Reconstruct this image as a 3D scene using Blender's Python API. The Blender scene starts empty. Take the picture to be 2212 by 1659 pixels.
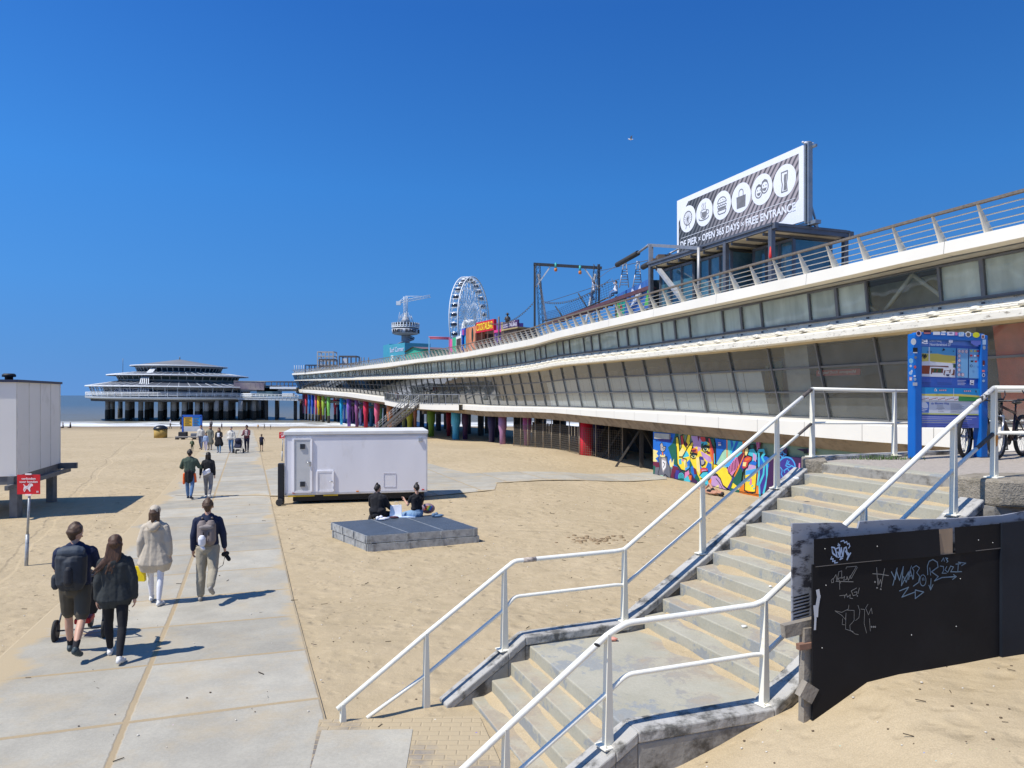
import bpy, bmesh, math, random
from mathutils import Vector, Matrix, Quaternion, noise as mnoise
from mathutils.geometry import tessellate_polygon
C = bpy.context.scene.collection
scene = bpy.context.scene
R = math.radians
random.seed(7)

# ---------------------------------------------------------------- camera
F, CX, HV, CZ = 1550.0, 1106.0, 853.0, 3.75      # focal length and image centre in a 2212 px wide frame
cam_d = bpy.data.cameras.new("camera"); cam = bpy.data.objects.new("camera", cam_d); C.objects.link(cam)
cam.location = (0, 0, CZ); cam.rotation_euler = (R(90), 0, 0)
cam_d.sensor_width = 36; cam_d.lens = F / 2212 * 36; cam_d.shift_y = (HV - 829.5) / 2212
cam_d.clip_start = 0.05; cam_d.clip_end = 9000
scene.camera = cam

# ---------------------------------------------------------------- light
SUN_EL, SUN_AZ = R(58), math.atan2(.88, .47)      # light travels towards (+.88, +.47) in plan
w = bpy.data.worlds.new("World"); scene.world = w; w.use_nodes = True
nt = w.node_tree; nt.nodes.clear()
sky = nt.nodes.new("ShaderNodeTexSky"); sky.sky_type = 'NISHITA'; sky.sun_disc = False
sky.sun_elevation = SUN_EL; sky.sun_rotation = SUN_AZ + math.pi
sky.altitude = 0; sky.air_density = 1.0; sky.dust_density = 0.35; sky.ozone_density = 6.0
tcw = nt.nodes.new("ShaderNodeTexCoord"); mpw = nt.nodes.new("ShaderNodeMapping"); mpw.inputs['Location'].default_value = (0, 0, .30)
nt.links.new(tcw.outputs['Generated'], mpw.inputs[0]); nt.links.new(mpw.outputs[0], sky.inputs[0])
hs = nt.nodes.new("ShaderNodeMix"); hs.data_type = 'RGBA'; hs.blend_type = 'MULTIPLY'; hs.inputs[0].default_value = 1; hs.inputs[7].default_value = (1, 1, 1, 1)
sxw = nt.nodes.new("ShaderNodeSeparateXYZ"); nt.links.new(tcw.outputs['Generated'], sxw.inputs[0])
rw_ = nt.nodes.new("ShaderNodeValToRGB"); nt.links.new(sxw.outputs[2], rw_.inputs[0]); el = rw_.color_ramp.elements      # colour balance of the sky by height above the horizon
for i, (p_, c_) in enumerate(((0, (.92, 1.22, 1.46)), (.05, (.86, 1.33, 1.58)), (.14, (.74, 1.50, 1.90)), (.27, (.58, 1.52, 2.12)), (.47, (.36, 1.10, 1.86)), (.75, (.55, 1.0, 1.45)))):
    e_ = el[i] if i < 2 else el.new(p_)
    e_.position = p_; e_.color = (*c_, 1)
nt.links.new(rw_.outputs[0], hs.inputs[7])
bg = nt.nodes.new("ShaderNodeBackground"); bg.inputs[1].default_value = 0.082
ow = nt.nodes.new("ShaderNodeOutputWorld")
nt.links.new(sky.outputs[0], hs.inputs[6]); nt.links.new(hs.outputs[2], bg.inputs[0]); nt.links.new(bg.outputs[0], ow.inputs[0])
sd = bpy.data.lights.new("sun", 'SUN'); so = bpy.data.objects.new("sun", sd); C.objects.link(so)
sd.energy = 4.1; sd.angle = R(0.53); sd.color = (1.0, .955, .88)
ld = Vector((.88 * math.cos(SUN_EL), .47 * math.cos(SUN_EL), -math.sin(SUN_EL))).normalized()
so.rotation_mode = 'QUATERNION'; so.rotation_quaternion = ld.to_track_quat('-Z', 'Y')
so.location = (-40, -15, 60)
vs = scene.view_settings
scene.display_settings.display_device = 'sRGB'
vs.view_transform = 'Standard'; vs.look = 'None'; vs.gamma = 1; vs.use_curve_mapping = False; vs.exposure = 0.28
scene.cycles.max_bounces = 7; scene.cycles.transparent_max_bounces = 12
scene.cycles.caustics_reflective = False; scene.cycles.caustics_refractive = False

# ---------------------------------------------------------------- pixel -> place helpers
KV = 2212 / 4032
def P(u, v, Y): return Vector(((u - CX) / F * Y, Y, CZ - (v - HV) / F * Y))
def PZ(u, v, z):
    Y = F * (CZ - z) / (v - HV); return P(u, v, Y)
def crop(x0, y0, s):            # pixel of an enlarged crop -> frame pixel
    return lambda x, y: ((x0 + x * s) * KV, (y0 + y * s) * KV)
def onplane(uv, p0, n):         # where the sight line meets a plane
    d = Vector(((uv[0] - CX) / F, 1.0, -(uv[1] - HV) / F)); o = Vector((0, 0, CZ))
    t = (Vector(p0) - o).dot(n) / d.dot(n); return o + d * t
def lerp(a, b, t): return a + (b - a) * t
def interp(x, tab):
    if x <= tab[0][0]: return tab[0][1]
    for (a, fa), (b, fb) in zip(tab, tab[1:]):
        if x <= b: return fa + (fb - fa) * (x - a) / (b - a)
    return tab[-1][1]
def sstep(a, b, x):
    t = max(0, min(1, (x - a) / (b - a))); return t * t * (3 - 2 * t)

# ---------------------------------------------------------------- terrain heights
BASE = [(-60, 1.2), (0, .6), (6, .34), (8, .27), (9.5, .18), (13, .0), (27, -.1), (49, -.2), (65, -.55), (80, -1.1), (114, -1.75), (138, -2.3), (160, -3.0), (230, -6)]
ZR = [(-1.2, .30), (0, .38), (.8, .45), (1.35, .55), (1.7, .65), (2.0, .76), (2.3, .86), (2.6, .91), (2.9, 1.08), (3.2, 1.22), (4.0, 1.26), (4.9, 1.31), (8, 1.5), (30, 1.8)]
RL = [(-30, -9.0), (-.9, 5.2), (.81, 6.07), (2.31, 6.57), (5.53, 8.23), (9, 9), (60, 20)]
def zg(x, y):
    z = interp(y, BASE)
    # lower, wind-scoured sand along the pier
    k = sstep(1.0, 6.5, x + max(0, y - 35) * .36) * sstep(17, 27, y) * (1 - sstep(90, 130, y))
    z -= .32 * k
    s = interp(x, RL) - y
    if x > -2.5 and s > -.35:
        z = lerp(z, max(z, interp(x, ZR)), sstep(-.35, -.02, s) * sstep(-2.4, -.8, x))
    # sand heap beside the pier piles
    z += .45 * math.exp(-((x - 1.0) / 3.6) ** 2 - ((y - 52) / 7.0) ** 2)
    return z
def PG(u, v):                   # ground point under a frame pixel
    d = Vector(((u - CX) / F, 1.0, -(v - HV) / F)); t = 3.0
    while t < 400:
        p = Vector((0, 0, CZ)) + d * t
        if p.z <= zg(p.x, p.y): break
        t += .05 if t < 60 else .2
    return Vector((p.x, p.y, zg(p.x, p.y)))

# ---------------------------------------------------------------- materials
MATS = {}
def mat(name, col, rough=.7, metal=0, var=.12, scale=3.0, bump=0, bscale=40, spec=.5, col2=None, mix=(.45, .6), mscale=2.0, stretch=None):
    """procedural paint / concrete / cloth: noise tints the colour, an optional second colour shows in patches"""
    if name in MATS: return MATS[name]
    m = bpy.data.materials.new(name); m.use_nodes = True; n = m.node_tree; b = n.nodes['Principled BSDF']
    tc = n.nodes.new("ShaderNodeTexCoord"); mp = n.nodes.new("ShaderNodeMapping"); n.links.new(tc.outputs['Object'], mp.inputs[0])
    if stretch: mp.inputs['Scale'].default_value = stretch
    no = n.nodes.new("ShaderNodeTexNoise"); no.inputs['Scale'].default_value = scale; no.inputs['Detail'].default_value = 5
    n.links.new(mp.outputs[0], no.inputs['Vector'])
    mr = n.nodes.new("ShaderNodeMapRange"); mr.inputs[1].default_value = .3; mr.inputs[2].default_value = .7
    mr.inputs[3].default_value = 1 - var; mr.inputs[4].default_value = 1 + var
    n.links.new(no.outputs[0], mr.inputs[0])
    hs = n.nodes.new("ShaderNodeHueSaturation"); hs.inputs['Color'].default_value = (*col, 1)
    n.links.new(mr.outputs[0], hs.inputs['Value']); out = hs.outputs[0]
    if col2:
        n2 = n.nodes.new("ShaderNodeTexNoise"); n2.inputs['Scale'].default_value = mscale; n2.inputs['Detail'].default_value = 8; n2.inputs['Roughness'].default_value = .65
        n.links.new(mp.outputs[0], n2.inputs['Vector'])
        r2 = n.nodes.new("ShaderNodeMapRange"); r2.inputs[1].default_value = mix[0]; r2.inputs[2].default_value = mix[1]
        n.links.new(n2.outputs[0], r2.inputs[0])
        mx = n.nodes.new("ShaderNodeMix"); mx.data_type = 'RGBA'; n.links.new(r2.outputs[0], mx.inputs[0])
        n.links.new(out, mx.inputs[6]); mx.inputs[7].default_value = (*col2, 1); out = mx.outputs[2]
    n.links.new(out, b.inputs['Base Color'])
    b.inputs['Roughness'].default_value = rough; b.inputs['Metallic'].default_value = metal
    b.inputs['Specular IOR Level'].default_value = spec
    if bump:
        nb = n.nodes.new("ShaderNodeTexNoise"); nb.inputs['Scale'].default_value = bscale; nb.inputs['Detail'].default_value = 6
        n.links.new(tc.outputs['Object'], nb.inputs['Vector'])
        bu = n.nodes.new("ShaderNodeBump"); bu.inputs['Strength'].default_value = min(1, bump); bu.inputs['Distance'].default_value = .02
        n.links.new(nb.outputs[0], bu.inputs['Height']); n.links.new(bu.outputs[0], b.inputs['Normal'])
    MATS[name] = m; return m
def col(r, g, b):               # sRGB 0-255 -> linear
    f = lambda c: (c / 255 / 12.92) if c <= 10 else ((c / 255 + .055) / 1.055) ** 2.4
    return (f(r), f(g), f(b))
def paint(r, g, b, rough=.6, var=.06, **k):
    return mat("paint_%d_%d_%d" % (r, g, b), col(r, g, b), rough, var=var, **k)

# ---------------------------------------------------------------- mesh builder
class MB:
    def __init__(s): s.v = []; s.f = []; s.m = []; s.cur = 0; s.sm = []
    def quad(s, *p, smooth=False):
        i = len(s.v); s.v += [Vector(q) for q in p]; s.f.append(tuple(range(i, i + len(p)))); s.m.append(s.cur); s.sm.append(smooth); return s
    def poly(s, pts):           # concave flat polygon
        i = len(s.v); s.v += [Vector(q) for q in pts]
        for t in tessellate_polygon([[Vector(q) for q in pts]]):
            s.f.append(tuple(i + k for k in t)); s.m.append(s.cur); s.sm.append(False)
        return s
    def hexa(s, b, t):          # two rings of n points -> solid
        i = len(s.v); n = len(b); s.v += [Vector(q) for q in b] + [Vector(q) for q in t]
        fs = [tuple(i + k for k in reversed(range(n))), tuple(i + n + k for k in range(n))]
        fs += [(i + k, i + (k + 1) % n, i + n + (k + 1) % n, i + n + k) for k in range(n)]
        s.f += fs; s.m += [s.cur] * len(fs); s.sm += [False] * len(fs); return s
    def box(s, c, d, rz=0, M=None):
        c = Vector(c); x, y, z = d[0] / 2, d[1] / 2, d[2] / 2
        pts = [Vector(q) for q in ((-x, -y, -z), (x, -y, -z), (x, y, -z), (-x, y, -z), (-x, -y, z), (x, -y, z), (x, y, z), (-x, y, z))]
        m = M or Matrix.Rotation(rz, 3, 'Z'); pts = [m @ q + c for q in pts]
        return s.hexa(pts[:4], pts[4:])
    def beam(s, a, b, w_, h_, up=(0, 0, 1)):
        a = Vector(a); b = Vector(b); d = (b - a).normalized(); up = Vector(up)
        if abs(d.dot(up)) > .98: up = Vector((0, 1, 0))
        x = d.cross(up).normalized() * w_ / 2; y = x.cross(d).normalized() * h_ / 2
        r = lambda p: [p - x - y, p + x - y, p + x + y, p - x + y]
        return s.hexa(r(a), r(b))
    def tube(s, pts, r, n=10, cap=True, close=False):
        pts = [Vector(q) for q in pts]; i0 = len(s.v); L = len(pts); rs = r if isinstance(r, (list, tuple)) else [r] * L
        prev = None
        for k, p in enumerate(pts):
            if close: d = (pts[(k + 1) % L] - pts[k - 1]).normalized()
            else: d = (pts[min(k + 1, L - 1)] - pts[max(k - 1, 0)]).normalized()
            if prev is None:
                up = Vector((0, 0, 1)) if abs(d.z) < .9 else Vector((1, 0, 0)); x = d.cross(up).normalized()
            else: x = (prev - d * prev.dot(d)).normalized()
            prev = x; y = x.cross(d)
            s.v += [p + (x * math.cos(2 * math.pi * j / n) + y * math.sin(2 * math.pi * j / n)) * rs[k] for j in range(n)]
        for k in range(L if close else L - 1):
            a = i0 + k * n; b = i0 + ((k + 1) % L) * n
            for j in range(n): s.f.append((a + j, a + (j + 1) % n, b + (j + 1) % n, b + j)); s.m.append(s.cur); s.sm.append(True)
        if cap and not close:
            s.f.append(tuple(i0 + j for j in reversed(range(n)))); s.f.append(tuple(i0 + (L - 1) * n + j for j in range(n))); s.m += [s.cur] * 2; s.sm += [False] * 2
        return s
    def lathe(s, c, prof, n=24, smooth=True, M=None):   # prof: (radius, z)
        c = Vector(c); i0 = len(s.v); M = M or Matrix.Identity(3)
        for r, z in prof: s.v += [c + M @ Vector((r * math.cos(2 * math.pi * j / n), r * math.sin(2 * math.pi * j / n), z)) for j in range(n)]
        for k in range(len(prof) - 1):
            for j in range(n):
                a = i0 + k * n; s.f.append((a + j, a + (j + 1) % n, a + n + (j + 1) % n, a + n + j)); s.m.append(s.cur); s.sm.append(smooth)
        s.f.append(tuple(i0 + j for j in reversed(range(n)))); s.f.append(tuple(i0 + (len(prof) - 1) * n + j for j in range(n))); s.m += [s.cur] * 2; s.sm += [False] * 2
        return s
    def ball(s, c, r, n=12, M=None):
        rr = (r, r, r) if not isinstance(r, (tuple, list)) else r; M = M or Matrix.Identity(3); c = Vector(c); i0 = len(s.v); h = n // 2
        for k in range(1, h):
            th = math.pi * k / h
            for j in range(n):
                ph = 2 * math.pi * j / n; s.v.append(c + M @ Vector((rr[0] * math.sin(th) * math.cos(ph), rr[1] * math.sin(th) * math.sin(ph), -rr[2] * math.cos(th))))
        for k in range(h - 2):
            a = i0 + k * n
            for j in range(n): s.f.append((a + j, a + (j + 1) % n, a + n + (j + 1) % n, a + n + j)); s.m.append(s.cur); s.sm.append(True)
        b = len(s.v); s.v += [c + M @ Vector((0, 0, -rr[2])), c + M @ Vector((0, 0, rr[2]))]
        for j in range(n):
            s.f.append((b, i0 + (j + 1) % n, i0 + j)); s.f.append((b + 1, i0 + (h - 2) * n + j, i0 + (h - 2) * n + (j + 1) % n)); s.m += [s.cur] * 2; s.sm += [True] * 2
        return s
    def build(s, name, mats, parent=None, bevel=0, **tags):
        me = bpy.data.meshes.new(name); me.from_pydata([tuple(q) for q in s.v], [], s.f)
        if not isinstance(mats, (list, tuple)): mats = [mats]
        for m in mats: me.materials.append(m)
        me.polygons.foreach_set('material_index', s.m); me.polygons.foreach_set('use_smooth', s.sm); me.update()
        o = bpy.data.objects.new(name, me); C.objects.link(o); attach(o, parent)
        if bevel:
            bv = o.modifiers.new("b", 'BEVEL'); bv.width = bevel; bv.segments = 2; bv.limit_method = 'ANGLE'; bv.angle_limit = R(40)
        tag(o, **tags); return o
def attach(o, parent):
    if parent is not None:
        o.parent = parent
        if parent.parent is not None: o.matrix_parent_inverse = (parent_world(parent)).inverted()
        else: o.matrix_parent_inverse = loc_m(parent).inverted()
def loc_m(o): return Matrix.LocRotScale(o.location, o.rotation_euler, o.scale)
def parent_world(o):
    m = loc_m(o)
    if o.parent is not None: m = parent_world(o.parent) @ o.matrix_parent_inverse @ m
    return m
def tag(o, label=None, category=None, group=None, kind=None):
    if label: o['label'] = label
    if category: o['category'] = category
    if group: o['group'] = group
    if kind: o['kind'] = kind
    return o
def thing(name, label, category, loc=(0, 0, 0), rz=0, group=None):
    o = bpy.data.objects.new(name, None); C.objects.link(o); o.location = loc; o.rotation_euler = (0, 0, rz); o.empty_display_size = .2
    return tag(o, label, category, group)
def copy_tree(o, parent=None):
    c = o.copy(); C.objects.link(c)
    if parent is not None: c.parent = parent
    for ch in list(o.children): copy_tree(ch, c)
    return c
def text_pts(txt, size=1.0, bold=0.0, extr=.004, align='LEFT', space=1.0):
    cu = bpy.data.curves.new("t", 'FONT'); cu.body = txt; cu.size = size; cu.offset = bold; cu.extrude = extr; cu.align_x = align; cu.resolution_u = 3; cu.space_character = space
    ob = bpy.data.objects.new("t", cu); me = bpy.data.meshes.new_from_object(ob)
    vs_ = [v.co.copy() for v in me.vertices]; fs = [tuple(p.vertices) for p in me.polygons]
    bpy.data.objects.remove(ob); bpy.data.curves.remove(cu); bpy.data.meshes.remove(me); return vs_, fs
def add_text(mb, txt, fn, size=1.0, bold=0.0, extr=.004, align='LEFT', fit=None, space=1.0):
    """fn maps (x, y, depth) of the flat lettering to a place"""
    v, f = text_pts(txt, size, bold, extr, align, space)
    if not v: return
    if fit:
        xs = [q.x for q in v]; ys = [q.y for q in v]; x0, x1, y0, y1 = min(xs), max(xs), min(ys), max(ys)
        v = [Vector((fit[0] + (q.x - x0) / (x1 - x0) * (fit[2] - fit[0]), fit[1] + (q.y - y0) / (y1 - y0) * (fit[3] - fit[1]), q.z)) for q in v]
    i = len(mb.v); mb.v += [Vector(fn(q.x, q.y, q.z)) for q in v]
    mb.f += [tuple(i + k for k in t) for t in f]; mb.m += [mb.cur] * len(f); mb.sm += [False] * len(f)
def ribbon(mb, pts, wd, nrm, h=.002):
    """painted stroke: a thin strip through points on a surface"""
    pts = [Vector(p) for p in pts]; nrm = Vector(nrm).normalized()
    for k, (a, b) in enumerate(zip(pts, pts[1:])):
        d = b - a
        if d.length < 1e-5: continue
        d.normalize(); s = d.cross(nrm).normalized() * wd / 2; e = d * wd * .35; o = nrm * (h + .0001 * (k % 3))
        mb.quad(a - s - e + o, a + s - e + o, b + s + e + o, b - s + e + o)
# ================================================================ sand, sea, paths
def sand_mat(name, base=(.475, .38, .24), near=True):
    m = bpy.data.materials.new(name); m.use_nodes = True; n = m.node_tree; N = n.nodes; L = n.links; b = N['Principled BSDF']
    tc = N.new("ShaderNodeTexCoord")
    def noise(sc, det=6, ro=.55):
        q = N.new("ShaderNodeTexNoise"); q.inputs['Scale'].default_value = sc; q.inputs['Detail'].default_value = det; q.inputs['Roughness'].default_value = ro
        L.new(tc.outputs['Object'], q.inputs['Vector']); return q
    n1 = noise(.18); n2 = noise(2.2, 8, .6); n3 = noise(90, 3)
    cr = N.new("ShaderNodeValToRGB"); e = cr.color_ramp.elements
    e[0].position = .32; e[0].color = (base[0] * .86, base[1] * .85, base[2] * .82, 1); e[1].position = .68; e[1].color = (base[0] * 1.08, base[1] * 1.08, base[2] * 1.1, 1)
    ad = N.new("ShaderNodeMath"); ad.operation = 'ADD'; L.new(n1.outputs[0], ad.inputs[0]); L.new(n2.outputs[0], ad.inputs[1])
    hf = N.new("ShaderNodeMath"); hf.operation = 'MULTIPLY'; hf.inputs[1].default_value = .5; L.new(ad.outputs[0], hf.inputs[0]); L.new(hf.outputs[0], cr.inputs[0])
    # wet, darker sand towards the waterline (a band along the shore)
    sx = N.new("ShaderNodeSeparateXYZ"); L.new(tc.outputs['Object'], sx.inputs[0])
    wr = N.new("ShaderNodeMapRange"); wr.inputs[1].default_value = -1.55; wr.inputs[2].default_value = -2.15; L.new(sx.outputs[2], wr.inputs[0])
    mx = N.new("ShaderNodeMix"); mx.data_type = 'RGBA'; L.new(wr.outputs[0], mx.inputs[0]); L.new(cr.outputs[0], mx.inputs[6]); mx.inputs[7].default_value = (.26, .20, .13, 1)
    # specks of shell and grit
    vo = N.new("ShaderNodeTexVoronoi"); vo.inputs['Scale'].default_value = 5.0; L.new(tc.outputs['Object'], vo.inputs['Vector'])
    ls = N.new("ShaderNodeMath"); ls.operation = 'LESS_THAN'; ls.inputs[1].default_value = .035; L.new(vo.outputs['Distance'], ls.inputs[0])
    m2 = N.new("ShaderNodeMix"); m2.data_type = 'RGBA'; L.new(ls.outputs[0], m2.inputs[0]); L.new(mx.outputs[2], m2.inputs[6]); L.new(vo.outputs['Color'], m2.inputs[7])
    m3 = N.new("ShaderNodeMix"); m3.data_type = 'RGBA'; m3.inputs[0].default_value = .55; L.new(m2.outputs[2], m3.inputs[6]); L.new(mx.outputs[2], m3.inputs[7])
    gr = N.new("ShaderNodeMapRange"); gr.inputs[1].default_value = .35; gr.inputs[2].default_value = .65; gr.inputs[3].default_value = .9; gr.inputs[4].default_value = 1.1; L.new(n3.outputs[0], gr.inputs[0])
    hv = N.new("ShaderNodeHueSaturation"); L.new(m3.outputs[2], hv.inputs['Color']); L.new(gr.outputs[0], hv.inputs['Value'])
    L.new(hv.outputs[0], b.inputs['Base Color']); b.inputs['Roughness'].default_value = .95; b.inputs['Specular IOR Level'].default_value = .15
    # footprints: soft scattered dents, plus wind ripples
    wp = N.new("ShaderNodeTexNoise"); wp.inputs['Scale'].default_value = 1.3; L.new(tc.outputs['Object'], wp.inputs['Vector'])
    mpv = N.new("ShaderNodeMix"); mpv.data_type = 'VECTOR'; mpv.inputs[0].default_value = .25; L.new(tc.outputs['Object'], mpv.inputs[4]); L.new(wp.outputs['Color'], mpv.inputs[5])
    v2 = N.new("ShaderNodeTexVoronoi"); v2.feature = 'SMOOTH_F1'; v2.inputs['Scale'].default_value = 3.1; v2.inputs['Smoothness'].default_value = .4; L.new(mpv.outputs[1], v2.inputs['Vector'])
    pr = N.new("ShaderNodeMapRange"); pr.interpolation_type = 'SMOOTHSTEP'; pr.inputs[1].default_value = .08; pr.inputs[2].default_value = .42; L.new(v2.outputs['Distance'], pr.inputs[0])
    msk = N.new("ShaderNodeMapRange"); msk.inputs[1].default_value = .42; msk.inputs[2].default_value = .56; L.new(noise(.55, 3).outputs[0], msk.inputs[0])
    mlt = N.new("ShaderNodeMath"); mlt.operation = 'MULTIPLY'; L.new(pr.outputs[0], mlt.inputs[0]); L.new(msk.outputs[0], mlt.inputs[1])
    a2 = N.new("ShaderNodeMath"); a2.operation = 'MULTIPLY_ADD'; a2.inputs[1].default_value = 1.0; L.new(n2.outputs[0], a2.inputs[0]); L.new(mlt.outputs[0], a2.inputs[2])
    v3 = N.new("ShaderNodeTexVoronoi"); v3.feature = 'SMOOTH_F1'; v3.inputs['Scale'].default_value = 6.5; v3.inputs['Smoothness'].default_value = .3; L.new(mpv.outputs[1], v3.inputs['Vector'])
    p3 = N.new("ShaderNodeMapRange"); p3.interpolation_type = 'SMOOTHSTEP'; p3.inputs[1].default_value = .05; p3.inputs[2].default_value = .36; p3.inputs[4].default_value = .38; L.new(v3.outputs['Distance'], p3.inputs[0])
    n5 = noise(7, 6, .62); s5 = N.new("ShaderNodeMath"); s5.operation = 'MULTIPLY_ADD'; s5.inputs[1].default_value = .45; L.new(n5.outputs[0], s5.inputs[0]); L.new(p3.outputs[0], s5.inputs[2])
    s6 = N.new("ShaderNodeMath"); s6.operation = 'ADD'; L.new(a2.outputs[0], s6.inputs[0]); L.new(s5.outputs[0], s6.inputs[1]); a2 = s6
    a3 = N.new("ShaderNodeMath"); a3.operation = 'MULTIPLY_ADD'; a3.inputs[1].default_value = .12; L.new(n3.outputs[0], a3.inputs[0]); L.new(a2.outputs[0], a3.inputs[2])
    def M_(op, *a):
        q = N.new("ShaderNodeMath"); q.operation = op
        for i, v in enumerate(a):
            if isinstance(v, (int, float)): q.inputs[i].default_value = v
            else: L.new(v, q.inputs[i])
        return q.outputs[0]
    wob = M_('MULTIPLY', n1.outputs[0], 1.2)
    for nx, ny, c0, w_ in ((-.666, .746, 10.9, .07), (-.666, .746, 11.7, .07), (-.30, .954, 27.6, .10), (-.30, .954, 28.9, .10), (.25, .97, 19.6, .06), (.93, .36, -2.2, .09), (.90, .43, -3.2, .09)):
        dl = M_('ABSOLUTE', M_('SUBTRACT', M_('ADD', M_('ADD', M_('MULTIPLY', sx.outputs[0], nx), M_('MULTIPLY', sx.outputs[1], ny)), wob), c0 + .6))
        gv = N.new("ShaderNodeMapRange"); gv.interpolation_type = 'SMOOTHSTEP'; gv.inputs[1].default_value = w_; gv.inputs[2].default_value = w_ * 1.9; gv.inputs[3].default_value = -.55; gv.inputs[4].default_value = 0; L.new(dl, gv.inputs[0])
        nw = N.new("ShaderNodeMath"); nw.operation = 'ADD'; L.new(a3.outputs[0], nw.inputs[0]); L.new(gv.outputs[0], nw.inputs[1]); a3 = nw
    bu = N.new("ShaderNodeBump"); bu.inputs['Strength'].default_value = .9; bu.inputs['Distance'].default_value = .036; L.new(a3.outputs[0], bu.inputs['Height']); L.new(bu.outputs[0], b.inputs['Normal'])
    return m
SAND = sand_mat("beach_sand")
def axis(a, b, fine, n, p=2.4):     # coordinates denser around 'fine'
    out = []
    for i in range(n + 1):
        t = -1 + 2 * i / n; s = abs(t) ** p
        out.append(fine + (s * (b - fine) if t > 0 else -s * (fine - a)))
    return out
def relief(x, y):
    d = math.hypot(x, y)
    k = 1 / (1 + d / 60)
    return (mnoise.noise(Vector((x * .35, y * .35, 1.3))) * .05 + mnoise.noise(Vector((x * 1.5, y * 1.5, 4.1))) * .022 + mnoise.noise(Vector((x * 4.2, y * 4.2, 9.1))) * .010) * k
OA, OC, OO = Vector((-.345, .939)).normalized(), Vector((.939, .345)).normalized(), Vector((-3.77, 6.75))
def path_sc(x, y):
    d = Vector((x, y)) - OO; return d.dot(OA), d.dot(OC)
xs = axis(-420, 420, .5, 330); ys = axis(-120, 260, 9, 380)
me = bpy.data.meshes.new("sand"); vs_ = []
CROSS = [(-13.5, 27.3), (-3.3, 27), (-.7, 29), (-.65, 31.5), (7.6, 35.6), (8.4, 39.5), (-2.1, 35.3), (-4.85, 41), (-12.5, 41)]
def inpoly(x, y, pl):
    c = False; j = len(pl) - 1
    for i in range(len(pl)):
        xi, yi = pl[i]; xj, yj = pl[j]
        if (yi > y) != (yj > y) and x < (xj - xi) * (y - yi) / (yj - yi) + xi: c = not c
        j = i
    return c
def flatness(x, y):                 # 1 on paved ground
    s, c = path_sc(x, y)
    f = sstep(2.35, 1.95, abs(c) + .28 * mnoise.noise(Vector((x * 1.1, y * .8, 7)))) * sstep(-6, -5, s) * sstep(112, 108, s)
    if inpoly(x, y, CROSS): f = 1
    if 5.0 < y < 9 and -2.2 < x < 0.3: f = max(f, sstep(7.9, 7.4, y + .1 * x))
    return f
for y in ys:
    for x in xs:
        f = flatness(x, y) if (y < 130 and abs(x) < 60) else 0
        vs_.append((x, y, zg(x, y) + relief(x, y) * (1 - f) - .012 * f ))
W_ = len(xs)
fs = [(j * W_ + i, j * W_ + i + 1, (j + 1) * W_ + i + 1, (j + 1) * W_ + i) for j in range(len(ys) - 1) for i in range(W_ - 1)]
me.from_pydata(vs_, [], fs); me.materials.append(SAND); me.polygons.foreach_set('use_smooth', [True] * len(fs)); me.update()
o = bpy.data.objects.new("sand", me); C.objects.link(o); tag(o, "pale beach sand with footprints sloping to the sea", kind='structure')

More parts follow.
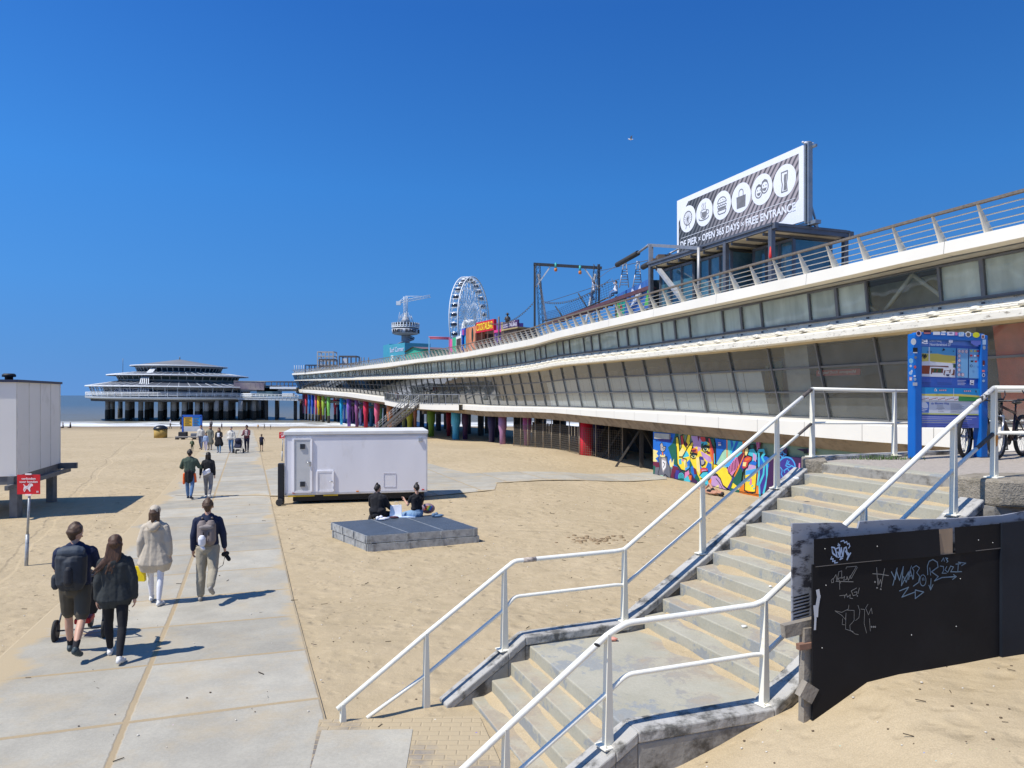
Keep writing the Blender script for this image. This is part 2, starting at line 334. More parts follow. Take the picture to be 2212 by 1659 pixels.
# sea
def sea_mat():
    m = bpy.data.materials.new("sea_water"); m.use_nodes = True; n = m.node_tree; N = n.nodes; L = n.links; b = N['Principled BSDF']
    tc = N.new("ShaderNodeTexCoord"); sx = N.new("ShaderNodeSeparateXYZ"); L.new(tc.outputs['Object'], sx.inputs[0])
    def noise(sc, st, det=5, ro=.6):
        mp = N.new("ShaderNodeMapping"); mp.inputs['Scale'].default_value = st; L.new(tc.outputs['Object'], mp.inputs[0])
        q = N.new("ShaderNodeTexNoise"); q.inputs['Scale'].default_value = sc; q.inputs['Detail'].default_value = det; q.inputs['Roughness'].default_value = ro
        L.new(mp.outputs[0], q.inputs['Vector']); return q.outputs[0]
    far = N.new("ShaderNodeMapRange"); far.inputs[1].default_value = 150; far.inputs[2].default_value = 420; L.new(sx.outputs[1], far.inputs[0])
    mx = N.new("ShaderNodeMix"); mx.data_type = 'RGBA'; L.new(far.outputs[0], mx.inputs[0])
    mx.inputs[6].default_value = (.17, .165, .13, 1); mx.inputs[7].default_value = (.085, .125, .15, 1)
    # surf: broken foam lines close to the beach
    wob = N.new("ShaderNodeMath"); wob.operation = 'MULTIPLY_ADD'; wob.inputs[1].default_value = 16; L.new(noise(.05, (1, .3, 1)), wob.inputs[0]); L.new(sx.outputs[1], wob.inputs[2])
    band = N.new("ShaderNodeMapRange"); band.inputs[1].default_value = 168; band.inputs[2].default_value = 158; L.new(wob.outputs[0], band.inputs[0])
    fn = N.new("ShaderNodeMapRange"); fn.inputs[1].default_value = .40; fn.inputs[2].default_value = .52; L.new(noise(.5, (.22, 1.5, 1), 9, .7), fn.inputs[0])
    fm = N.new("ShaderNodeMath"); fm.operation = 'MULTIPLY'; L.new(band.outputs[0], fm.inputs[0]); L.new(fn.outputs[0], fm.inputs[1])
    cap = N.new("ShaderNodeMapRange"); cap.inputs[1].default_value = .70; cap.inputs[2].default_value = .74; L.new(noise(.16, (.35, 1.0, 1), 7, .68), cap.inputs[0])
    cf = N.new("ShaderNodeMath"); cf.operation = 'MAXIMUM'; L.new(fm.outputs[0], cf.inputs[0]); L.new(cap.outputs[0], cf.inputs[1])
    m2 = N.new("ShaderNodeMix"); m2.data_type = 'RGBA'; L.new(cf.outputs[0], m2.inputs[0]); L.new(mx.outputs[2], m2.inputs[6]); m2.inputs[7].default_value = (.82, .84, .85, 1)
    L.new(m2.outputs[2], b.inputs['Base Color'])
    ro = N.new("ShaderNodeMapRange"); ro.inputs[3].default_value = .38; ro.inputs[4].default_value = .9; L.new(cf.outputs[0], ro.inputs[0]); L.new(ro.outputs[0], b.inputs['Roughness'])
    b.inputs['Specular IOR Level'].default_value = .35
    bu = N.new("ShaderNodeBump"); bu.inputs['Strength'].default_value = .9; bu.inputs['Distance'].default_value = .55
    L.new(noise(.35, (.5, 1.3, 1), 8, .62), bu.inputs['Height']); L.new(bu.outputs[0], b.inputs['Normal']); return m
ms = MB(); nx, ny = 260, 60
yy = [112 + 130 * (j / ny) ** 1.3 for j in range(ny + 1)]
def sea_z(x, y):
    a = sstep(128, 150, y) * (1 - sstep(215, 240, y)); ph = mnoise.noise(Vector((x * .02, y * .01, 0))) * 5
    wv = max(0, math.sin((y + ph) * 2 * math.pi / 13)) ** 3
    return -2.3 + a * (wv * .5 * (.5 + .5 * mnoise.noise(Vector((x * .04, y * .05, 3)))) )
sea_v = []; X_ = [-600 + 1200 * i / nx for i in range(nx + 1)]
for y in yy: sea_v += [(x, y, sea_z(x, y)) for x in X_]
sf = [(j * (nx + 1) + i, j * (nx + 1) + i + 1, (j + 1) * (nx + 1) + i + 1, (j + 1) * (nx + 1) + i) for j in range(ny) for i in range(nx)]
k = len(sea_v); sea_v += [(-600, 242, -2.3), (600, 242, -2.3), (7000, 7000, -2.3), (-7000, 7000, -2.3), (-7000, 112, -2.3), (-600, 112, -2.3), (600, 112, -2.3), (7000, 112, -2.3)]
sf += [(k, k + 1, k + 2, k + 3), (k + 4, k + 5, k, k + 3), (k + 6, k + 7, k + 2, k + 1)]
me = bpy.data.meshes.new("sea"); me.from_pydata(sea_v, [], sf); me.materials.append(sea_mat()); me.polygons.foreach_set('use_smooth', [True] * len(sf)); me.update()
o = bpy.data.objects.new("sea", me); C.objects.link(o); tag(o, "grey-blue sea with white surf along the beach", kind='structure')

# paving
def slab_mat(name, brick=False):
    """concrete slabs, sand in the joints and blown over the edges; attribute 'pc' = place along / across, z = distance to the edge"""
    m = bpy.data.materials.new(name); m.use_nodes = True; n = m.node_tree; N = n.nodes; L = n.links; b = N['Principled BSDF']
    at = N.new("ShaderNodeAttribute"); at.attribute_name = "pc"; tc = N.new("ShaderNodeTexCoord")
    sx = N.new("ShaderNodeSeparateXYZ"); L.new(at.outputs['Vector'], sx.inputs[0])
    def noise(sc, det=6, ro=.6, vec=None):
        q = N.new("ShaderNodeTexNoise"); q.inputs['Scale'].default_value = sc; q.inputs['Detail'].default_value = det; q.inputs['Roughness'].default_value = ro
        L.new(vec or tc.outputs['Object'], q.inputs['Vector']); return q.outputs[0]
    def math_(op, a, b_=None, c=None):
        q = N.new("ShaderNodeMath"); q.operation = op
        for i, v in enumerate((a, b_, c)):
            if v is None: continue
            if isinstance(v, (int, float)): q.inputs[i].default_value = v
            else: L.new(v, q.inputs[i])
        return q.outputs[0]
    def rng(v, a, b_, c=0, d=1):
        q = N.new("ShaderNodeMapRange"); L.new(v, q.inputs[0])
        for i, k in enumerate((a, b_, c, d)): q.inputs[i + 1].default_value = k
        return q.outputs[0]
    def mixc(f, a, b_):
        q = N.new("ShaderNodeMix"); q.data_type = 'RGBA'
        if isinstance(f, (int, float)): q.inputs[0].default_value = f
        else: L.new(f, q.inputs[0])
        for i, v in ((6, a), (7, b_)):
            if isinstance(v, tuple): q.inputs[i].default_value = (*v, 1)
            else: L.new(v, q.inputs[i])
        return q.outputs[2]
    px, py = (.21, .105) if brick else (2.0, 2.0)
    wj = math_('MULTIPLY', noise(9, 3), .03)
    def joint(v, p, wd):
        q = math_('ABSOLUTE', math_('SUBTRACT', math_('FRACT', math_('DIVIDE', v, p)), .5))      # .5 at the joint
        dist = math_('MULTIPLY', math_('SUBTRACT', .5, q), p)
        return rng(math_('SUBTRACT', dist, wj if not brick else 0.0), wd, wd * .35)
    row = math_('FLOOR', math_('DIVIDE', sx.outputs[1], py))
    u_ = math_('ADD', sx.outputs[0], math_('MULTIPLY', math_('MODULO', row, 2.0), px / 2)) if brick else sx.outputs[0]
    j = math_('MAXIMUM', joint(u_, px, .012 if brick else .028), joint(sx.outputs[1], py, .012 if brick else .028))
    wn = N.new("ShaderNodeTexWhiteNoise"); wn.noise_dimensions = '2D'; cb = N.new("ShaderNodeCombineXYZ")
    L.new(math_('FLOOR', math_('DIVIDE', u_, px)), cb.inputs[0]); L.new(row, cb.inputs[1]); L.new(cb.outputs[0], wn.inputs['Vector'])
    tint = rng(wn.outputs[0], 0, 1, .88, 1.1)
    c0 = mixc(rng(noise(1.4, 9, .66), .38, .64), (.375, .35, .29), (.45, .42, .345)) if not brick else mixc(rng(noise(3, 5), .4, .6), (.30, .265, .225), (.22, .20, .18))
    hv = N.new("ShaderNodeHueSaturation"); L.new(c0, hv.inputs['Color']); L.new(math_('MULTIPLY', tint, rng(noise(28, 6, .7), .3, .7, .9, 1.08)), hv.inputs['Value'])
    sandc = (.475, .38, .24)
    c1 = mixc(j, hv.outputs[0], (.40, .31, .19))
    # thin dust of sand, and drifts over the edges
    drift = rng(math_('ADD', math_('MULTIPLY', noise(.55, 9, .66), 1.75), math_('MULTIPLY', sx.outputs[2], -1.0)), .56, .74)
    dust = rng(noise(.8, 9, .7), .50, .74, 0, .75)
    c2 = mixc(math_('MAXIMUM', drift, dust), c1, sandc)
    vo = N.new("ShaderNodeTexVoronoi"); vo.inputs['Scale'].default_value = 2.6; L.new(tc.outputs['Object'], vo.inputs['Vector'])
    sp = math_('LESS_THAN', vo.outputs['Distance'], .028)
    c3 = mixc(math_('MULTIPLY', sp, .6), c2, vo.outputs['Color'])
    L.new(c3, b.inputs['Base Color']); b.inputs['Roughness'].default_value = .9; b.inputs['Specular IOR Level'].default_value = .2
    bu = N.new("ShaderNodeBump"); bu.inputs['Strength'].default_value = .5; bu.inputs['Distance'].default_value = .015
    L.new(math_('SUBTRACT', math_('MULTIPLY', noise(30, 6, .7), .5), j), bu.inputs['Height']); L.new(bu.outputs[0], b.inputs['Normal'])
    return m
SLAB = slab_mat("concrete_slabs"); BRICK = slab_mat("brick_paving", True)
def sheet(name, pts_fn, nu, nv, material, label, lift=.015):
    me = bpy.data.meshes.new(name); v = []; pc = []
    for j in range(nv + 1):
        for i in range(nu + 1):
            x, y, a, b_, e = pts_fn(i / nu, j / nv); v.append((x, y, zg(x, y) + lift)); pc.append((a, b_, e))
    f = [(j * (nu + 1) + i, j * (nu + 1) + i + 1, (j + 1) * (nu + 1) + i + 1, (j + 1) * (nu + 1) + i) for j in range(nv) for i in range(nu)]
    me.from_pydata(v, [], f); me.materials.append(material)
    at = me.attributes.new("pc", 'FLOAT_VECTOR', 'POINT'); at.data.foreach_set('vector', [c for q in pc for c in q]); me.update()
    o = bpy.data.objects.new(name, me); C.objects.link(o); tag(o, label, kind='structure'); return o
def main_path(u, v):
    s = -5 + 116 * v; c = -1.985 + 3.97 * u; q = OO + OA * s + OC * c
    e = min(c + 2.05 - .22, 2.05 - c + .1)
    if s > 35 and s < 37.5: e -= .55
    return q.x, q.y, c, s - .86, max(0, min(1.2, e * .8))
sheet("path", main_path, 60, 360, SLAB, "concrete slab path with sandy joints running to the sea", .012)
def cross_path(u, v):
    lo = [(-12.9, 27.4), (-3.3, 27.0), (-.7, 29.0), (-.65, 31.4), (7.7, 35.7)]; hi = [(-12.6, 41), (-4.85, 41), (-3.2, 37.5), (-2.1, 35.4), (8.4, 39.5)]
    t = u * 4; k = min(3, int(t)); t -= k
    a = Vector(lo[k]).lerp(Vector(lo[k + 1]), t); b_ = Vector(hi[k]).lerp(Vector(hi[k + 1]), t); q = a.lerp(b_, v)
    s, c = path_sc(q.x, q.y); return q.x, q.y, c, s - .86, min(1.0, min(v, 1 - v) * (b_ - a).length * .7 + .1)
sheet("side_path", cross_path, 80, 50, SLAB, "concrete slab path branching off towards the painted wall", .022)
def pave(u, v):
    a0, a1, b0, b1 = Vector((-1.82, 6.4)), Vector((.12, 5.7)), Vector((-2.05, 7.63)), Vector((-.35, 7.72))
    q = a0.lerp(a1, u).lerp(b0.lerp(b1, u), v); return q.x, q.y, q.x, q.y, min(.34, (1 - v) * .6 - .02 - max(0, u - .55) * .4)
sheet("brick_paving", pave, 40, 30, BRICK, "brick paving half covered in sand at the foot of the stairs", .016)
def pslab(u, v):
    a0, a1, b0, b1 = Vector((-1.80, 6.3)), Vector((-.95, 6.3)), Vector((-1.95, 7.35)), Vector((-1.02, 7.38))
    q = a0.lerp(a1, u).lerp(b0.lerp(b1, u), v); return q.x, q.y, .9, .9, .9
sheet("concrete_slab", pslab, 14, 14, SLAB, "grey concrete slab set in the brick paving", .022)
# ================================================================ the pier building
# frame columns: u, roof fascia top, fascia crease, top of strip glazing, strip bottom, canopy underside, glass bottom, band bottom, beam bottom
ST = [
 (631, 806.5, 810, 811, 819.5, 822.6, 841, 847, 850),
 (664, 804.6, 808, 810, 817.6, 822, 842.4, 848.6, 852),
 (750, 795.5, 800.5, 802, 814, 820.7, 848, 856.7, 861),
 (835, 784, 793, 797, 809.5, 819.5, 859, 869.7, 874),
 (900, 775.7, 783, 786.5, 807, 817.5, 870.8, 880.7, 886),
 (1000, 762, 772, 777, 801.4, 814, 874, 884.5, 893),
 (1042, 753, 764.5, 771, 797.5, 812.7, 877, 888, 899),
 (1152, 731, 745, 753, 781, 800, 879.6, 890, 903),
 (1200, 716, 731, 739, 769.5, 790, 881, 892, 907),
 (1400, 670, 687, 701, 744.7, 771.5, 889.5, 911, 930),
 (1600, 623, 646, 661, 716, 751.8, 901.5, 929, 951),
 (1800, 578, 603, 621, 689, 729, 911.5, 948.5, 972),
 (2000, 531, 557, 580, 660, 708, 920.5, 962, 992),
 (2212, 483, 512.6, 538, 633.5, 682.7, 931, 980, 1013)]
TP = []
for r in ST:
    px = HV - r[1]; Y = 4.2 * F / px if px > 183.5 else 3.9375 / (px / F - .0075)
    TP.append(Vector(((r[0] - CX) / F * Y, Y)))
# smooth the plan a little, then run it on past the right edge of the view
SM = [TP[0]] + [(TP[i - 1] + TP[i] * 2 + TP[i + 1]) / 4 for i in range(1, len(TP) - 1)] + [TP[-1]]
d_ = (SM[-1] - SM[-3]).normalized(); SM.append(SM[-1] + d_ * 14)
def catmull(P_, n=10):
    out = []
    for i in range(len(P_) - 1):
        p0 = P_[max(i - 1, 0)]; p1 = P_[i]; p2 = P_[i + 1]; p3 = P_[min(i + 2, len(P_) - 1)]
        for k in range(n):
            t = k / n; out.append(((2 * p1) + (p2 - p0) * t + (2 * p0 - 5 * p1 + 4 * p2 - p3) * t * t + (3 * p1 - p0 - 3 * p2 + p3) * t ** 3) / 2)
    return out + [P_[-1]]
CV = catmull(SM[::-1], 14)                    # from the near end to the sea end
AL = [0]
for a, b_ in zip(CV, CV[1:]): AL.append(AL[-1] + (b_ - a).length)
LEN = AL[-1]
def plan(s, off=0.0):                         # point at arc length s, 'off' metres into the building
    s = max(0, min(LEN - 1e-4, s)); lo, hi = 0, len(AL) - 1
    while hi - lo > 1:
        m_ = (lo + hi) // 2
        if AL[m_] <= s: lo = m_
        else: hi = m_
    t = (s - AL[lo]) / (AL[hi] - AL[lo]); q = CV[lo].lerp(CV[hi], t)
    a = CV[max(lo - 2, 0)]; b_ = CV[min(hi + 2, len(CV) - 1)]; d = (b_ - a).normalized()
    return q + Vector((d.y, -d.x)) * off, d
def nrm(s): d = plan(s)[1]; return Vector((-d.y, d.x, 0))      # outward (towards the beach)
OFF = [0, 0.0, 0.0, .95, 1.07, .5, .75, .75, 1.3]              # inset of each line; index = column of ST; canopy edge at .5
LINES = {}
for k in range(1, 9):
    tab = [(r[0], r[k]) for r in ST]; zs = []
    n_ = 260
    for i in range(n_ + 1):
        s = LEN * i / n_; q, d = plan(s, OFF[k]); u = CX + F * q.x / q.y if q.y > .5 else 9e9
        zs.append([s, u, CZ - (interp(u, tab) - HV) / F * q.y if 631 <= u <= 2212 else None])
    good = [z[2] for z in zs if z[2] is not None]
    first = next(z[2] for z in zs if z[2] is not None); last = [z[2] for z in zs if z[2] is not None][-1]
    seen = False
    for z in zs:
        if z[2] is None: z[2] = last if seen else first
        else: seen = True
    # light smoothing
    for _ in range(3):
        v = [z[2] for z in zs]
        for i in range(1, n_): zs[i][2] = (v[i - 1] + 2 * v[i] + v[i + 1]) / 4
    LINES[k] = [(z[0], z[2]) for z in zs]
def zl(k, s): return interp(s, LINES[k])
def at(k, s, off=None, dz=0):
    q, d = plan(s, OFF[k] if off is None else off); return Vector((q.x, q.y, zl(k, s) + dz))
def s_of_u(u, off=0.0):                       # arc length where the facade crosses frame column u
    best = None
    for i in range(1200):
        s = LEN * i / 1200; q, d = plan(s, off)
        if q.y < 2: continue
        e = abs(CX + F * q.x / q.y - u)
        if best is None or e < best[0]: best = (e, s)
    return best[1]
CREAM = mat("cream_cladding", (.80, .76, .66), .55, var=.04, scale=.5, bump=.1, bscale=8, col2=(.66, .58, .43), mix=(.62, .9), mscale=.9)
WHITEB = mat("white_band", (.84, .80, .70), .5, var=.03, scale=.6, col2=(.62, .55, .42), mix=(.66, .95), mscale=1.4)
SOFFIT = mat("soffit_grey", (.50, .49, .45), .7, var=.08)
DIRTY = mat("dirty_white_gutter", (.78, .74, .63), .7, var=.08, scale=2, col2=(.16, .13, .09), mix=(.56, .72), mscale=4.5, stretch=(1, 1, 2.5))
DARKM = mat("dark_aluminium", (.15, .155, .16), .45, .3, var=.1)
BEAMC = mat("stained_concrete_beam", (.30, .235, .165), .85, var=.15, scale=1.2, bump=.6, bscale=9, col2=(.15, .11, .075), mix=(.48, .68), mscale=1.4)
RUST = mat("rusty_cover", (.20, .15, .11), .8, var=.2)
WOODR = mat("weathered_rail_wood", (.17, .145, .12), .8, var=.25, scale=12)
POSTC = mat("post_cream", (.80, .74, .60), .6, var=.06, scale=4, col2=(.50, .36, .20), mix=(.70, .9))
def glass_mat(name, tint, refl=.0, milk=.0, milkc=(.35, .42, .38), rough=.02, streak=0):
    m = bpy.data.materials.new(name); m.use_nodes = True; n = m.node_tree; N = n.nodes; L = n.links; N.clear()
    out = N.new("ShaderNodeOutputMaterial"); tr = N.new("ShaderNodeBsdfTransparent"); tr.inputs[0].default_value = (*tint, 1)
    gl = N.new("ShaderNodeBsdfGlossy"); gl.inputs['Roughness'].default_value = rough
    lw = N.new("ShaderNodeFresnel"); lw.inputs[0].default_value = 1.5
    mu = N.new("ShaderNodeMath"); mu.operation = 'MULTIPLY_ADD'; mu.inputs[1].default_value = 1.5; mu.inputs[2].default_value = refl; mu.use_clamp = True; L.new(lw.outputs[0], mu.inputs[0])
    tc = N.new("ShaderNodeTexCoord"); no = N.new("ShaderNodeTexNoise"); no.inputs['Scale'].default_value = .55; no.inputs['Detail'].default_value = 2; L.new(tc.outputs['Object'], no.inputs['Vector'])
    bu = N.new("ShaderNodeBump"); bu.inputs['Strength'].default_value = .10; bu.inputs['Distance'].default_value = .1; L.new(no.outputs[0], bu.inputs['Height']); L.new(bu.outputs[0], gl.inputs['Normal'])
    df = N.new("ShaderNodeBsdfDiffuse"); df.inputs[0].default_value = (*milkc, 1)
    mp = N.new("ShaderNodeMapping"); mp.inputs['Scale'].default_value = (.5, .5, .14); L.new(tc.outputs['Object'], mp.inputs[0])
    n2 = N.new("ShaderNodeTexNoise"); n2.inputs['Scale'].default_value = 3.5; n2.inputs['Detail'].default_value = 6; L.new(mp.outputs[0], n2.inputs['Vector'])
    mr = N.new("ShaderNodeMapRange"); mr.inputs[1].default_value = .35; mr.inputs[2].default_value = .72; mr.inputs[3].default_value = milk * .8; mr.inputs[4].default_value = min(1, milk * 1.25); L.new(n2.outputs[0], mr.inputs[0])
    a = N.new("ShaderNodeMixShader"); L.new(mr.outputs[0], a.inputs[0]); L.new(tr.outputs[0], a.inputs[1]); L.new(df.outputs[0], a.inputs[2])
    b = N.new("ShaderNodeMixShader"); L.new(mu.outputs[0], b.inputs[0]); L.new(a.outputs[0], b.inputs[1]); L.new(gl.outputs[0], b.inputs[2])
    L.new(b.outputs[0], out.inputs[0]); return m
G_STRIP = glass_mat("strip_glass", (.86, .94, .90), -.02, .52, (.84, .96, .82), streak=1)
G_CLEAR = glass_mat("clear_strip_glass", (.80, .86, .84), .0, .05, (.4, .45, .4))
G_LOW = glass_mat("lower_glass", (.90, .94, .92), -.01, .10, (.80, .84, .76))
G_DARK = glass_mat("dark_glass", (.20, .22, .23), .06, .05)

pier = thing("pier_building", "long cream pier hall on coloured piles with two rows of slanting glass", "pier", (12, 18, 2.7))
NS = 110
SS = [LEN * i / NS for i in range(NS + 1)]
def strip(mb, fa, fb, ss=SS):
    for a, b_ in zip(ss, ss[1:]): mb.quad(fa(a), fa(b_), fb(b_), fb(a), smooth=False)
def prof_mesh(name, fns, m, ss=SS, closed=False, **k):   # loft through profile lines
    mb = MB(); fns = list(fns) + ([fns[0]] if closed else [])
    for fa, fb in zip(fns, fns[1:]): strip(mb, fa, fb, ss)
    return mb.build(name, m, pier, **k)
MODW = 2.70; NM = int((LEN - .5) / MODW); S0 = 1.0
edge = [min(LEN, S0 + MODW * i) for i in range(NM + 1)]
# roof fascia with panel joints each second module
fa = MB()
jj = [0]
s = 0
while s < LEN: s += 5.4; jj.append(min(s, LEN))
for a, b_ in zip(jj, jj[1:]):
    if b_ - a < .05: continue
    n_ = 3
    for q in range(n_):
        s0 = a + (b_ - a) * q / n_; s1 = a + (b_ - a) * (q + 1) / n_
        if q == 0: s0 += .006
        if q == n_ - 1: s1 -= .006
        rows = [lambda s: at(1, s, .5, .03), lambda s: at(1, s, 0.0, 0), lambda s: at(2, s, -.04), lambda s: at(2, s, .42, -.04)]
        for f0, f1 in zip(rows, rows[1:]): fa.quad(f0(s0), f0(s1), f1(s1), f1(s0))
fa.build("roof_fascia", CREAM, pier)
prof_mesh("fascia_backing", [lambda s: at(1, s, .5, .01), lambda s: at(1, s, .03, -.01), lambda s: at(2, s, .02, .02), lambda s: at(2, s, .44, -.05)], DARKM)
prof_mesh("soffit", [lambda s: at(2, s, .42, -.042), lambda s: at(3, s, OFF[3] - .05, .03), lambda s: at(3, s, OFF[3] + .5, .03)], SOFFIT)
DECKZ = -.30
prof_mesh("roof_deck", [lambda s: at(1, s, .5, .03), lambda s: at(1, s, .52, DECKZ), lambda s: at(1, s, 13.5, DECKZ), lambda s: at(1, s, 13.5, -4.9), ], mat("roof_boards", (.26, .22, .18), .8, var=.2))
# the strip of windows: one wide pane, then two narrow ones, each with its frame
def pane_quad(k0, k1, s0, s1, o0, o1, z0=0, z1=0, d0=0, d1=0):
    return [at(k1, s0, o1, z1), at(k1, s1, o1, z1), at(k0, s1, o0, z0), at(k0, s0, o0, z0)]
def lean(k0, o0, z0, k1, o1, z1, s, t, off=0):     # point on a leaning wall between line k0 (top) and k1 (bottom)
    a = at(k0, s, o0 - off, z0); b_ = at(k1, s, o1 - off, z1); return a.lerp(b_, t)
def window(name, wall, s0, s1, t0, t1, glass, fr=.06, dep=.07, framed=True):
    f = MB(); g = MB(); eps = fr / max(.3, (wall(s0, 0) - wall(s0, 1)).length)
    n = nrm((s0 + s1) / 2)
    c = [wall(s0, t0), wall(s1, t0), wall(s1, t1), wall(s0, t1)]
    i_ = [wall(s0 + fr, t0 + eps), wall(s1 - fr, t0 + eps), wall(s1 - fr, t1 - eps), wall(s0 + fr, t1 - eps)]
    for a in range(4):
        b_ = (a + 1) % 4; f.hexa([c[a], c[b_], i_[b_], i_[a]], [c[a] + n * dep, c[b_] + n * dep, i_[b_] + n * dep, i_[a] + n * dep])
    fo = f.build(name, DARKM, pier)
    g.quad(*[q - n * .01 for q in i_]); g.build("pane", glass, fo); return fo
def strip_wall(s, t): return lean(3, OFF[3], 0, 4, OFF[3] + .12, 0, s, t)
OFF4 = OFF[3] + .12
nwin = 0
for i in range(NM):
    a, b_ = edge[i], edge[i + 1]
    if i % 2 == 0: window("strip_window", strip_wall, a, b_, 0, 1, G_CLEAR if i < 8 else G_STRIP, .032); nwin += 1
    else:
        m_ = (a + b_) / 2; window("strip_window", strip_wall, a, m_, 0, 1, G_STRIP, .062, .08); window("strip_window", strip_wall, m_, b_, 0, 1, G_STRIP, .062, .08)
# inside the strip: a pale back wall and slanting truss members
prof_mesh("gallery_wall", [lambda s: at(3, s, 2.6, .1), lambda s: at(4, s, 2.6, -.1), lambda s: at(4, s, OFF4 + .1, -.12)], mat("gallery_paint", (.55, .61, .53), .8))
tr = MB()
for i in range(0, NM):
    a, b_ = edge[i], edge[i + 1]; m_ = (a + b_) / 2
    for p_, q_ in ((a, m_), (b_, m_)):
        tr.tube([at(4, p_, 1.55, -.05), at(3, q_, 1.42, .0)], .075, 6)
tr.build("truss", mat("truss_cream", (.92, .88, .70), .6, var=.03), pier)
# ledge, canopy with lamps and pipes, gutter
prof_mesh("sill", [lambda s: at(4, s, OFF4 - .12, .0), lambda s: at(4, s, OFF4 - .14, -.03), lambda s: at(4, s, OFF4 - .1, -.05)], DARKM)
def can(o, f):      # between strip bottom (f=0) and canopy underside line (f=1)
    return lambda s: Vector((*plan(s, o)[0], lerp(zl(4, s), zl(5, s), f)))
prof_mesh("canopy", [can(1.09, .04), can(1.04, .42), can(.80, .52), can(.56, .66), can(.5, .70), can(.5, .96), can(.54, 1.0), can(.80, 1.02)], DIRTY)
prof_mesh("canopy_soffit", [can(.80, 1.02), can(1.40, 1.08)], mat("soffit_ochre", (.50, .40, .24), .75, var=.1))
gut = MB()
for f, o in ((.36, .92), (.46, .78), (.56, .64)):
    gut.tube([can(o, f)(s) + Vector((0, 0, .04)) for s in SS[:80]], .035, 6)
gut.build("pipe", DIRTY, pier)
lam = 0
for i in range(NM):
    for q in (0, .5):
        s = edge[i] + q * MODW
        if s > LEN * .86 or lam >= 96: continue
        lb = MB(); c = can(.72, .50)(s); sc = 1.0
        lb.tube([can(.98, .16)(s), can(.98, .40)(s)], .045, 6)
        lb.cur = 1; n = nrm(s)
        lb.lathe(c + Vector((0, 0, .02)), [(.16, -.02), (.16, .03), (.11, .08), (.03, .10)], 10)
        lb.build("lamp", [DARKM, DIRTY], pier); lam += 1
# lower glass wall, leaning outwards, three panes high, each bay a window
def low_wall(s, t): return lean(5, 1.25, .10, 6, 1.95, .02, s, t)
TS_U = s_of_u(975); TS_L = s_of_u(835); TS_R = s_of_u(973)     # the terrace interrupts the wall
cut = []
for i in range(NM):
    a, b_ = edge[i], edge[i + 1]; mid = (a + b_) / 2
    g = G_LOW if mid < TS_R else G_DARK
    fo = MB(); n = nrm(mid)
    def mull(s, w_=.030, wall=low_wall):
        p0, p1 = wall(s - w_, 0), wall(s + w_, 0); q0, q1 = wall(s - w_, 1), wall(s + w_, 1)
        fo.hexa([q0, q1, p1, p0], [q0 + n * .09, q1 + n * .09, p1 + n * .09, p0 + n * .09])
    mull(a, .055 if i % 8 == 3 else .030)
    for t in (0, .345, .655, .985):
        fo.hexa([low_wall(a + .045, t + .012), low_wall(b_ - .045, t + .012), low_wall(b_ - .045, t - .012), low_wall(a + .045, t - .012)],
                [low_wall(a + .045, t + .012) + n * .07, low_wall(b_ - .045, t + .012) + n * .07, low_wall(b_ - .045, t - .012) + n * .07, low_wall(a + .045, t - .012) + n * .07])
    w_ = fo.build("lower_window", DARKM, pier)
    gq = MB(); gq.quad(low_wall(a + .045, .01), low_wall(b_ - .045, .01), low_wall(b_ - .045, .98), low_wall(a + .045, .98)); gq.build("pane", g, w_)
# band and beam under the glass
jb = MB()
for i in range(NM):
    s0, s1 = edge[i] + .008, edge[i + 1] - .008
    rows = [lambda s: at(6, s, 1.98, .03), lambda s: at(6, s, .78, -.01), lambda s: at(6, s, .75, -.05), lambda s: at(7, s, .75), lambda s: at(7, s, .95, -.02)]
    for f0, f1 in zip(rows, rows[1:]): jb.quad(f0(s0), f0(s1), f1(s1), f1(s0))
jb.quad(at(6, 0, 1.98, .03), at(6, edge[0], 1.98, .03), at(6, edge[0], .75, -.05), at(6, 0, .75, -.05)).quad(at(6, 0, .75, -.05), at(6, edge[0], .75, -.05), at(7, edge[0], .75), at(7, 0, .75))
jb.build("white_band", WHITEB, pier)
prof_mesh("band_backing", [lambda s: at(6, s, 2.0, .01), lambda s: at(6, s, .80, -.04), lambda s: at(7, s, .80, .01), lambda s: at(7, s, .98, -.01)], mat("joint_grey", (.5, .48, .42), .8))
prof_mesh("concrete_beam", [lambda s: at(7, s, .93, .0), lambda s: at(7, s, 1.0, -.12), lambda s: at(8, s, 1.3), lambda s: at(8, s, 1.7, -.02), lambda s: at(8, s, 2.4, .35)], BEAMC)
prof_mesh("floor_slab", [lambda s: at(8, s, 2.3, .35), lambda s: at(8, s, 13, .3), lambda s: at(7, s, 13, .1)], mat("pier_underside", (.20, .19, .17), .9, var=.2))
# inside the lower hall: floor, ceiling, back wall of pale panels near, dark far
prof_mesh("hall_floor", [lambda s: at(6, s, 1.9, .035), lambda s: at(6, s, 9.5, .035)], mat("hall_floor_grey", (.42, .41, .38), .6))
prof_mesh("hall_ceiling", [lambda s: at(5, s, 1.3, .16), lambda s: at(5, s, 9.5, .16)], mat("hall_ceiling_grey", (.5, .49, .46), .8))
PAN = mat("white_panels", (.84, .86, .84), .7, var=.03)
sA, sB = s_of_u(1640, 1.6), s_of_u(1180, 1.6)
wl = MB(); s = sA
while s < sB:
    e = min(sB, s + 1.24)
    wl.quad(at(6, s, 2.04, .04), at(6, e - .02, 2.04, .04), at(6, e - .02, 1.62, 1.98), at(6, s, 1.62, 1.98)); s += 1.25
wl.build("panel_wall", PAN, pier)
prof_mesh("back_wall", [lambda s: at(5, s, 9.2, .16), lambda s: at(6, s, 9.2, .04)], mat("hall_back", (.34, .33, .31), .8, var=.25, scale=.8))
sD, sE = s_of_u(1955, 1.6), s_of_u(1650, 1.6)
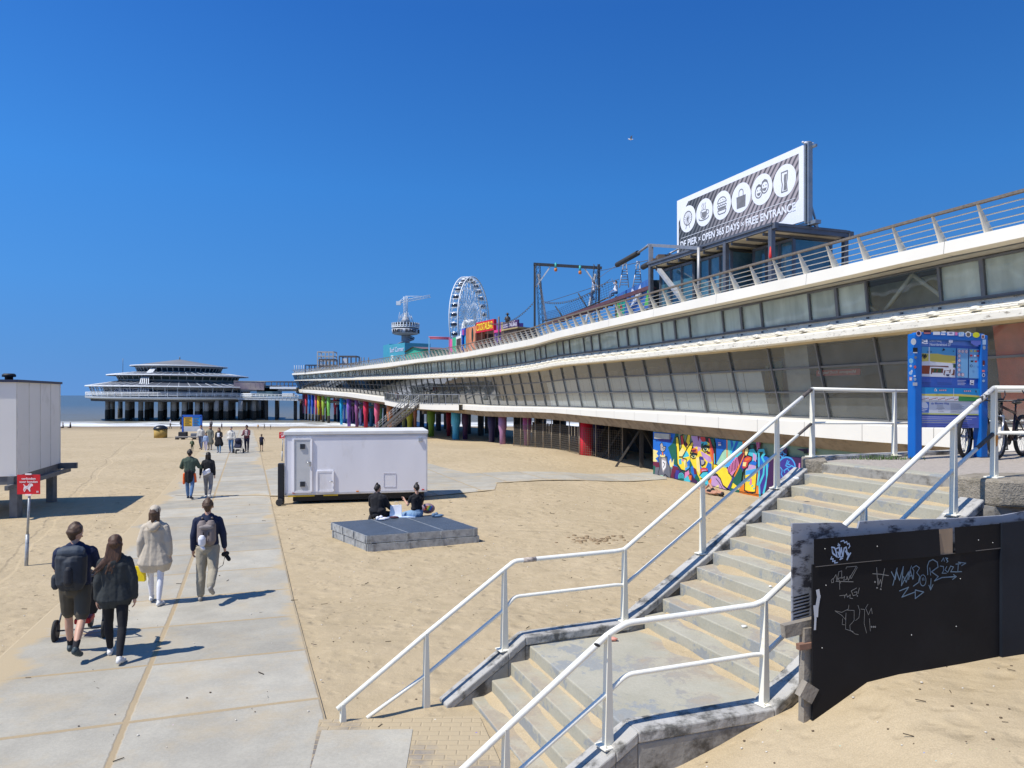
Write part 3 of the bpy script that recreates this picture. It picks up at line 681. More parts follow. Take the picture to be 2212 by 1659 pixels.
dk = MB(); dk.quad(at(6, sD, 4.0, .04), at(6, sE, 4.0, .04), at(5, sE, 3.6, .1), at(5, sD, 3.6, .1)); dk.build("dark_shop_wall", mat("shop_dark", (.035, .035, .035), .7, var=.5, scale=1.5), pier)
sC = s_of_u(2125, 1.6)
rw = MB(); rw.quad(at(6, 0, 2.5, .04), at(6, sC, 2.5, .04), at(5, sC, 2.0, .1), at(5, 0, 2.0, .1)); rw.build("kiosk_wall", mat("kiosk_red", (.85, .15, .09), .6, var=.15), pier, label="red kiosk wall behind the glass at the near end")
wb = MB()
for u0, u1, dz in ((1655, 1700, 0), (1960, 2060, 0)):
    s0, s1 = s_of_u(u1, 1.6), s_of_u(u0, 1.6); wb.quad(at(6, s0, 2.9, .04), at(6, s1, 2.9, .04), at(5, s1, 2.5, .1), at(5, s0, 2.5, .1))
wb.build("partition", mat("partition_grey", (.45, .45, .43), .8, var=.1), pier)
# shop things seen through the glass: fridge, drawn lady poster, shop sign, boxes
def hall_box(name, u, off, d, col_, zb=0):
    s = s_of_u(u, off); q = at(6, s, off); m = MB(); dd = plan(s)[1]; m.box(q + Vector((0, 0, zb + d[2] / 2 + .04)), d, math.atan2(dd.y, dd.x)); return m.build(name, col_, pier)
hall_box("fridge", 2165, 2.9, (1.0, .6, 2.2), mat("fridge_dark", (.06, .05, .05), .3))
hall_box("fridge_frame", 2120, 2.75, (.10, .5, 2.5), paint(150, 160, 158))
hall_box("counter", 1420, 2.6, (1.1, .5, .95), mat("counter_wood", (.55, .47, .30), .6))
hall_box("box", 1612, 2.4, (.5, .3, .45), paint(175, 185, 178)); hall_box("poster", 1675, 2.6, (.9, .05, 2.3), paint(60, 90, 70)); hall_box("board", 1655, 2.4, (.25, .05, 1.2), mat("ply_yellow", (.55, .45, .25), .7), .9)
s = s_of_u(1810, 2.4); sgb = MB(); a = at(6, s_of_u(1860, 2.2), 2.2, 1.75); b_ = at(6, s_of_u(1765, 2.2), 2.2, 1.75)
sgb.beam(a, b_, .04, .22); sgb.cur = 1; nn = nrm(s); dd = (a - b_).normalized()
add_text(sgb, "Original Dutch stroopwafel", lambda x, y, z: b_ + dd * (x * 1.0 + .12) + Vector((0, 0, y - .06)) + nn * (.03 + z), fit=(0, 0, (a - b_).length - .3, .13), extr=.002)
sgb.build("shop_sign", [mat("sign_red", (.5, .06, .04), .5), paint(235, 235, 230)], pier)
ff = MB(); s1, s2 = s_of_u(2190, 2.4), s_of_u(2150, 2.4); a = at(6, s1, 2.5, 1.3); b_ = at(6, s2, 2.5, 1.3); dd = (a - b_).normalized(); nn = nrm(s1)
add_text(ff, "Coca-Cola", lambda x, y, z: b_ + dd * x + Vector((0, 0, y + x * .15)) + nn * (.08 + z), fit=(0, 0, (a - b_).length, .16), extr=.002); ff.build("fridge_lettering", paint(200, 60, 50), pier)
# end wall towards the sea
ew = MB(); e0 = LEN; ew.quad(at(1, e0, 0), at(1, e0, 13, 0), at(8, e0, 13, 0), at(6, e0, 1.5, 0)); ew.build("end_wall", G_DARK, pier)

# ---- piles
def pile(u, width, colr, base_v=None, off=2.0, old=False, neck=True, label=None):
    s = s_of_u(u, off); q, d = plan(s, off); top = zl(8, s) + .3
    r = max(.32, width / F * q.y / 2); zb = zg(q.x, q.y) - .6
    if q.y > 118: zb = -3.5
    m = MB(); H_ = top - zb; zc = top - (top - (-2.3 if q.y > 118 else zg(q.x, q.y))) * .45
    if neck and q.y > 60: prof = [(r * .72, zb), (r * .72, zc - .5), (r, zc), (r, top)]
    else: prof = [(r, zb), (r, top)]
    m.lathe((q.x, q.y, 0), prof, 20)
    if old: m.cur = 1; m.lathe((q.x, q.y, 0), [(r * .80, zb), (r * .84, -2.3 + 1.3), (r * .74, -2.3 + 1.6)], 14)
    return m.build("pile", [colr, mat("barnacle_dark", (.06, .055, .045), .95, var=.4, scale=5)], pier, label=label)
def pc(r, g, b_, nm=None): return mat("pile_%d_%d_%d" % (r, g, b_), col(r, g, b_), .55, var=.06, scale=.8, col2=tuple(c * .72 for c in col(r, g, b_)), mix=(.62, .85), mscale=1.2)
PL = [ # u, width px, colour, inset, barnacles, label
 (656, 5, (165, 110, 150), 2, 1, "mauve pile nearest the sea"), (662, 5, (215, 70, 85), 2, 1, "small red pile beside the seaward mauve one"), (668.5, 5.5, (20, 110, 200), 2, 1, "bright blue pile out in the surf"), (675.5, 6, (30, 70, 190), 2, 1, "deep blue pile out in the surf"),
 (683, 5, (225, 95, 105), 2, 1, "coral pile next to the yellow one"), (688.5, 6.5, (225, 195, 30), 2, 1, "bright yellow pile"), (693.5, 4.5, (230, 120, 40), 5, 0, "orange pile behind the yellow one"), (698.5, 7.3, (160, 190, 60), 2, 1, "lime pile between yellow and green"), (705, 4, (180, 180, 60), 6, 0, "olive pile behind the green one"), (710, 7.6, (125, 190, 85), 2, 1, "leaf green pile"),
 (724, 8, (195, 60, 80), 6, 1, "dull red pile set back"), (731.5, 3.5, (40, 50, 120), 7, 0, "navy pile set far back"), (737.5, 7.6, (25, 155, 200), 2, 0, "cyan pile at the seaward group"), (744.5, 5, (40, 90, 180), 5, 0, "blue pile behind cyan"), (754, 10, (130, 90, 180), 2, 0, "violet pile"), (763, 6, (110, 55, 110), 6, 0, "plum pile set back"), (771, 9.8, (150, 90, 140), 2, 0, "mauve pile among the seaward group"), (779.5, 7, (150, 130, 175), 5, 0, "lavender pile set back"), (790.5, 11.5, (215, 50, 80), 2, 0, "crimson pile behind the white cabin"), (802, 9.5, (70, 140, 175), 5, 0, "steel blue pile set back"), (814.5, 12, (225, 105, 135), 2, 0, "pink pile behind the steel stair"), (823, 6, (110, 165, 95), 6, 0, "green pile set back"),
 (842, 13.5, (210, 130, 70), 2.2, 0, "orange pile under the terrace"), (854, 9, (120, 120, 115), 6, 0, "bare grey pile"), (872, 10, (205, 195, 110), 6, 0, "pale yellow pile set back"), (885.5, 15, (180, 180, 50), 2.2, 0, "yellow-green pile under the stair head"), (897, 8, (205, 130, 90), 6, 0, "tan pile set back"),
 (931.7, 17.4, (110, 150, 50), 2, 0, "grass green pile right of the white cabin"), (969, 11.5, (150, 25, 50), 4.5, 0, "dark red pile"), (985, 20.4, (80, 180, 215), 2, 0, "light cyan pile right of the white cabin"), (1005, 15, (75, 40, 75), 3, 0, "dark plum pile"), (1062, 17.4, (40, 35, 80), 3, 0, "navy pile"), (1086, 18, (165, 120, 155), 2, 0, "big mauve pile on the sand"),
 (1139, 19.5, (180, 90, 145), 3, 0, "magenta pile inside the wire fence"), (1266.5, 28, (220, 30, 55), 2.2, 0, "big red pile at the end of the wire fence"), (1291, 21, (50, 35, 80), 5, 0, "dark purple pile behind the red one")]
for u, wd, c, off, old, lb_ in PL: pile(u, wd, pc(*c), off=off, old=bool(old), label=lb_)
DK = mat("dark_pile", (.07, .065, .06), .9, var=.3)
k = 0
for j in range(22):             # plain piles in the depth of the pier
    s = LEN * (.28 + .70 * j / 22)
    for off in (8.5, 11.5):
        q, d = plan(s, off + (j % 3) * .4); m = MB(); zb = min(zg(q.x, q.y), -2.0) - 1.0
        m.lathe((q.x, q.y, 0), [(.42, zb), (.42, zl(8, s) + .28)], 10); m.build("pile", DK, pier)
cb = MB()
for j in range(9):
    s = LEN * (.52 + .46 * j / 9); a = at(8, s, 1.8, -.25); b_ = at(8, s, 12.5, -.25); cb.beam(a, b_, .8, .5)
    if j > 3: cb.beam(a - Vector((0, 0, 1.1)), b_ - Vector((0, 0, 1.1)), .5, .4)
cb.build("cross_beam", mat("cross_beam_grey", (.22, .21, .19), .9, var=.2), pier)

# ---- railing along the roof edge
rail = thing("roof_railing", "cream railing with leaning posts and a dark wooden handrail along the pier roof", "railing", (12.6, 17.6, 7.6))
RH = .78
def rtop(s): return at(1, s, -.10 + .0, RH)
hb = MB()
for a, b_ in zip(SS, SS[1:]): hb.beam(rtop(a), rtop(b_), .13, .07)
hb.build("handrail", WOODR, rail)
for f in (.18, .38, .58, .78):
    wr = MB(); wr.tube([at(1, s, .38, 0).lerp(rtop(s), f) + Vector((0, 0, .01)) for s in SS], .018, 6); wr.build("rail_wire", POSTC, rail)
np_ = int(LEN / 1.35); late = MB()
for i in range(np_):
    s = .3 + i * 1.35; n = nrm(s); d = Vector((*plan(s)[1], 0)); m = MB() if i < 98 else late
    b0 = at(1, s, .16, 0); b1 = at(1, s, .50, 0); t0 = at(1, s, -.12, RH - .03); t1 = at(1, s, -.05, RH - .03); hw = d * .022
    m.hexa([b0 - hw, b1 - hw, t1 - hw, t0 - hw], [b0 + hw, b1 + hw, t1 + hw, t0 + hw])
    if i < 98: m.build("post", POSTC, rail)
late.build("post", POSTC, rail, kind='stuff')

# ---- terrace and its steel stair
ter = thing("terrace", "terrace with grey railing sticking out of the pier above the piles", "terrace", (-13, 88, 3))
sR_, sL_ = s_of_u(976, -.5), s_of_u(833, -.5)
tf = lambda s, o, dz=0: Vector((*plan(s, o)[0], zl(6, s) + dz))
m = MB(); ts = [lerp(sR_, sL_, i / 8) for i in range(9)]
ou = [(.3 if i in (0,) else -1.6 if i < 8 else .3) for i in range(9)]
outer = [tf(s, o) for s, o in zip(ts, ou)]; inner = [tf(s, 1.5) for s in ts]
for i in range(8):
    m.quad(inner[i], inner[i + 1], outer[i + 1], outer[i]); z = Vector((0, 0, -.62)); m.quad(outer[i], outer[i + 1], outer[i + 1] + z, outer[i] + z); m.quad(outer[i] + z, outer[i + 1] + z, inner[i + 1] + z, inner[i] + z)
m.build("slab", WHITEB, ter)
RG = mat("grey_rail_steel", (.30, .31, .32), .5, .4)
rr = MB()
for i in range(8):
    for h in (1.1, .1): rr.beam(outer[i] + Vector((0, 0, h)), outer[i + 1] + Vector((0, 0, h)), .09, .07)
    for k in range(4): q = outer[i].lerp(outer[i + 1], k / 4); rr.beam(q, q + Vector((0, 0, 1.1)), .09, .06)
rr.build("railing", RG, ter)
gg = MB()
for i in range(8): gg.quad(outer[i] + Vector((0, 0, .12)), outer[i + 1] + Vector((0, 0, .12)), outer[i + 1] + Vector((0, 0, 1.05)), outer[i] + Vector((0, 0, 1.05)))
gg.build("rail_glass", glass_mat("rail_glass", (.45, .48, .48), -1.5, .25, (.10, .10, .10)), ter)
stair = thing("steel_stair", "straight grey steel stair from the terrace down to the sand", "stair", (-14, 86, 1))
sT = s_of_u(906, -1.6); ptop = tf(sT, -1.65); dT = Vector((*plan(sT)[1], 0)); 
pbot = ptop + dT * 10.5 + nrm(sT) * 2.0; pbot.z = zg(pbot.x, pbot.y); side = nrm(sT) * 1.3
st = MB(); st.beam(ptop + Vector((0, 0, -.15)), pbot + Vector((0, 0, -.1)), .12, .35).beam(ptop + side + Vector((0, 0, -.15)), pbot + side + Vector((0, 0, -.1)), .12, .35); st.build("stringer", mat("stair_dark", (.12, .11, .10), .6, .3), stair)
st = MB()
for i in range(20):
    q = ptop.lerp(pbot, (i + .5) / 20); st.beam(q, q + side, .34, .05)
st.build("tread", mat("stair_tread", (.45, .44, .42), .6, .3), stair)
st = MB()
for o_ in (Vector(), side):
    for h in (1.05, .75, .45): st.tube([ptop + o_ + Vector((0, 0, h)), pbot + o_ + Vector((0, 0, h))], .045, 6)
    for i in range(11): q = ptop.lerp(pbot, i / 10) + o_; st.tube([q, q + Vector((0, 0, 1.05))], .045, 6)
st.build("handrail", RG, stair)
# ================================================================ things on and beyond the pier
WH = mat("white_steel", (.78, .80, .80), .45, var=.05); WHG = mat("white_grey", (.60, .62, .62), .6, var=.1)
NAVG = mat("navy_glass", (.02, .03, .045), .12, spec=.8, var=.1)
def yz(Y):                     # deck height at a given distance along the pier
    lo, hi = 0, LEN
    for _ in range(40):
        m_ = (lo + hi) / 2
        if plan(m_)[0].y < Y: lo = m_
        else: hi = m_
    return zl(1, lo) + DECKZ, lo
def facebox(name, u0, Y0, u1, Y1, vt, depth, m, parent=None, zb=None, vb=None, bevel=0, **tags):
    a = P(u0, vt, Y0); b_ = P(u1, vt, Y1); zt = a.z
    zb = yz(Y0)[0] if zb is None else zb
    if vb is not None: zb = P(u0, vb, Y0).z
    d = Vector((b_.x - a.x, b_.y - a.y, 0)).normalized(); nn = Vector((-d.y, d.x, 0))
    if nn.y < 0: nn = -nn
    A, B = Vector((a.x, a.y, zb)), Vector((b_.x, b_.y, zb)); D = nn * depth; up = Vector((0, 0, zt - zb))
    mb = MB().hexa([A, B, B + D, A + D], [A + up, B + up, B + D + up, A + D + up])
    if d.cross(nn).z < 0: mb.f = [tuple(reversed(f)) for f in mb.f]
    return mb.build(name, m, parent, bevel=bevel, **tags), A, B, zt, d, -nn

# ---- pavilion on the sea
PX, PY = -85.9, 178.0
pav = thing("sea_pavilion", "round three-tier glass pavilion standing on dark piles in the sea", "pavilion", (PX, PY, 3.3))
def ring(r, z, n=32, sx=1.0, ph=0): return [Vector((PX + r * math.cos(2 * math.pi * k / n + ph), PY + r * math.sin(2 * math.pi * k / n + ph) * .95, z)) for k in range(n)]
def loft(mb, rs, n=32):
    for a, b_ in zip(rs, rs[1:]):
        for k in range(n): mb.quad(a[k], a[(k + 1) % n], b_[(k + 1) % n], b_[k])
m = MB(); loft(m, [ring(5, 2.6), ring(19.5, 2.5), ring(21.5, 2.95), ring(21.6, 3.3), ring(5, 3.32)]); m.build("deck", WHG, pav)
m = MB()
for h in (.35, .65, .95): m.tube(ring(21.4, 3.3 + h), .07, 5, close=True)
for q in ring(21.4, 3.3, 64): m.tube([q, q + Vector((0, 0, .95))], .06, 4)
m.build("railing", WH, pav)
def tier(name, r0, z0, r1, z1, n=32, bars=(0.5,)):
    g = MB(); loft(g, [ring(r0, z0), ring(r1, z1)]); g.build(name + "_glass", NAVG if name != "middle" else mat("green_glass", (.07, .10, .09), .15, spec=.8), pav)
    f = MB()
    for k in range(48):
        a = 2 * math.pi * k / 48; p0 = Vector((PX + (r0 + .06) * math.cos(a), PY + (r0 + .06) * math.sin(a) * .95, z0)); p1 = Vector((PX + (r1 + .06) * math.cos(a), PY + (r1 + .06) * math.sin(a) * .95, z1)); f.tube([p0, p1], .11, 4)
    for b_ in (0.02,) + bars + (.98,): f.tube(ring(lerp(r0, r1, b_) + .1, lerp(z0, z1, b_)), .09, 4, close=True)
    f.build(name + "_window_frame", WHG, pav)
tier("lower", 17.0, 3.3, 17.6, 5.5, bars=(.35, .75)); tier("middle", 14.0, 7.0, 14.6, 8.2, bars=(.2,)); tier("upper", 9.8, 9.25, 10.4, 10.5, bars=(.85,))
def roof(name, r0, z0, r1, z1, ribs):
    m = MB(); loft(m, [ring(r0, z0), ring(r0, z0 + .12), ring(r1, z1)]); m.build(name, mat("roof_slate", (.09, .10, .12), .5, var=.15) if ribs else mat("roof_lead", (.20, .20, .20), .6, var=.1, scale=.3), pav)
    m = MB(); m.tube(ring(r0 + .05, z0 + .05), .15, 6, close=True)
    if ribs:
        for k in range(54):
            a = 2 * math.pi * k / 54; c, s = math.cos(a), math.sin(a) * .95
            m.tube([Vector((PX + r0 * c, PY + r0 * s, z0 + .16)), Vector((PX + r1 * c, PY + r1 * s, z1 + .08))], .055, 4)
    m.build(name + "_edge", WH, pav)
roof("lower_roof", 21.5, 5.62, 14.2, 6.95, 1); roof("middle_roof", 16.9, 8.3, 10.2, 9.2, 1); roof("top_roof", 11.6, 10.65, .3, 12.5, 0)
m = MB(); m.tube([(PX, PY, 12.4), (PX, PY, 13.2)], .12, 6); m.tube([(PX - 10.5, PY - 8, 8.8), (PX - 10.5, PY - 8, 12.3)], .06, 4); m.build("mast", DARKM, pav)
# glazed canopy posts over the terrace on the left
m = MB()
for k in range(24, 46):
    a = 2 * math.pi * k / 48 * 1.0; c, s = math.cos(a), math.sin(a) * .95
    m.tube([Vector((PX + 19.8 * c, PY + 19.8 * s, 3.3)), Vector((PX + 20.6 * c, PY + 20.6 * s, 5.6))], .12, 4)
for z in (4.5, 5.2): m.tube(ring(20.2, z), .06, 4, close=True)
m.build("canopy_post", WHG, pav)
for tx, ang, wd in (("◊ ZILT", 252, 5.2), ("DAK TERRAS", 266, 5.4)):
    m = MB(); a = R(ang); c0 = Vector((PX + 18.6 * math.cos(a), PY + 18.6 * math.sin(a) * .95, 4.6)); dx = Vector((-math.sin(a), math.cos(a), 0)); nn = Vector((math.cos(a), math.sin(a), 0))
    m.beam(c0 - dx * wd / 2, c0 + dx * wd / 2, .12, 1.3); m.cur = 1
    add_text(m, tx.replace("◊ ", ""), lambda x, y, z: c0 + dx * x + Vector((0, 0, y)) + nn * (.08 + z), fit=(-wd * .32, -.35, wd * .42, .35), bold=.01)
    if ang == 252:
        for k in range(4):
            p0 = Vector((math.cos(k * math.pi / 2), 0, math.sin(k * math.pi / 2))) * .38; p1 = Vector((math.cos((k + 1) * math.pi / 2), 0, math.sin((k + 1) * math.pi / 2))) * .38
            ce = c0 - dx * wd * .40 + nn * .1; m.beam(ce + dx * p0.x + Vector((0, 0, p0.z)), ce + dx * p1.x + Vector((0, 0, p1.z)), .03, .1)
    m.build("sign", [mat("sign_navy", (.03, .06, .16), .5), paint(220, 225, 230)], pav)
# stair bundle at the middle
m = MB()
for k in range(5):
    a = R(262 + k * 1.6); m.beam(Vector((PX + 15.5 * math.cos(a), PY + 15.5 * math.sin(a), 7.4)), Vector((PX + 10.2 * math.cos(a - .1), PY + 10.2 * math.sin(a - .1), 9.9)), .18, .3)
    m.beam(Vector((PX + 21.0 * math.cos(a + .12), PY + 20.0 * math.sin(a + .12), 4.6)), Vector((PX + 15.2 * math.cos(a), PY + 15.2 * math.sin(a), 7.8)), .18, .3)
m.build("outer_stair", WH, pav)
cu = [(230 + x * .1808) * KV for x in (680, 800, 995, 1130, 1185, 1275, 1430, 1590, 1715, 1880, 1960, 2020, 2190)] + [(600 + x * .1808) * KV for x in (140, 250, 380, 440, 570, 680, 725, 795, 880, 985, 1060, 1120, 1200, 1300, 1340, 1450, 1540, 1680, 1780, 1900, 1990, 2100, 2190)]
pg = mat("pavilion_pile_grey", (.34, .34, .33), .8, var=.15, scale=.7)
for i, u in enumerate(cu):
    Y = PY + (-14 if i % 3 == 0 else -3 if i % 3 == 1 else 9) * math.sqrt(max(.1, 1 - ((u - 358) / 190) ** 2)); x = (u - CX) / F * Y; m = MB()
    m.lathe((x, Y, 0), [(.58, -.4 + .6 * mnoise.noise(Vector((i, 0, 0)))), (.58, 2.6)], 12); m.cur = 1
    m.lathe((x, Y, 0), [(.60, -4), (.62, -.4), (.585, 0.1 + .5 * mnoise.noise(Vector((i, 5, 0))))], 12); m.build("pile", [pg, MATS["barnacle_dark"]], pav)
m = MB(); loft(m, [ring(2, 2.55), ring(20.3, 2.2), ring(20.3, 2.9)]); m.build("under_beam", DK, pav)
pav.rotation_euler = (0, R(.55), 0); pav.scale = (.95, .95, 1.0); pav.location.x += 3.4

# ---- footbridge between pavilion and pier
br = thing("foot_bridge", "glazed footbridge above an open deck linking the pavilion and the pier", "bridge", (-60, 172, 3))
m = MB(); A, B = P(505, 861, 172), P(652, 864, 172)
m.beam(A, B, 6, .35); m.build("lower_deck", WHG, br)
m = MB(); 
for h in (.4, .8, 1.2):
    m.tube([A + Vector((0, -3, h)), B + Vector((0, -3, h))], .07, 4)
for k in range(19): q = A.lerp(B, k / 18) + Vector((0, -3, 0)); m.tube([q, q + Vector((0, 0, 1.2))], .06, 4)
m.build("railing", WH, br)
m = MB(); m.beam(P(528, 842, 172), P(640, 841, 172), 5, .9); m.build("upper_deck", DARKM, br)
m = MB(); m.beam(P(583, 837.5, 169.2), P(640, 838, 169.2), .2, .5); m.build("fascia", WH, br)
m = MB(); m.beam(P(505, 831, 169.4), P(571, 834, 169.4), .15, 2.0); m.build("side_panel", mat("faded_purple_panel", (.20, .16, .20), .7, var=.25, scale=.3, col2=(.36, .30, .26), mix=(.45, .7), mscale=.3), br)
m = MB(); m.quad(P(505, 825, 169.5), P(640, 825, 169.5), P(640, 838, 169.5), P(505, 838, 169.5)); m.build("bridge_glass", glass_mat("bridge_glass", (.35, .55, .7), .06, .1, (.1, .2, .3)), br)
m = MB(); m.tube([P(505, 824, 169.4), P(640, 825, 169.4)], .16, 4)
for u in (508, 518, 530, 541, 552, 562, 571, 573, 586, 598, 605, 614, 623, 632): m.tube([P(u, 824.5, 169.4), P(u, 838, 169.4)], .10, 4)
m.tube([P(573, 833, 169.4), P(640, 833, 169.4)], .07, 4); m.build("frame", DARKM, br)
for u, Y in ((575.6, 172), (597.5, 173), (638, 172), (650.6, 176), (571, 180), (600, 181)):
    q = P(u, 865, Y); m = MB(); m.lathe((q.x, q.y, 0), [(.42, -4), (.42, q.z + .3)], 10); m.build("pile", DK, br)
m = MB(); q = P(585, 850, 172); m.box(q + Vector((0, -1, .6)), (5, 3, 2.6)); m.build("lift_cabin", mat("cabin_glass", (.10, .17, .20), .2), br)
for u in (533, 623):
    q = P(u, 853.5, 170); m = MB(); m.box(q, (2.6, 1.2, .9)); tag(m.build("white_cabin", WH, None, bevel=.08), "small white box by the %s end of the open deck" % ("pavilion" if u == 533 else "pier"), "storage box")

# ---- Ferris wheel
WC = P(1016, 696, 330); WRd = 20.6; W1 = Vector((.30, .954, 0)); WN = Vector((.954, -.30, 0)); UP = Vector((0, 0, 1))
fw = thing("ferris_wheel", "tall white Ferris wheel with glazed cabins rising behind the pier", "ferris wheel", WC)
def wp(a, r, o): return WC + W1 * (r * math.cos(a)) + UP * (r * math.sin(a)) + WN * o
for o_ in (-2, 2):
    m = MB(); m.tube([wp(2 * math.pi * k / 72, WRd, o_) for k in range(72)], .27, 8, close=True); m.tube([wp(2 * math.pi * k / 72, WRd - 2.0, o_ * .8) for k in range(72)], .16, 6, close=True); m.build("rim", WH, fw)
NG = 30
sp = None
for k in range(NG):
    a = 2 * math.pi * k / NG; m = MB()
    for o_ in (-2, 2):
        m.tube([wp(a, 1.2, o_ * 1.2), wp(a, WRd, o_)], .08, 4); m.tube([wp(a, WRd - 2, o_ * .8), wp(a + math.pi / NG, WRd, o_)], .07, 4); m.tube([wp(a, WRd - 2, o_ * .8), wp(a - math.pi / NG, WRd, o_)], .07, 4)
        for r0, r1 in ((5, 9), (9, 13.5), (13.5, 18)):
            m.tube([wp(a, r0, o_ * 1.1), wp(a + 2 * math.pi / NG, r1, o_)], .055, 4); m.tube([wp(a, r1, o_), wp(a + 2 * math.pi / NG, r0, o_ * 1.1)], .055, 4)
    m.tube([wp(a, WRd, -2), wp(a, WRd, 2)], .10, 4); m.tube([wp(a, WRd - 5, -1.6), wp(a, WRd - 5, 1.6)], .08, 4); m.build("spoke", WH, fw)
    c = wp(a + math.pi / NG, WRd - .4, 0) - UP * .9; m = MB()
    m.ball(c + UP * .1, (1.15, 1.15, 1.3), 12); m.tube([wp(a + math.pi / NG, WRd, -2), wp(a + math.pi / NG, WRd, 2)], .12, 4)
    g = m.build("gondola", WH, fw); m = MB(); m.ball(c + UP * .1, (1.45, 1.45, .95), 12); m.build("cabin_window", mat("cabin_window", (.02, .025, .045), .1, spec=.9), g)
m = MB(); m.tube([wp(0, 0, -3), wp(0, 0, 3)], 1.2, 14); m.build("hub", WH, fw)
m = MB()
for o_ in (-3.4, 3.4):
    for sx in (-1, 1): m.tube([wp(0, 0, o_), WC + W1 * (sx * 9.5) + WN * (o_ * 1.6) - UP * 30], .5, 8)
m.build("support_leg", WH, fw)

# ---- bungee tower
TY = 300; TC = P(876, 722, TY); TZ = lambda v: CZ + (HV - v) * TY / F
bt = thing("bungee_tower", "round concrete lookout tower with a white crane on top and big black letters", "tower", TC)
CONC = mat("tower_concrete", (.36, .36, .36), .85, var=.1)
m = MB(); m.lathe((TC.x, TC.y, 0), [(2.4, 0), (1.8, TZ(745)), (1.7, TZ(720))], 20); m.build("shaft", CONC, bt)
m = MB(); m.lathe((TC.x, TC.y, 0), [(1.9, TZ(725)), (4.8, TZ(722.5)), (5.5, TZ(720.8)), (5.75, TZ(711.5)), (5.2, TZ(711))], 32); m.build("drum", mat("tower_white", (.48, .50, .53), .6, var=.06), bt)
m = MB(); m.lathe((TC.x, TC.y, 0), [(5.2, TZ(711.5)), (5.2, TZ(700)), (5.6, TZ(699.6)), (5.6, TZ(698.4)), (2, TZ(697))], 32); m.build("gallery", mat("tower_glass", (.10, .12, .14), .3), bt)
m = MB()
for k in range(28):
    a = 2 * math.pi * k / 28; c, s = math.cos(a), math.sin(a); m.beam((TC.x + 5.7 * c, TC.y + 5.7 * s, TZ(708)), (TC.x + 5.7 * c, TC.y + 5.7 * s, TZ(698)), .45, .22, (c, s, 0))
for v in (704.5, 708): m.tube([(TC.x + 5.6 * math.cos(t * math.pi / 16), TC.y + 5.6 * math.sin(t * math.pi / 16), TZ(v)) for t in range(32)], .25 if v > 706 else .15, 5, close=True)
m.build("fin", WH, bt)
m = MB()
def bandfn(a0):
    return lambda x, y, z: (TC.x + (5.78 + z) * math.cos(a0 + x / 5.7), TC.y + (5.78 + z) * math.sin(a0 + x / 5.7), TZ(720.2) + y)
for a0 in (R(214), R(278), R(342)): add_text(m, "BUNGY", bandfn(a0), fit=(0, 0, 5.1, 1.5), bold=.015, extr=.05)
m.build("lettering", paint(20, 22, 26), bt)
m = MB()
for k in range(46):
    a = R(150 + k * 9); r = 3.6; z = TZ(752) + k * .155; m.beam((TC.x + 1.9 * math.cos(a), TC.y + 1.9 * math.sin(a), z), (TC.x + r * math.cos(a), TC.y + r * math.sin(a), z), .7, .18)
m.tube([(TC.x + 3.65 * math.cos(R(150 + k * 9)), TC.y + 3.65 * math.sin(R(150 + k * 9)), TZ(752) + k * .155 + .45) for k in range(46)], .22, 5); m.build("spiral_stair", mat("tower_grey", (.22, .25, .29), .7), bt)
m = MB(); m.lathe((TC.x, TC.y, 0), [(2.3, TZ(698)), (1.6, TZ(690)), (.9, TZ(684)), (.5, TZ(676))], 10); m.build("machine_room", mat("tower_mast_grey", (.40, .42, .44), .6, var=.3, scale=2), bt)
m = MB()
for k in range(10):
    a = R(k * 36); m.tube([(TC.x + 3.4 * math.cos(a), TC.y + 3.4 * math.sin(a), TZ(698)), (TC.x + 2.4 * math.cos(a), TC.y + 2.4 * math.sin(a), TZ(682 - (k % 3) * 4))], .08, 4)
    m.tube([(TC.x + 2.6 * math.cos(a), TC.y + 2.6 * math.sin(a), TZ(686)), (TC.x + 2.6 * math.cos(a + .63), TC.y + 2.6 * math.sin(a + .63), TZ(686))], .06, 4)
m.build("antenna_frame", WHG, bt)
m = MB()
def lattice(mb, a, b_, wd, n, r=.1):
    a = Vector(a); b_ = Vector(b_); d = (b_ - a).normalized(); x = d.cross(Vector((.3, .9, .2))).normalized() * wd / 2; y = d.cross(x).normalized() * wd / 2
    cs = [x + y, x - y, -x - y, -x + y]
    for c in cs: mb.tube([a + c, b_ + c], r, 4)
    for k in range(n):
        p0 = a.lerp(b_, k / n); p1 = a.lerp(b_, (k + 1) / n)
        for i in range(4): mb.tube([p0 + cs[i], p1 + cs[(i + 1) % 4]], r * .7, 4)
lattice(m, P(876, 680, TY), P(876, 641, TY), 1.3, 12, .08); lattice(m, P(878, 649.5, TY), P(930, 639.5, TY), 1.0, 16, .075); lattice(m, P(876, 649.5, TY), P(861, 653.5, TY), .9, 5, .08)
m.tube([P(876, 640, TY), P(912, 639.8, TY)], .10, 4); m.tube([P(876, 640, TY), P(861, 652, TY)], .08, 4); m.box(P(861, 655, TY), (1.8, 1.2, 1.6)); m.build("crane", WH, bt)

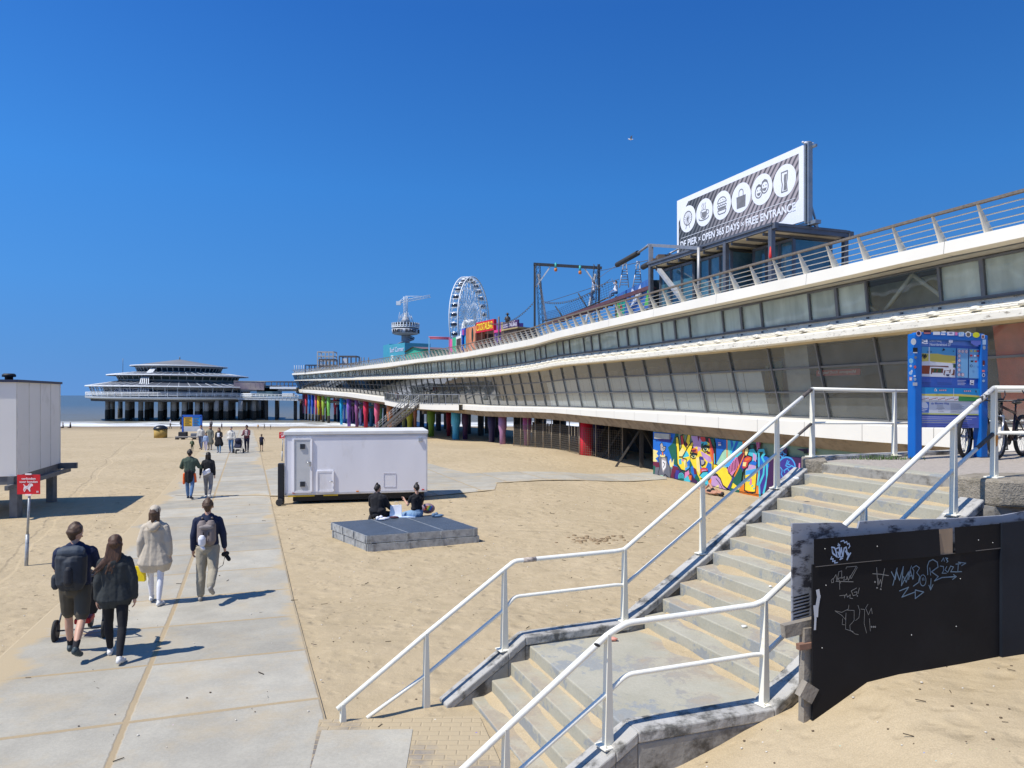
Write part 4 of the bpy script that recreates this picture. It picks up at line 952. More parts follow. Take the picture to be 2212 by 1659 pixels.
# ---- booths on the roof deck
def pbox(*a, **k): return facebox(*a, **k)[0]
cb_ = thing("cocktail_booth", "open booth with a red sign reading COCKTAILBAR in yellow letters on the pier roof", "kiosk", P(1047, 740, 72))
RED = paint(205, 30, 45, .5); o, A, B, zt, d, nn = facebox("sign_board", 1028.2, 73.8, 1066.8, 70, 697.4, .3, RED, cb_, vb=719.7)
hh = zt - A.z; L_ = (B - A).length; m = MB(); add_text(m, "COCKTAILBAR", lambda x, y, z: A + d * x + Vector((0, 0, y)) + nn * (.03 + z), fit=(.22, .17, L_ - .22, hh - .15), bold=.012, extr=.01); m.build("lettering", paint(250, 225, 60), cb_)
m = MB(); q0, q1 = A.copy(), B.copy(); q0.z = q1.z = yz(70)[0]
for t in (0, .33, .66, 1): p_ = q0.lerp(q1, t); m.beam(p_, p_ + Vector((0, 0, A.z - p_.z)), .14, .14)
m.beam(q0 + Vector((0, 0, 1.0)), q1 + Vector((0, 0, 1.0)), .5, .12); m.build("counter", mat("booth_brown", (.20, .09, .06), .6), cb_)
facebox("back_wall", 1028.2, 76, 1066.8, 72.5, 700, .2, mat("booth_dark", (.05, .03, .03), .8), cb_)
tag(pbox("purple_booth", 1067.8, 70.5, 1082, 69.3, 698, 2.5, mat("booth_purple", (.20, .11, .38), .6, var=.25, scale=1)), "purple painted booth between the red bar sign and the lamp post", "kiosk")
tag(pbox("pink_shelf", 1067, 69.8, 1092, 67.8, 713.5, .6, paint(215, 60, 130), vb=719), "bright pink ledge under the purple booth", "ledge")
lb = thing("pirate_bar", "wooden booth with a dark purple sign and a pirate figure standing on top", "kiosk", P(1100, 730, 66))
WDY = mat("booth_wood_yellow", (.42, .33, .16), .7, var=.2, scale=2); PUR = mat("booth_sign_purple", (.07, .03, .12), .6)
facebox("wall", 1082.5, 68.5, 1117, 65.5, 712.5, 2.2, mat("booth_brown2", (.14, .09, .06), .7, var=.3), lb)
o, A, B, zt, d, nn = facebox("sign_board", 1086, 68, 1118.5, 65.2, 696.6, .15, PUR, lb, vb=711.5); L_ = (B - A).length; hh = zt - A.z
facebox("sign_edge", 1082.4, 68.4, 1086, 68.05, 696.6, .3, WDY, lb, vb=716)
m = MB(); add_text(m, "COCKTAILBAR", lambda x, y, z: A + d * x + Vector((0, 0, y + .06 * math.sin(x / L_ * math.pi))) + nn * (.03 + z), fit=(.12, .06, L_ - .12, hh * .62), bold=.01); add_text(m, "LITTLE CUP", lambda x, y, z: A + d * x + Vector((0, 0, y)) + nn * (.03 + z), fit=(.3, hh * .78, L_ - .5, hh * .95)); m.build("lettering", paint(225, 220, 235), lb)
facebox("awning", 1085, 67.9, 1118, 65.1, 711.5, .8, WDY, lb, vb=714.5)
m = MB(); q = P(1096.3, 696.5, 66.8); s_ = .72
m.tube([q, q + Vector((0, 0, .25)), q + Vector((0, 0, .5)), q + Vector((0, 0, .62))], [.20, .22, .19, .07], 8); m.ball(q + Vector((0, 0, .72)), .10, 8); m.lathe(q + Vector((0, 0, .76)), [(.20, 0), (.19, .03), (.10, .05), (.08, .14)], 12)
for sx in (-1, 1): m.tube([q + Vector((sx * .18, 0, .48)), q + Vector((sx * .26, -.05, .28)), q + Vector((sx * .08, -.16, .25))], .055, 6)
m.build("pirate_figure", mat("statue_bronze", (.06, .05, .045), .5, var=.3), None, label="dark pirate figure with a wide hat standing on the wooden bar booth", category="statue")
# painted blocks
ORG = mat("booth_orange", (.62, .24, .12), .7, var=.2, scale=1.2)
ob = pbox("orange_booth", 1013.5, 76, 1028.4, 73.8, 707.5, 2.0, ORG); tag(ob, "orange booth with a painted black plant left of the red bar sign", "kiosk")
m = MB(); p0, p1 = P(1013.5, 720, 76), P(1028.4, 720, 73.8); dd = (p1 - p0).normalized(); dd.z = 0; n_ = Vector((dd.y, -dd.x, 0))
c0 = (p0 + p1) / 2; m.poly([c0 + dd * (.30 * math.cos(t * .4)) + UP * (.75 * math.sin(t * .4)) + n_ * .03 + UP * (.1 - .25) for t in range(16)]); m.build("painted_leaf", paint(25, 50, 35), ob)
tag(pbox("brown_booth", 1006.5, 78, 1013.3, 76.2, 710, 2.0, mat("booth_rust", (.45, .17, .07), .7, var=.2)), "rust brown narrow booth between the blue frame and the orange booth", "kiosk")
bf = thing("blue_booth", "blue framed booth with a pink neon word on its upright", "kiosk", P(1001, 745, 79)); BLU = paint(20, 85, 185, .5)
facebox("upright", 996.5, 80, 1004.5, 78.5, 711, .4, BLU, bf, vb=725); facebox("post", 997, 80, 999, 79.7, 725, .3, BLU, bf); facebox("post", 1003, 79, 1006, 78.5, 719, .3, paint(30, 150, 200), bf); facebox("beam", 996.5, 80, 1006, 78.4, 723, .3, BLU, bf, vb=726)
facebox("back", 998, 81, 1005, 80, 725, .3, MATS["booth_dark"], bf); m = MB(); 
for k in range(6): a = P(999, 713.2 + k * 1.9, 79.3); m.beam(a, a + (P(1002.5, 713.2 + k * 1.9, 78.7) - a), .08, .05)
m.build("neon_word", paint(235, 90, 150), bf)
wbx = pbox("white_booth", 985, 83, 996, 80.5, 728, 2.0, paint(225, 228, 225)); tag(wbx, "white topped dark booth right of the green one", "kiosk"); facebox("opening", 985.8, 82.7, 995, 80.6, 733, .1, MATS["booth_dark"], wbx)
gb = pbox("green_booth", 975.5, 85.5, 985, 83, 731.5, 2.0, paint(60, 175, 125)); tag(gb, "mint green booth with a pink flamingo painted on its side", "kiosk"); o = facebox("pink_panel", 972, 86, 977.5, 85, 733, .2, paint(220, 90, 155), gb)[0]
gt = thing("pink_gate", "slender gate with a red striped top beam, one light blue and one pink leg", "gate frame", P(949, 745, 92))
for u, c_, n_ in ((927, (120, 185, 220), "blue_leg"), (971, (215, 120, 150), "pink_leg")): a = P(u, 729, 92); m = MB(); m.beam((a.x, a.y, yz(90)[0]), a, .18, .18); m.build("leg", paint(*c_), gt)
m = MB(); m.tube([P(926, 728.2, 92), P(972, 729.5, 92)], .09, 6); m.tube([P(926, 731.2, 92), P(972, 732.5, 92)], .09, 6)
for k in range(9): m.tube([P(926 + k * 5.1, 728.2, 92), P(931 + k * 5.1, 731.5, 92)], .05, 4)
m.build("top_beam", paint(190, 90, 110), gt)
th = thing("teal_house", "teal boarded beach house with blue lettering over its door on the pier roof", "beach house", P(850, 765, 118))
TEAL = mat("teal_boards", (.06, .33, .43), .6, var=.1, scale=.5, stretch=(1, 1, 9)); o, A, B, zt, d, nn = facebox("wall", 841, 118, 874.4, 113, 745, 4.5, TEAL, th)
facebox("wall", 827.8, 122, 841, 118, 746.5, 3.0, paint(60, 150, 175), th); L_ = (B - A).length; m = MB()
add_text(m, "Surf Corner", lambda x, y, z: A + d * x + Vector((0, 0, y)) + nn * (.04 + z), fit=(.3, zt - A.z - 1.3, L_ - .3, zt - A.z - .5), bold=.02); m.build("lettering", paint(190, 200, 225), th)
m = MB(); a = A + d * (L_ * .2) + nn * .03; m.beam(a + UP * .2, a + UP * (zt - A.z - 1.8), .9, .05, nn); m.build("door", paint(215, 230, 232), th); m = MB(); m.beam(a + d * 2.2 + UP * .9, a + d * 2.2 + UP * 1.5, .9, .05, nn); m.build("window", paint(40, 60, 70), th)
gr = thing("green_house", "low green gabled house right of the teal one", "beach house", P(895, 765, 104)); o, A, B, zt, d, nn = facebox("wall", 877, 107, 914.5, 100, 760.5, 4, paint(55, 165, 135), gr)
m = MB(); C0 = (A + B) / 2; C0.z = zt + .55; A2, B2 = A.copy(), B.copy(); A2.z = B2.z = zt; D = -nn * 4
m.quad(A2 - d * .4 + nn * .3, C0 + nn * .3, C0 + D, A2 - d * .4 + D).quad(C0 + nn * .3, B2 + d * .4 + nn * .3, B2 + d * .4 + D, C0 + D); m.build("roof", mat("roof_maroon", (.16, .10, .11), .7), gr); m = MB(); m.quad(A2, B2, C0); m.build("gable", paint(55, 165, 135), gr)
# steel frames towards the sea end
STL = mat("frame_steel", (.12, .11, .11), .6, .3, var=.2)
def frame_(nm, lab, u0, u1, vt, Y, lv, m_=STL, dep=3.0):
    t = thing(nm, lab, "steel structure", P((u0 + u1) / 2, 790, Y)); z0 = yz(Y - 3)[0]; zt = P(u0, vt, Y).z; x0, x1 = P(u0, 0, Y).x, P(u1, 0, Y).x; m = MB()
    for x in (x0, (x0 + x1) / 2, x1):
        for y in (Y, Y + dep): m.beam((x, y, z0), (x, y, zt), .22, .22)
    for k in range(1, lv + 1):
        z = lerp(z0, zt, k / lv)
        for y in (Y, Y + dep): m.beam((x0, y, z), (x1, y, z), .18, .22)
        for x in (x0, x1): m.beam((x, Y, z), (x, Y + dep, z), .18, .22)
    m.build("frame", m_, t); m = MB(); m.box(((x0 + x1) / 2, Y + dep / 2, lerp(z0, zt, 1 / lv)), (x1 - x0, dep, .12)); m.build("floor", STL, t); return t, x0, x1, z0, zt
t1 = frame_("climbing_frame", "tall pale scaffold frame near the sea end of the pier roof", 686, 720, 760, 160, 5, mat("pale_steel", (.42, .42, .41), .6))
t2 = frame_("climbing_frame", "dark cubic frame on the low block of the scaffold", 690, 721, 776, 156, 2)
t3 = frame_("viewing_frame", "dark square steel frame with a white banner beside the pale scaffold", 733, 769, 769.5, 142, 2)
m = MB(); m.box((lerp(t3[1], t3[2], .32), 143, lerp(t3[3], t3[4], .7)), (1.0, .1, 1.0)); m.build("banner", paint(220, 222, 225), t3[0])
t4 = frame_("seaward_booth", "low dark blue booth frame closest to the sea", 660, 685, 788.5, 165, 1, mat("frame_navy", (.05, .09, .16), .5))
for u in (636, 641, 646, 651, 656): m = MB(); a = P(u, 789, 176); m.tube([(a.x, a.y, a.z - 2.5), a], .07, 5); m.build("flag_pole", WHG, None, label="%s thin white pole of five at the seaward end of the pier roof" % {636: "leftmost", 641: "second", 646: "middle", 651: "fourth", 656: "rightmost"}[u], category="pole", group="thin white poles at the sea end")
for u, Y in ((779.5, 128), (786, 126), (796, 122)): m = MB(); a = P(u, 772, Y); m.tube([(a.x, a.y, yz(Y - 2)[0]), a], .09, 5); m.build("short_post", STL, None, label="%s short dark post between the frames and the teal house" % ("leftmost" if u < 780 else "middle" if u < 790 else "rightmost"), category="post", group="short dark posts on the pier roof")

# ---- zip line gate, net, launch platform
zg_ = thing("zipline_gate", "dark steel zip line gate with lattice legs and a straight top beam", "gate frame", P(1225, 690, 60)); DKS = mat("gate_steel", (.055, .06, .065), .6, .3); z0 = yz(56)[0]
for u in (1155, 1294):
    a = P(u, 571, 60); b_ = P(u, 600, 60); m = MB(); m.beam((a.x, a.y, z0), a, .17, .17); lattice(m, (a.x + (.65 if u < 1200 else -.65), a.y, z0), (a.x + (.25 if u < 1200 else -.25), a.y, a.z), .34, 16, .018); m.build("leg", DKS, zg_)
    m = MB(); sx = 1 if u < 1200 else -1; m.beam(a + Vector((sx * 1.3, 0, -.2)), a + Vector((sx * .1, 0, -1.9)), .10, .10); m.beam((a.x + sx * 1.4 , a.y + 1, z0), (a.x + sx * .3, a.y, a.z - .8), .14, .14); m.build("brace", WHG, zg_)
m = MB(); m.beam(P(1152.5, 570.5, 60), P(1300, 579, 60), .22, .22); m.build("top_beam", DKS, zg_)
for u, v in ((1200.5, 577), (1253, 583)): m = MB(); a = P(u, v, 59.7); m.tube([a + UP * .35, a - UP * .1], .09, 8); m.cur = 1; m.lathe(a - UP * .36, [(.07, 0), (.13, .05), (.13, .24), (.07, .28)], 10); m.build("pulley", [paint(60, 170, 165), paint(205, 120, 50)], zg_)
net = thing("safety_net", "blue safety net rising on slanting posts beside the zip line gate", "net", P(1250, 650, 55)); m = MB(); NB = [P(1172, 694, 57), P(1215, 684, 55), P(1268, 664, 52.5), P(1326, 637, 49.5)]; NT = [P(1174, 676, 57.5), P(1208, 667, 56), P(1258, 640, 53.5), P(1326, 610, 50.5)]
for a in range(3):
    for k in range(13): t = k / 12; m.tube([NB[a].lerp(NB[a + 1], t), NT[a].lerp(NT[a + 1], t)], .012, 3)
    for k in range(6): t = k / 5; m.tube([NB[a].lerp(NT[a], t), NB[a + 1].lerp(NT[a + 1], t)], .012, 3)
m.build("mesh", paint(45, 70, 110), net); m = MB()
for a in range(1, 3): m.tube([NB[a], NT[a] + Vector((-.3, 0, .2))], .05, 5)
m.tube(NB, .06, 5); m.build("pole", DKS, net)
pr = thing("net_roof", "dark red pitched roof edge running up below the safety net", "roof", P(1300, 660, 52)); m = MB()
for k in range(22): a = P(1180, 699, 57).lerp(P(1400, 623, 40.5), k / 21); m.beam(a, a + Vector((1.2, .45, .12)), .07, .09)
m.beam(P(1178, 700, 57), P(1405, 620.5, 40.3), .12, .22); m.build("rafter", mat("maroon_steel", (.12, .05, .055), .6, var=.2), pr)
facebox("wall", 1328, 47.6, 1406, 40.6, 641, 3.0, mat("booth_dark2", (.05, .06, .05), .8), pr)
mp_ = thing("painted_panel", "panel painted blue, green and pink behind the roof railing", "painted panel", P(1370, 670, 42)); o, A, B, zt, d, nn = facebox("board", 1333, 46.8, 1404, 40.2, 636.5, .1, mat("panel_blue", (.04, .14, .42), .6, var=.2, scale=2), mp_, vb=690); m = MB(); L_ = (B - A).length; hp = zt - A.z
for (x0, y0, x1, y1, x2, y2, c_) in ((0, 0, .25, 0, .02, .8, 0), (0, .8, .25, 0, .3, .9, 1), (.08, .3, .14, .6, .2, .35, 2), (.4, .2, .75, .95, .8, .5, 3), (.45, .75, .7, .6, .5, .95, 3), (.85, .1, 1, .9, 1, .1, 0)):
    m.cur = c_; m.quad(*[A + d * (x * L_) + UP * (y * hp) + nn * .02 for x, y in ((x0, y0), (x1, y1), (x2, y2))])
m.build("painting", [paint(90, 175, 75), paint(20, 150, 140), paint(225, 40, 90), paint(200, 210, 230)], mp_)
for i, (u0, u1) in enumerate(((1338, 1358), (1367, 1386))):
    lt = thing("access_ladder", "steel step ladder on the launch platform, the %s of two" % ("left" if i == 0 else "right one"), "ladder", P((u0 + u1) / 2, 620, 43)); m = MB(); Y = 44.5 - i * 1.5; a, b_ = P(u0, 621, Y), P(u1, 621, Y); c, d_2 = P(u0 + 9, 570, Y + .8), P(u1 - 5, 570, Y + .8)
    for p_, q_ in ((a, c), (b_, d_2), (c, d_2), (c + Vector((0, .6, 0)), d_2 + Vector((0, .6, 0)))): m.tube([p_, q_], .035, 5)
    m.tube([c, c + UP * .15, d_2 + UP * .15, d_2], .03, 5)
    for k in range(1, 8): m.beam(a.lerp(c, k / 9), b_.lerp(d_2, k / 9), .16, .03)
    m.build("frame", mat("ladder_steel", (.40, .41, .43), .4, .5), lt)
bm = thing("zipline_boom", "long slanting boom pipe and posts of the zip line launch", "boom", P(1400, 600, 40)); m = MB(); m.tube([P(1333, 572, 45), P(1378, 546.5, 42)], .16, 10); m.tube([P(1389, 577, 41), P(1409, 566, 39.5)], .16, 10); m.build("padded_pipe", mat("pipe_black", (.04, .04, .04), .8), bm)
m = MB(); m.tube([P(1378, 546.5, 42), P(1402, 529, 40)], .07, 8); m.beam(P(1402, 529.5, 40), P(1514, 536, 33.5), .16, .16); a = P(1406, 529, 39.5); m.beam((a.x, a.y, yz(37)[0]), a, .22, .22); m.tube([P(1440, 551, 38), P(1465, 538, 38)], .05, 6); m.tube([P(1333, 572, 45), P(1294, 600, 58)], .02, 4); m.build("arm", mat("arm_grey", (.30, .31, .33), .5, .4), bm)
m = MB(); a = P(1437, 553, 38.5); m.box(a + Vector((0, 0, -.35)), (.9, .7, .75)); m.box(a + Vector((-.5, .1, -.4)), (.4, .5, .5)); m.build("crate", mat("crate_brown", (.15, .11, .08), .8), None, label="brown box standing on the café roof by the boom", category="box")
# ---- steel café with glass boxes, and the billboard on its roof
cf = thing("steel_cafe", "dark steel frame café with glass rooms and a flat canopy under the billboard", "café", P(1600, 600, 32)); SG = mat("cafe_steel", (.14, .15, .17), .5, .4, var=.15)
ZR_ = P(1667, 489.6, 29.5).z; A = P(1406, 573, 38.2); A.z = ZR_; B = P(1667, 489.6, 29.5); dC = Vector((B.x - A.x, B.y - A.y, 0)).normalized(); nC = Vector((-dC.y, dC.x, 0)); nC = nC if nC.x > 0 else -nC; DEP = 3.9; ZD = yz(30)[0]
m = MB(); m.beam(A, B + dC * .3, .18, .24); m.beam(B, B + nC * DEP, .22, .30); m.beam(A + nC * DEP, B + nC * (DEP + .4), .22, .30); m.beam(A, A + nC * DEP, .22, .3); m.build("roof_beam", SG, cf)
for t in (0, .36, .68, 1.0):
    for o_ in (0, DEP):
        if t == .36: continue
        q = A.lerp(B, t) + nC * o_; m = MB(); m.beam(Vector((q.x, q.y, ZD)), q, .20, .20, dC); m.build("column", SG, cf)
m = MB()
for k in range(14):
    for j in range(3): q = A.lerp(B, (k + .5) / 14) + nC * (DEP * (j + .5) / 3) - UP * .12; m.box(q, ((B - A).length / 14 * .94, DEP / 3 * .94, .05), math.atan2(dC.y, dC.x))
m.build("ceiling_panel", mat("ceiling_ply", (.85, .76, .56), .8, var=.2, scale=.7), cf); m = MB(); m.box((A + B) / 2 + nC * DEP / 2 + UP * .08, ((B - A).length + .3, DEP + .3, .1), math.atan2(dC.y, dC.x)); m.build("roof_sheet", SG, cf)
m = MB()
for k in range(9): q = A.lerp(B, (k + .5) / 9); m.beam(q - UP * .2, q + nC * DEP - UP * .2, .08, .12)
m.build("joist", SG, cf)
CG = mat("cafe_glass", (.05, .13, .17), .06, spec=.9, var=.3, scale=.6, col2=(.16, .27, .32), mix=(.45, .7), mscale=.5)
for t0, t1, off in ((.02, .34, .5), (.38, .64, .6), (.70, .97, 1.4)):
    p0, p1 = A.lerp(B, t0) + nC * off, A.lerp(B, t1) + nC * off; p0.z = p1.z = ZD; h = UP * (ZR_ - ZD - .35); m = MB(); m.hexa([p0, p1, p1 + nC * 2, p0 + nC * 2], [p0 + h, p1 + h, p1 + nC * 2 + h, p0 + nC * 2 + h]); m.build("glass_room", CG, cf)
    m = MB()
    for k in range(4): q = p0.lerp(p1, k / 3) - nC * .03; m.beam(q, q + h, .10, .10)
    for hh in (.05, 1.0): m.beam(p0 - nC * .03 + h * hh, p1 - nC * .03 + h * hh, .1, .12)
    m.beam(p1, p1 + h, .1, .1); m.beam(p1 + nC * 2, p1 + nC * 2 + h, .1, .1); m.build("room_frame", SG, cf)
m = MB(); q0 = P(1424, 583, 37.3); q1 = P(1478, 652, 33.8); q1.z = max(q1.z, ZD); m.beam(q0, q1, .22, .16); m.build("brace", mat("brace_pale", (.45, .46, .46), .5, .3), cf)
for u, v0, Y in ((1509, 535, 32.5), (1673, 500, 28.6)):
    if u == 1509: a = P(u, v0, Y); m = MB(); m.tube([(a.x, a.y, ZD), a], .07, 8); m.build("slim_pole", mat("pole_grey", (.38, .38, .37), .5, .4), None, label="slim grey pole standing before the café glass", category="pole")
m = MB(); q = P(1664, 546, 28.9); m.tube([q + UP * .25, q - UP * .15, q - UP * .32], [.02, .07, .015], 8); m.build("red_umbrella", paint(215, 50, 45), None, label="folded red parasol by the café corner column", category="parasol")
# billboard
bb = thing("billboard", "huge white framed billboard with six round icons on the café roof", "billboard", P(1600, 560, 34))
q0 = P(1462.5, 434, 38.7); q1 = P(1736, 313, 30); zt = (q0.z + q1.z) / 2; q0.z = q1.z = zt; zb = P(1735.4, 477.4, 30).z; ux = (q1 - q0).normalized(); bn = Vector((ux.y, -ux.x, 0)); BL_ = (q1 - q0).length; BH = zt - zb
if bn.x > 0: bn = -bn
O_ = Vector((q0.x, q0.y, zb)); S = lambda x, y, h=0.: O_ + ux * x + UP * y + bn * h
m = MB(); t_ = -bn * .12; m.hexa([S(0, 0), S(BL_, 0), S(BL_, 0) + t_, S(0, 0) + t_], [S(0, BH), S(BL_, BH), S(BL_, BH) + t_, S(0, BH) + t_]); m.build("panel", paint(236, 238, 242, .5, .02), bb)
m = MB()
for x in (BL_ + .03, BL_ + .20): m.beam(S(x, -.1) + bn * -.15, S(x, BH + .05) + bn * -.15, .06, .22, bn)
m.beam(S(0, -.1, -.3), S(BL_ + .5, -.1, -.3), .3, .15); m.beam(S(0, BH - .1, -.3), S(BL_ + .4, BH - .1, -.3), .1, .1)
for k in range(8): m.beam(S(BL_ * k / 7, 0, -.3), S(BL_ * k / 7, BH, -.3), .1, .1); m.beam(S(BL_ * k / 7, .1, -.3), S(BL_ * k / 7, -.35, -.9), .08, .08); m.beam(S(BL_ * k / 7, BH * .3, -.3), S(BL_ * k / 7, -.35, -.8), .06, .06)
m.build("back_frame", mat("billboard_steel", (.30, .33, .35), .4, .5), bb)
def wood_mat():
    m = bpy.data.materials.new("rippled_print"); m.use_nodes = True; n = m.node_tree; N = n.nodes; L = n.links; b = N['Principled BSDF']
    at = N.new("ShaderNodeAttribute"); at.attribute_name = "pc"; mp = N.new("ShaderNodeMapping"); mp.inputs['Rotation'].default_value = (0, 0, R(38)); L.new(at.outputs['Vector'], mp.inputs[0])
    wv = N.new("ShaderNodeTexWave"); wv.inputs['Scale'].default_value = 1.25; wv.inputs['Distortion'].default_value = 2.2; wv.inputs['Detail'].default_value = 2; wv.inputs['Detail Scale'].default_value = .6; L.new(mp.outputs[0], wv.inputs['Vector'])
    sx = N.new("ShaderNodeSeparateXYZ"); L.new(at.outputs['Vector'], sx.inputs[0])
    cr = N.new("ShaderNodeValToRGB"); e = cr.color_ramp.elements; e[0].position = 0; e[0].color = (.07, .07, .08, 1); e[1].position = .75; e[1].color = (.42, .37, .38, 1); L.new(wv.outputs[0], cr.inputs[0])
    dk = N.new("ShaderNodeValToRGB"); e = dk.color_ramp.elements; e[0].position = .3; e[0].color = (.035, .04, .045, 1); e[1].position = .9; e[1].color = (.13, .14, .15, 1); L.new(wv.outputs[0], dk.inputs[0])
    gr = N.new("ShaderNodeMapRange"); gr.inputs[1].default_value = 1.5; gr.inputs[2].default_value = 6.0; L.new(sx.outputs[0], gr.inputs[0])
    mx = N.new("ShaderNodeMix"); mx.data_type = 'RGBA'; L.new(gr.outputs[0], mx.inputs[0]); L.new(dk.outputs[0], mx.inputs[6]); L.new(cr.outputs[0], mx.inputs[7]); L.new(mx.outputs[2], b.inputs['Base Color']); b.inputs['Roughness'].default_value = .6; return m
pcs = []
def quadpc(mb, pts, h):
    i = len(mb.v); mb.v += [S(x, y, h) for x, y in pts]; mb.f.append(tuple(range(i, i + len(pts)))); mb.m.append(0); mb.sm.append(False); pcs.extend([(x, y, 0) for x, y in pts])
m = MB(); e = .28; w1, h1 = BL_ - e, BH - e
quadpc(m, [(e * .6, e + .15), (e * .6, h1 - .9), (1.05, h1), (w1, h1), (w1, 1.0), (w1 - 1.0, e), (e * .6, e)], .006)
o = m.build("print", wood_mat(), bb); at_ = o.data.attributes.new("pc", 'FLOAT_VECTOR', 'POINT'); at_.data.foreach_set('vector', [c for q in pcs for c in q])
cc = crop(2600, 550, .27125); WHT = paint(238, 240, 244, .5, .02); GRY = mat("icon_grey", (.20, .20, .21), .6, var=.2, scale=3)
def bxy(x, y): q = onplane(cc(x, y), O_, bn); r = q - O_; return r.dot(ux), r.z
cen = [bxy(402, 1150), bxy(640, 1055), bxy(897, 952), bxy(1175, 842), bxy(1475, 722), bxy(1805, 594)]
cy = sum(c[1] for c in cen) / 6; cr_ = .218 * BH; dm = MB(); ic = MB()
for k, c in enumerate(cen): dm.poly([S(c[0] + cr_ * math.cos(t * math.pi / 20), c[1] + cr_ * math.sin(t * math.pi / 20), .012) for t in range(40)])
x0_, x1_ = .42, BL_ - .45; ly = bxy(1200, 1118)[1]
dm.beam(S(x0_, ly, .012), S(x1_, ly, .012), .006, .02)
def txt(s, xa, xb): add_text(dm, s, lambda x, y, z: S(x, y, .013 + z), fit=(xa, ly - .52, xb, ly - .16), bold=.022, extr=.003)
tb = [bxy(295, 1500)[0], bxy(535, 1440)[0], bxy(560, 1430)[0], bxy(583, 1420)[0], bxy(608, 1400)[0], bxy(1150, 1250)[0], bxy(1178, 1230)[0], bxy(1215, 1215)[0], bxy(1243, 1190)[0], bxy(1965, 950)[0]]
add_text(dm, "DE PIER", lambda x, y, z: S(x, y, .013 + z), fit=(tb[0], ly - .52, tb[1], ly - .16), bold=.022, extr=.003)
add_text(dm, "OPEN 365 DAYS", lambda x, y, z: S(x, y, .013 + z), fit=(tb[4], ly - .52, tb[5], ly - .16), bold=.022, extr=.003)
add_text(dm, "FREE ENTRANCE", lambda x, y, z: S(x, y, .013 + z), fit=(tb[8], ly - .52, tb[9], ly - .16), bold=.022, extr=.003)
for xa in ((tb[1] + tb[4]) / 2, (tb[6] + tb[7]) / 2):
    for sg in (-1, 1): dm.beam(S(xa - .08, ly - .34 - sg * .08, .016), S(xa + .08, ly - .34 + sg * .08, .016), .006, .05)
dm.build("lettering", WHT, bb)
def stroke(c, pts, wd=.035, close=False):
    p_ = [S(c[0] + x * cr_, c[1] + y * cr_, 0) for x, y in pts]
    if close: p_.append(p_[0])
    ribbon(ic, p_, wd, bn, .018)
def arc(cx_, cy_, rx, ry, a0, a1, n=14): return [(cx_ + rx * math.cos(R(lerp(a0, a1, k / n))), cy_ + ry * math.sin(R(lerp(a0, a1, k / n)))) for k in range(n + 1)]
c = cen[0]; stroke(c, arc(0, .05, .52, .52, 0, 360, 24), .05)
for k in range(16): stroke(c, [(0, .05), (.52 * math.cos(k * math.pi / 8), .05 + .52 * math.sin(k * math.pi / 8))], .012)
stroke(c, [(0, .05), (-.25, -.7)], .04); stroke(c, [(0, .05), (.25, -.7)], .04)
ic.build('icon', GRY, bb); ic = MB(); c = cen[1]; stroke(c, arc(-.05, .12, .36, .10, 0, 360), .03); stroke(c, [(-.41, .12), (-.36, -.25), (-.15, -.42), (.1, -.42), (.28, -.25), (.31, .12)], .05); ic.poly([S(c[0] + x * cr_, c[1] + y * cr_, .016) for x, y in ((-.3, .0), (-.27, -.25), (-.1, -.36), (.08, -.36), (.22, -.22), (.24, .0))])
stroke(c, arc(.38, -.05, .17, .15, -110, 100), .04); stroke(c, arc(-.05, -.38, .58, .16, 170, 370), .05)
for dx in (-.2, 0, .2): stroke(c, [(dx - .08, .28), (dx - .02, .4), (dx - .1, .52), (dx, .68)], .03)
ic.build('icon', GRY, bb); ic = MB(); c = cen[2]; stroke(c, arc(0, .2, .48, .38, 0, 180), .05); stroke(c, [(-.48, .2), (.48, .2)], .05)
for yy_ in (.02,): stroke(c, [(-.5 + k * .125, yy_ + (.04 if k % 2 else -.04)) for k in range(9)], .05)
ic.poly([S(c[0] + x * cr_, c[1] + y * cr_, .016) for x, y in ((-.5, -.1), (.5, -.1), (.42, -.26), (-.42, -.26))]); stroke(c, [(-.46, -.32), (.46, -.32), (.42, -.5), (.3, -.58), (-.3, -.58), (-.42, -.5)], .05, True)
for x, y in ((-.15, .36), (.05, .4), (.2, .33)): stroke(c, [(x, y), (x + .05, y)], .03)
ic.build('icon', GRY, bb); ic = MB(); c = cen[3]; ic.poly([S(c[0] + x * cr_, c[1] + y * cr_, .016) for x, y in ((-.48, .12), (-.44, -.68), (.44, -.68), (.48, .12))]); stroke(c, [(-.22, .0), (-.22, .35)] + arc(0, .35, .22, .22, 180, 0) + [(.22, 0)], .04)
ic.build('icon', GRY, bb); ic = MB(); c = cen[4]
for sx, rr_ in ((-.28, -.1), (.28, .08)):
    stroke(c, arc(sx, rr_, .34, .38, 0, 360, 20), .05); stroke(c, [(sx - .12, rr_ + .1), (sx - .1, rr_ + .12)], .05); stroke(c, [(sx + .12, rr_ + .1), (sx + .14, rr_ + .12)], .05)
    ic.poly([S(c[0] + (sx + x) * cr_, c[1] + (rr_ + y) * cr_, .016) for x, y in ((-.2, -.06), (.2, -.06), (.1, -.24), (-.1, -.24))]); ic.poly([S(c[0] + (sx + x) * cr_, c[1] + (rr_ + y) * cr_, .015) for x, y in ((-.3, .25), (-.1, .32), (.0, .52), (.1, .32), (.3, .25), (.25, .40), (-.25, .40))])
ic.build('icon', GRY, bb); ic = MB(); c = cen[5]; stroke(c, [(-.27, .55), (-.26, .1), (-.18, -.2), (-.25, -.68), (.25, -.68), (.18, -.2), (.26, .1), (.27, .55)], .05, True); ic.poly([S(c[0] + x * cr_, c[1] + y * cr_, .016) for x, y in ((-.02, .38), (.2, .38), (.18, .1), (.12, -.15), (.18, -.6), (-.08, -.6), (-.02, -.2), (-.06, .1))])
ic.build("icon", GRY, bb)
m = MB()
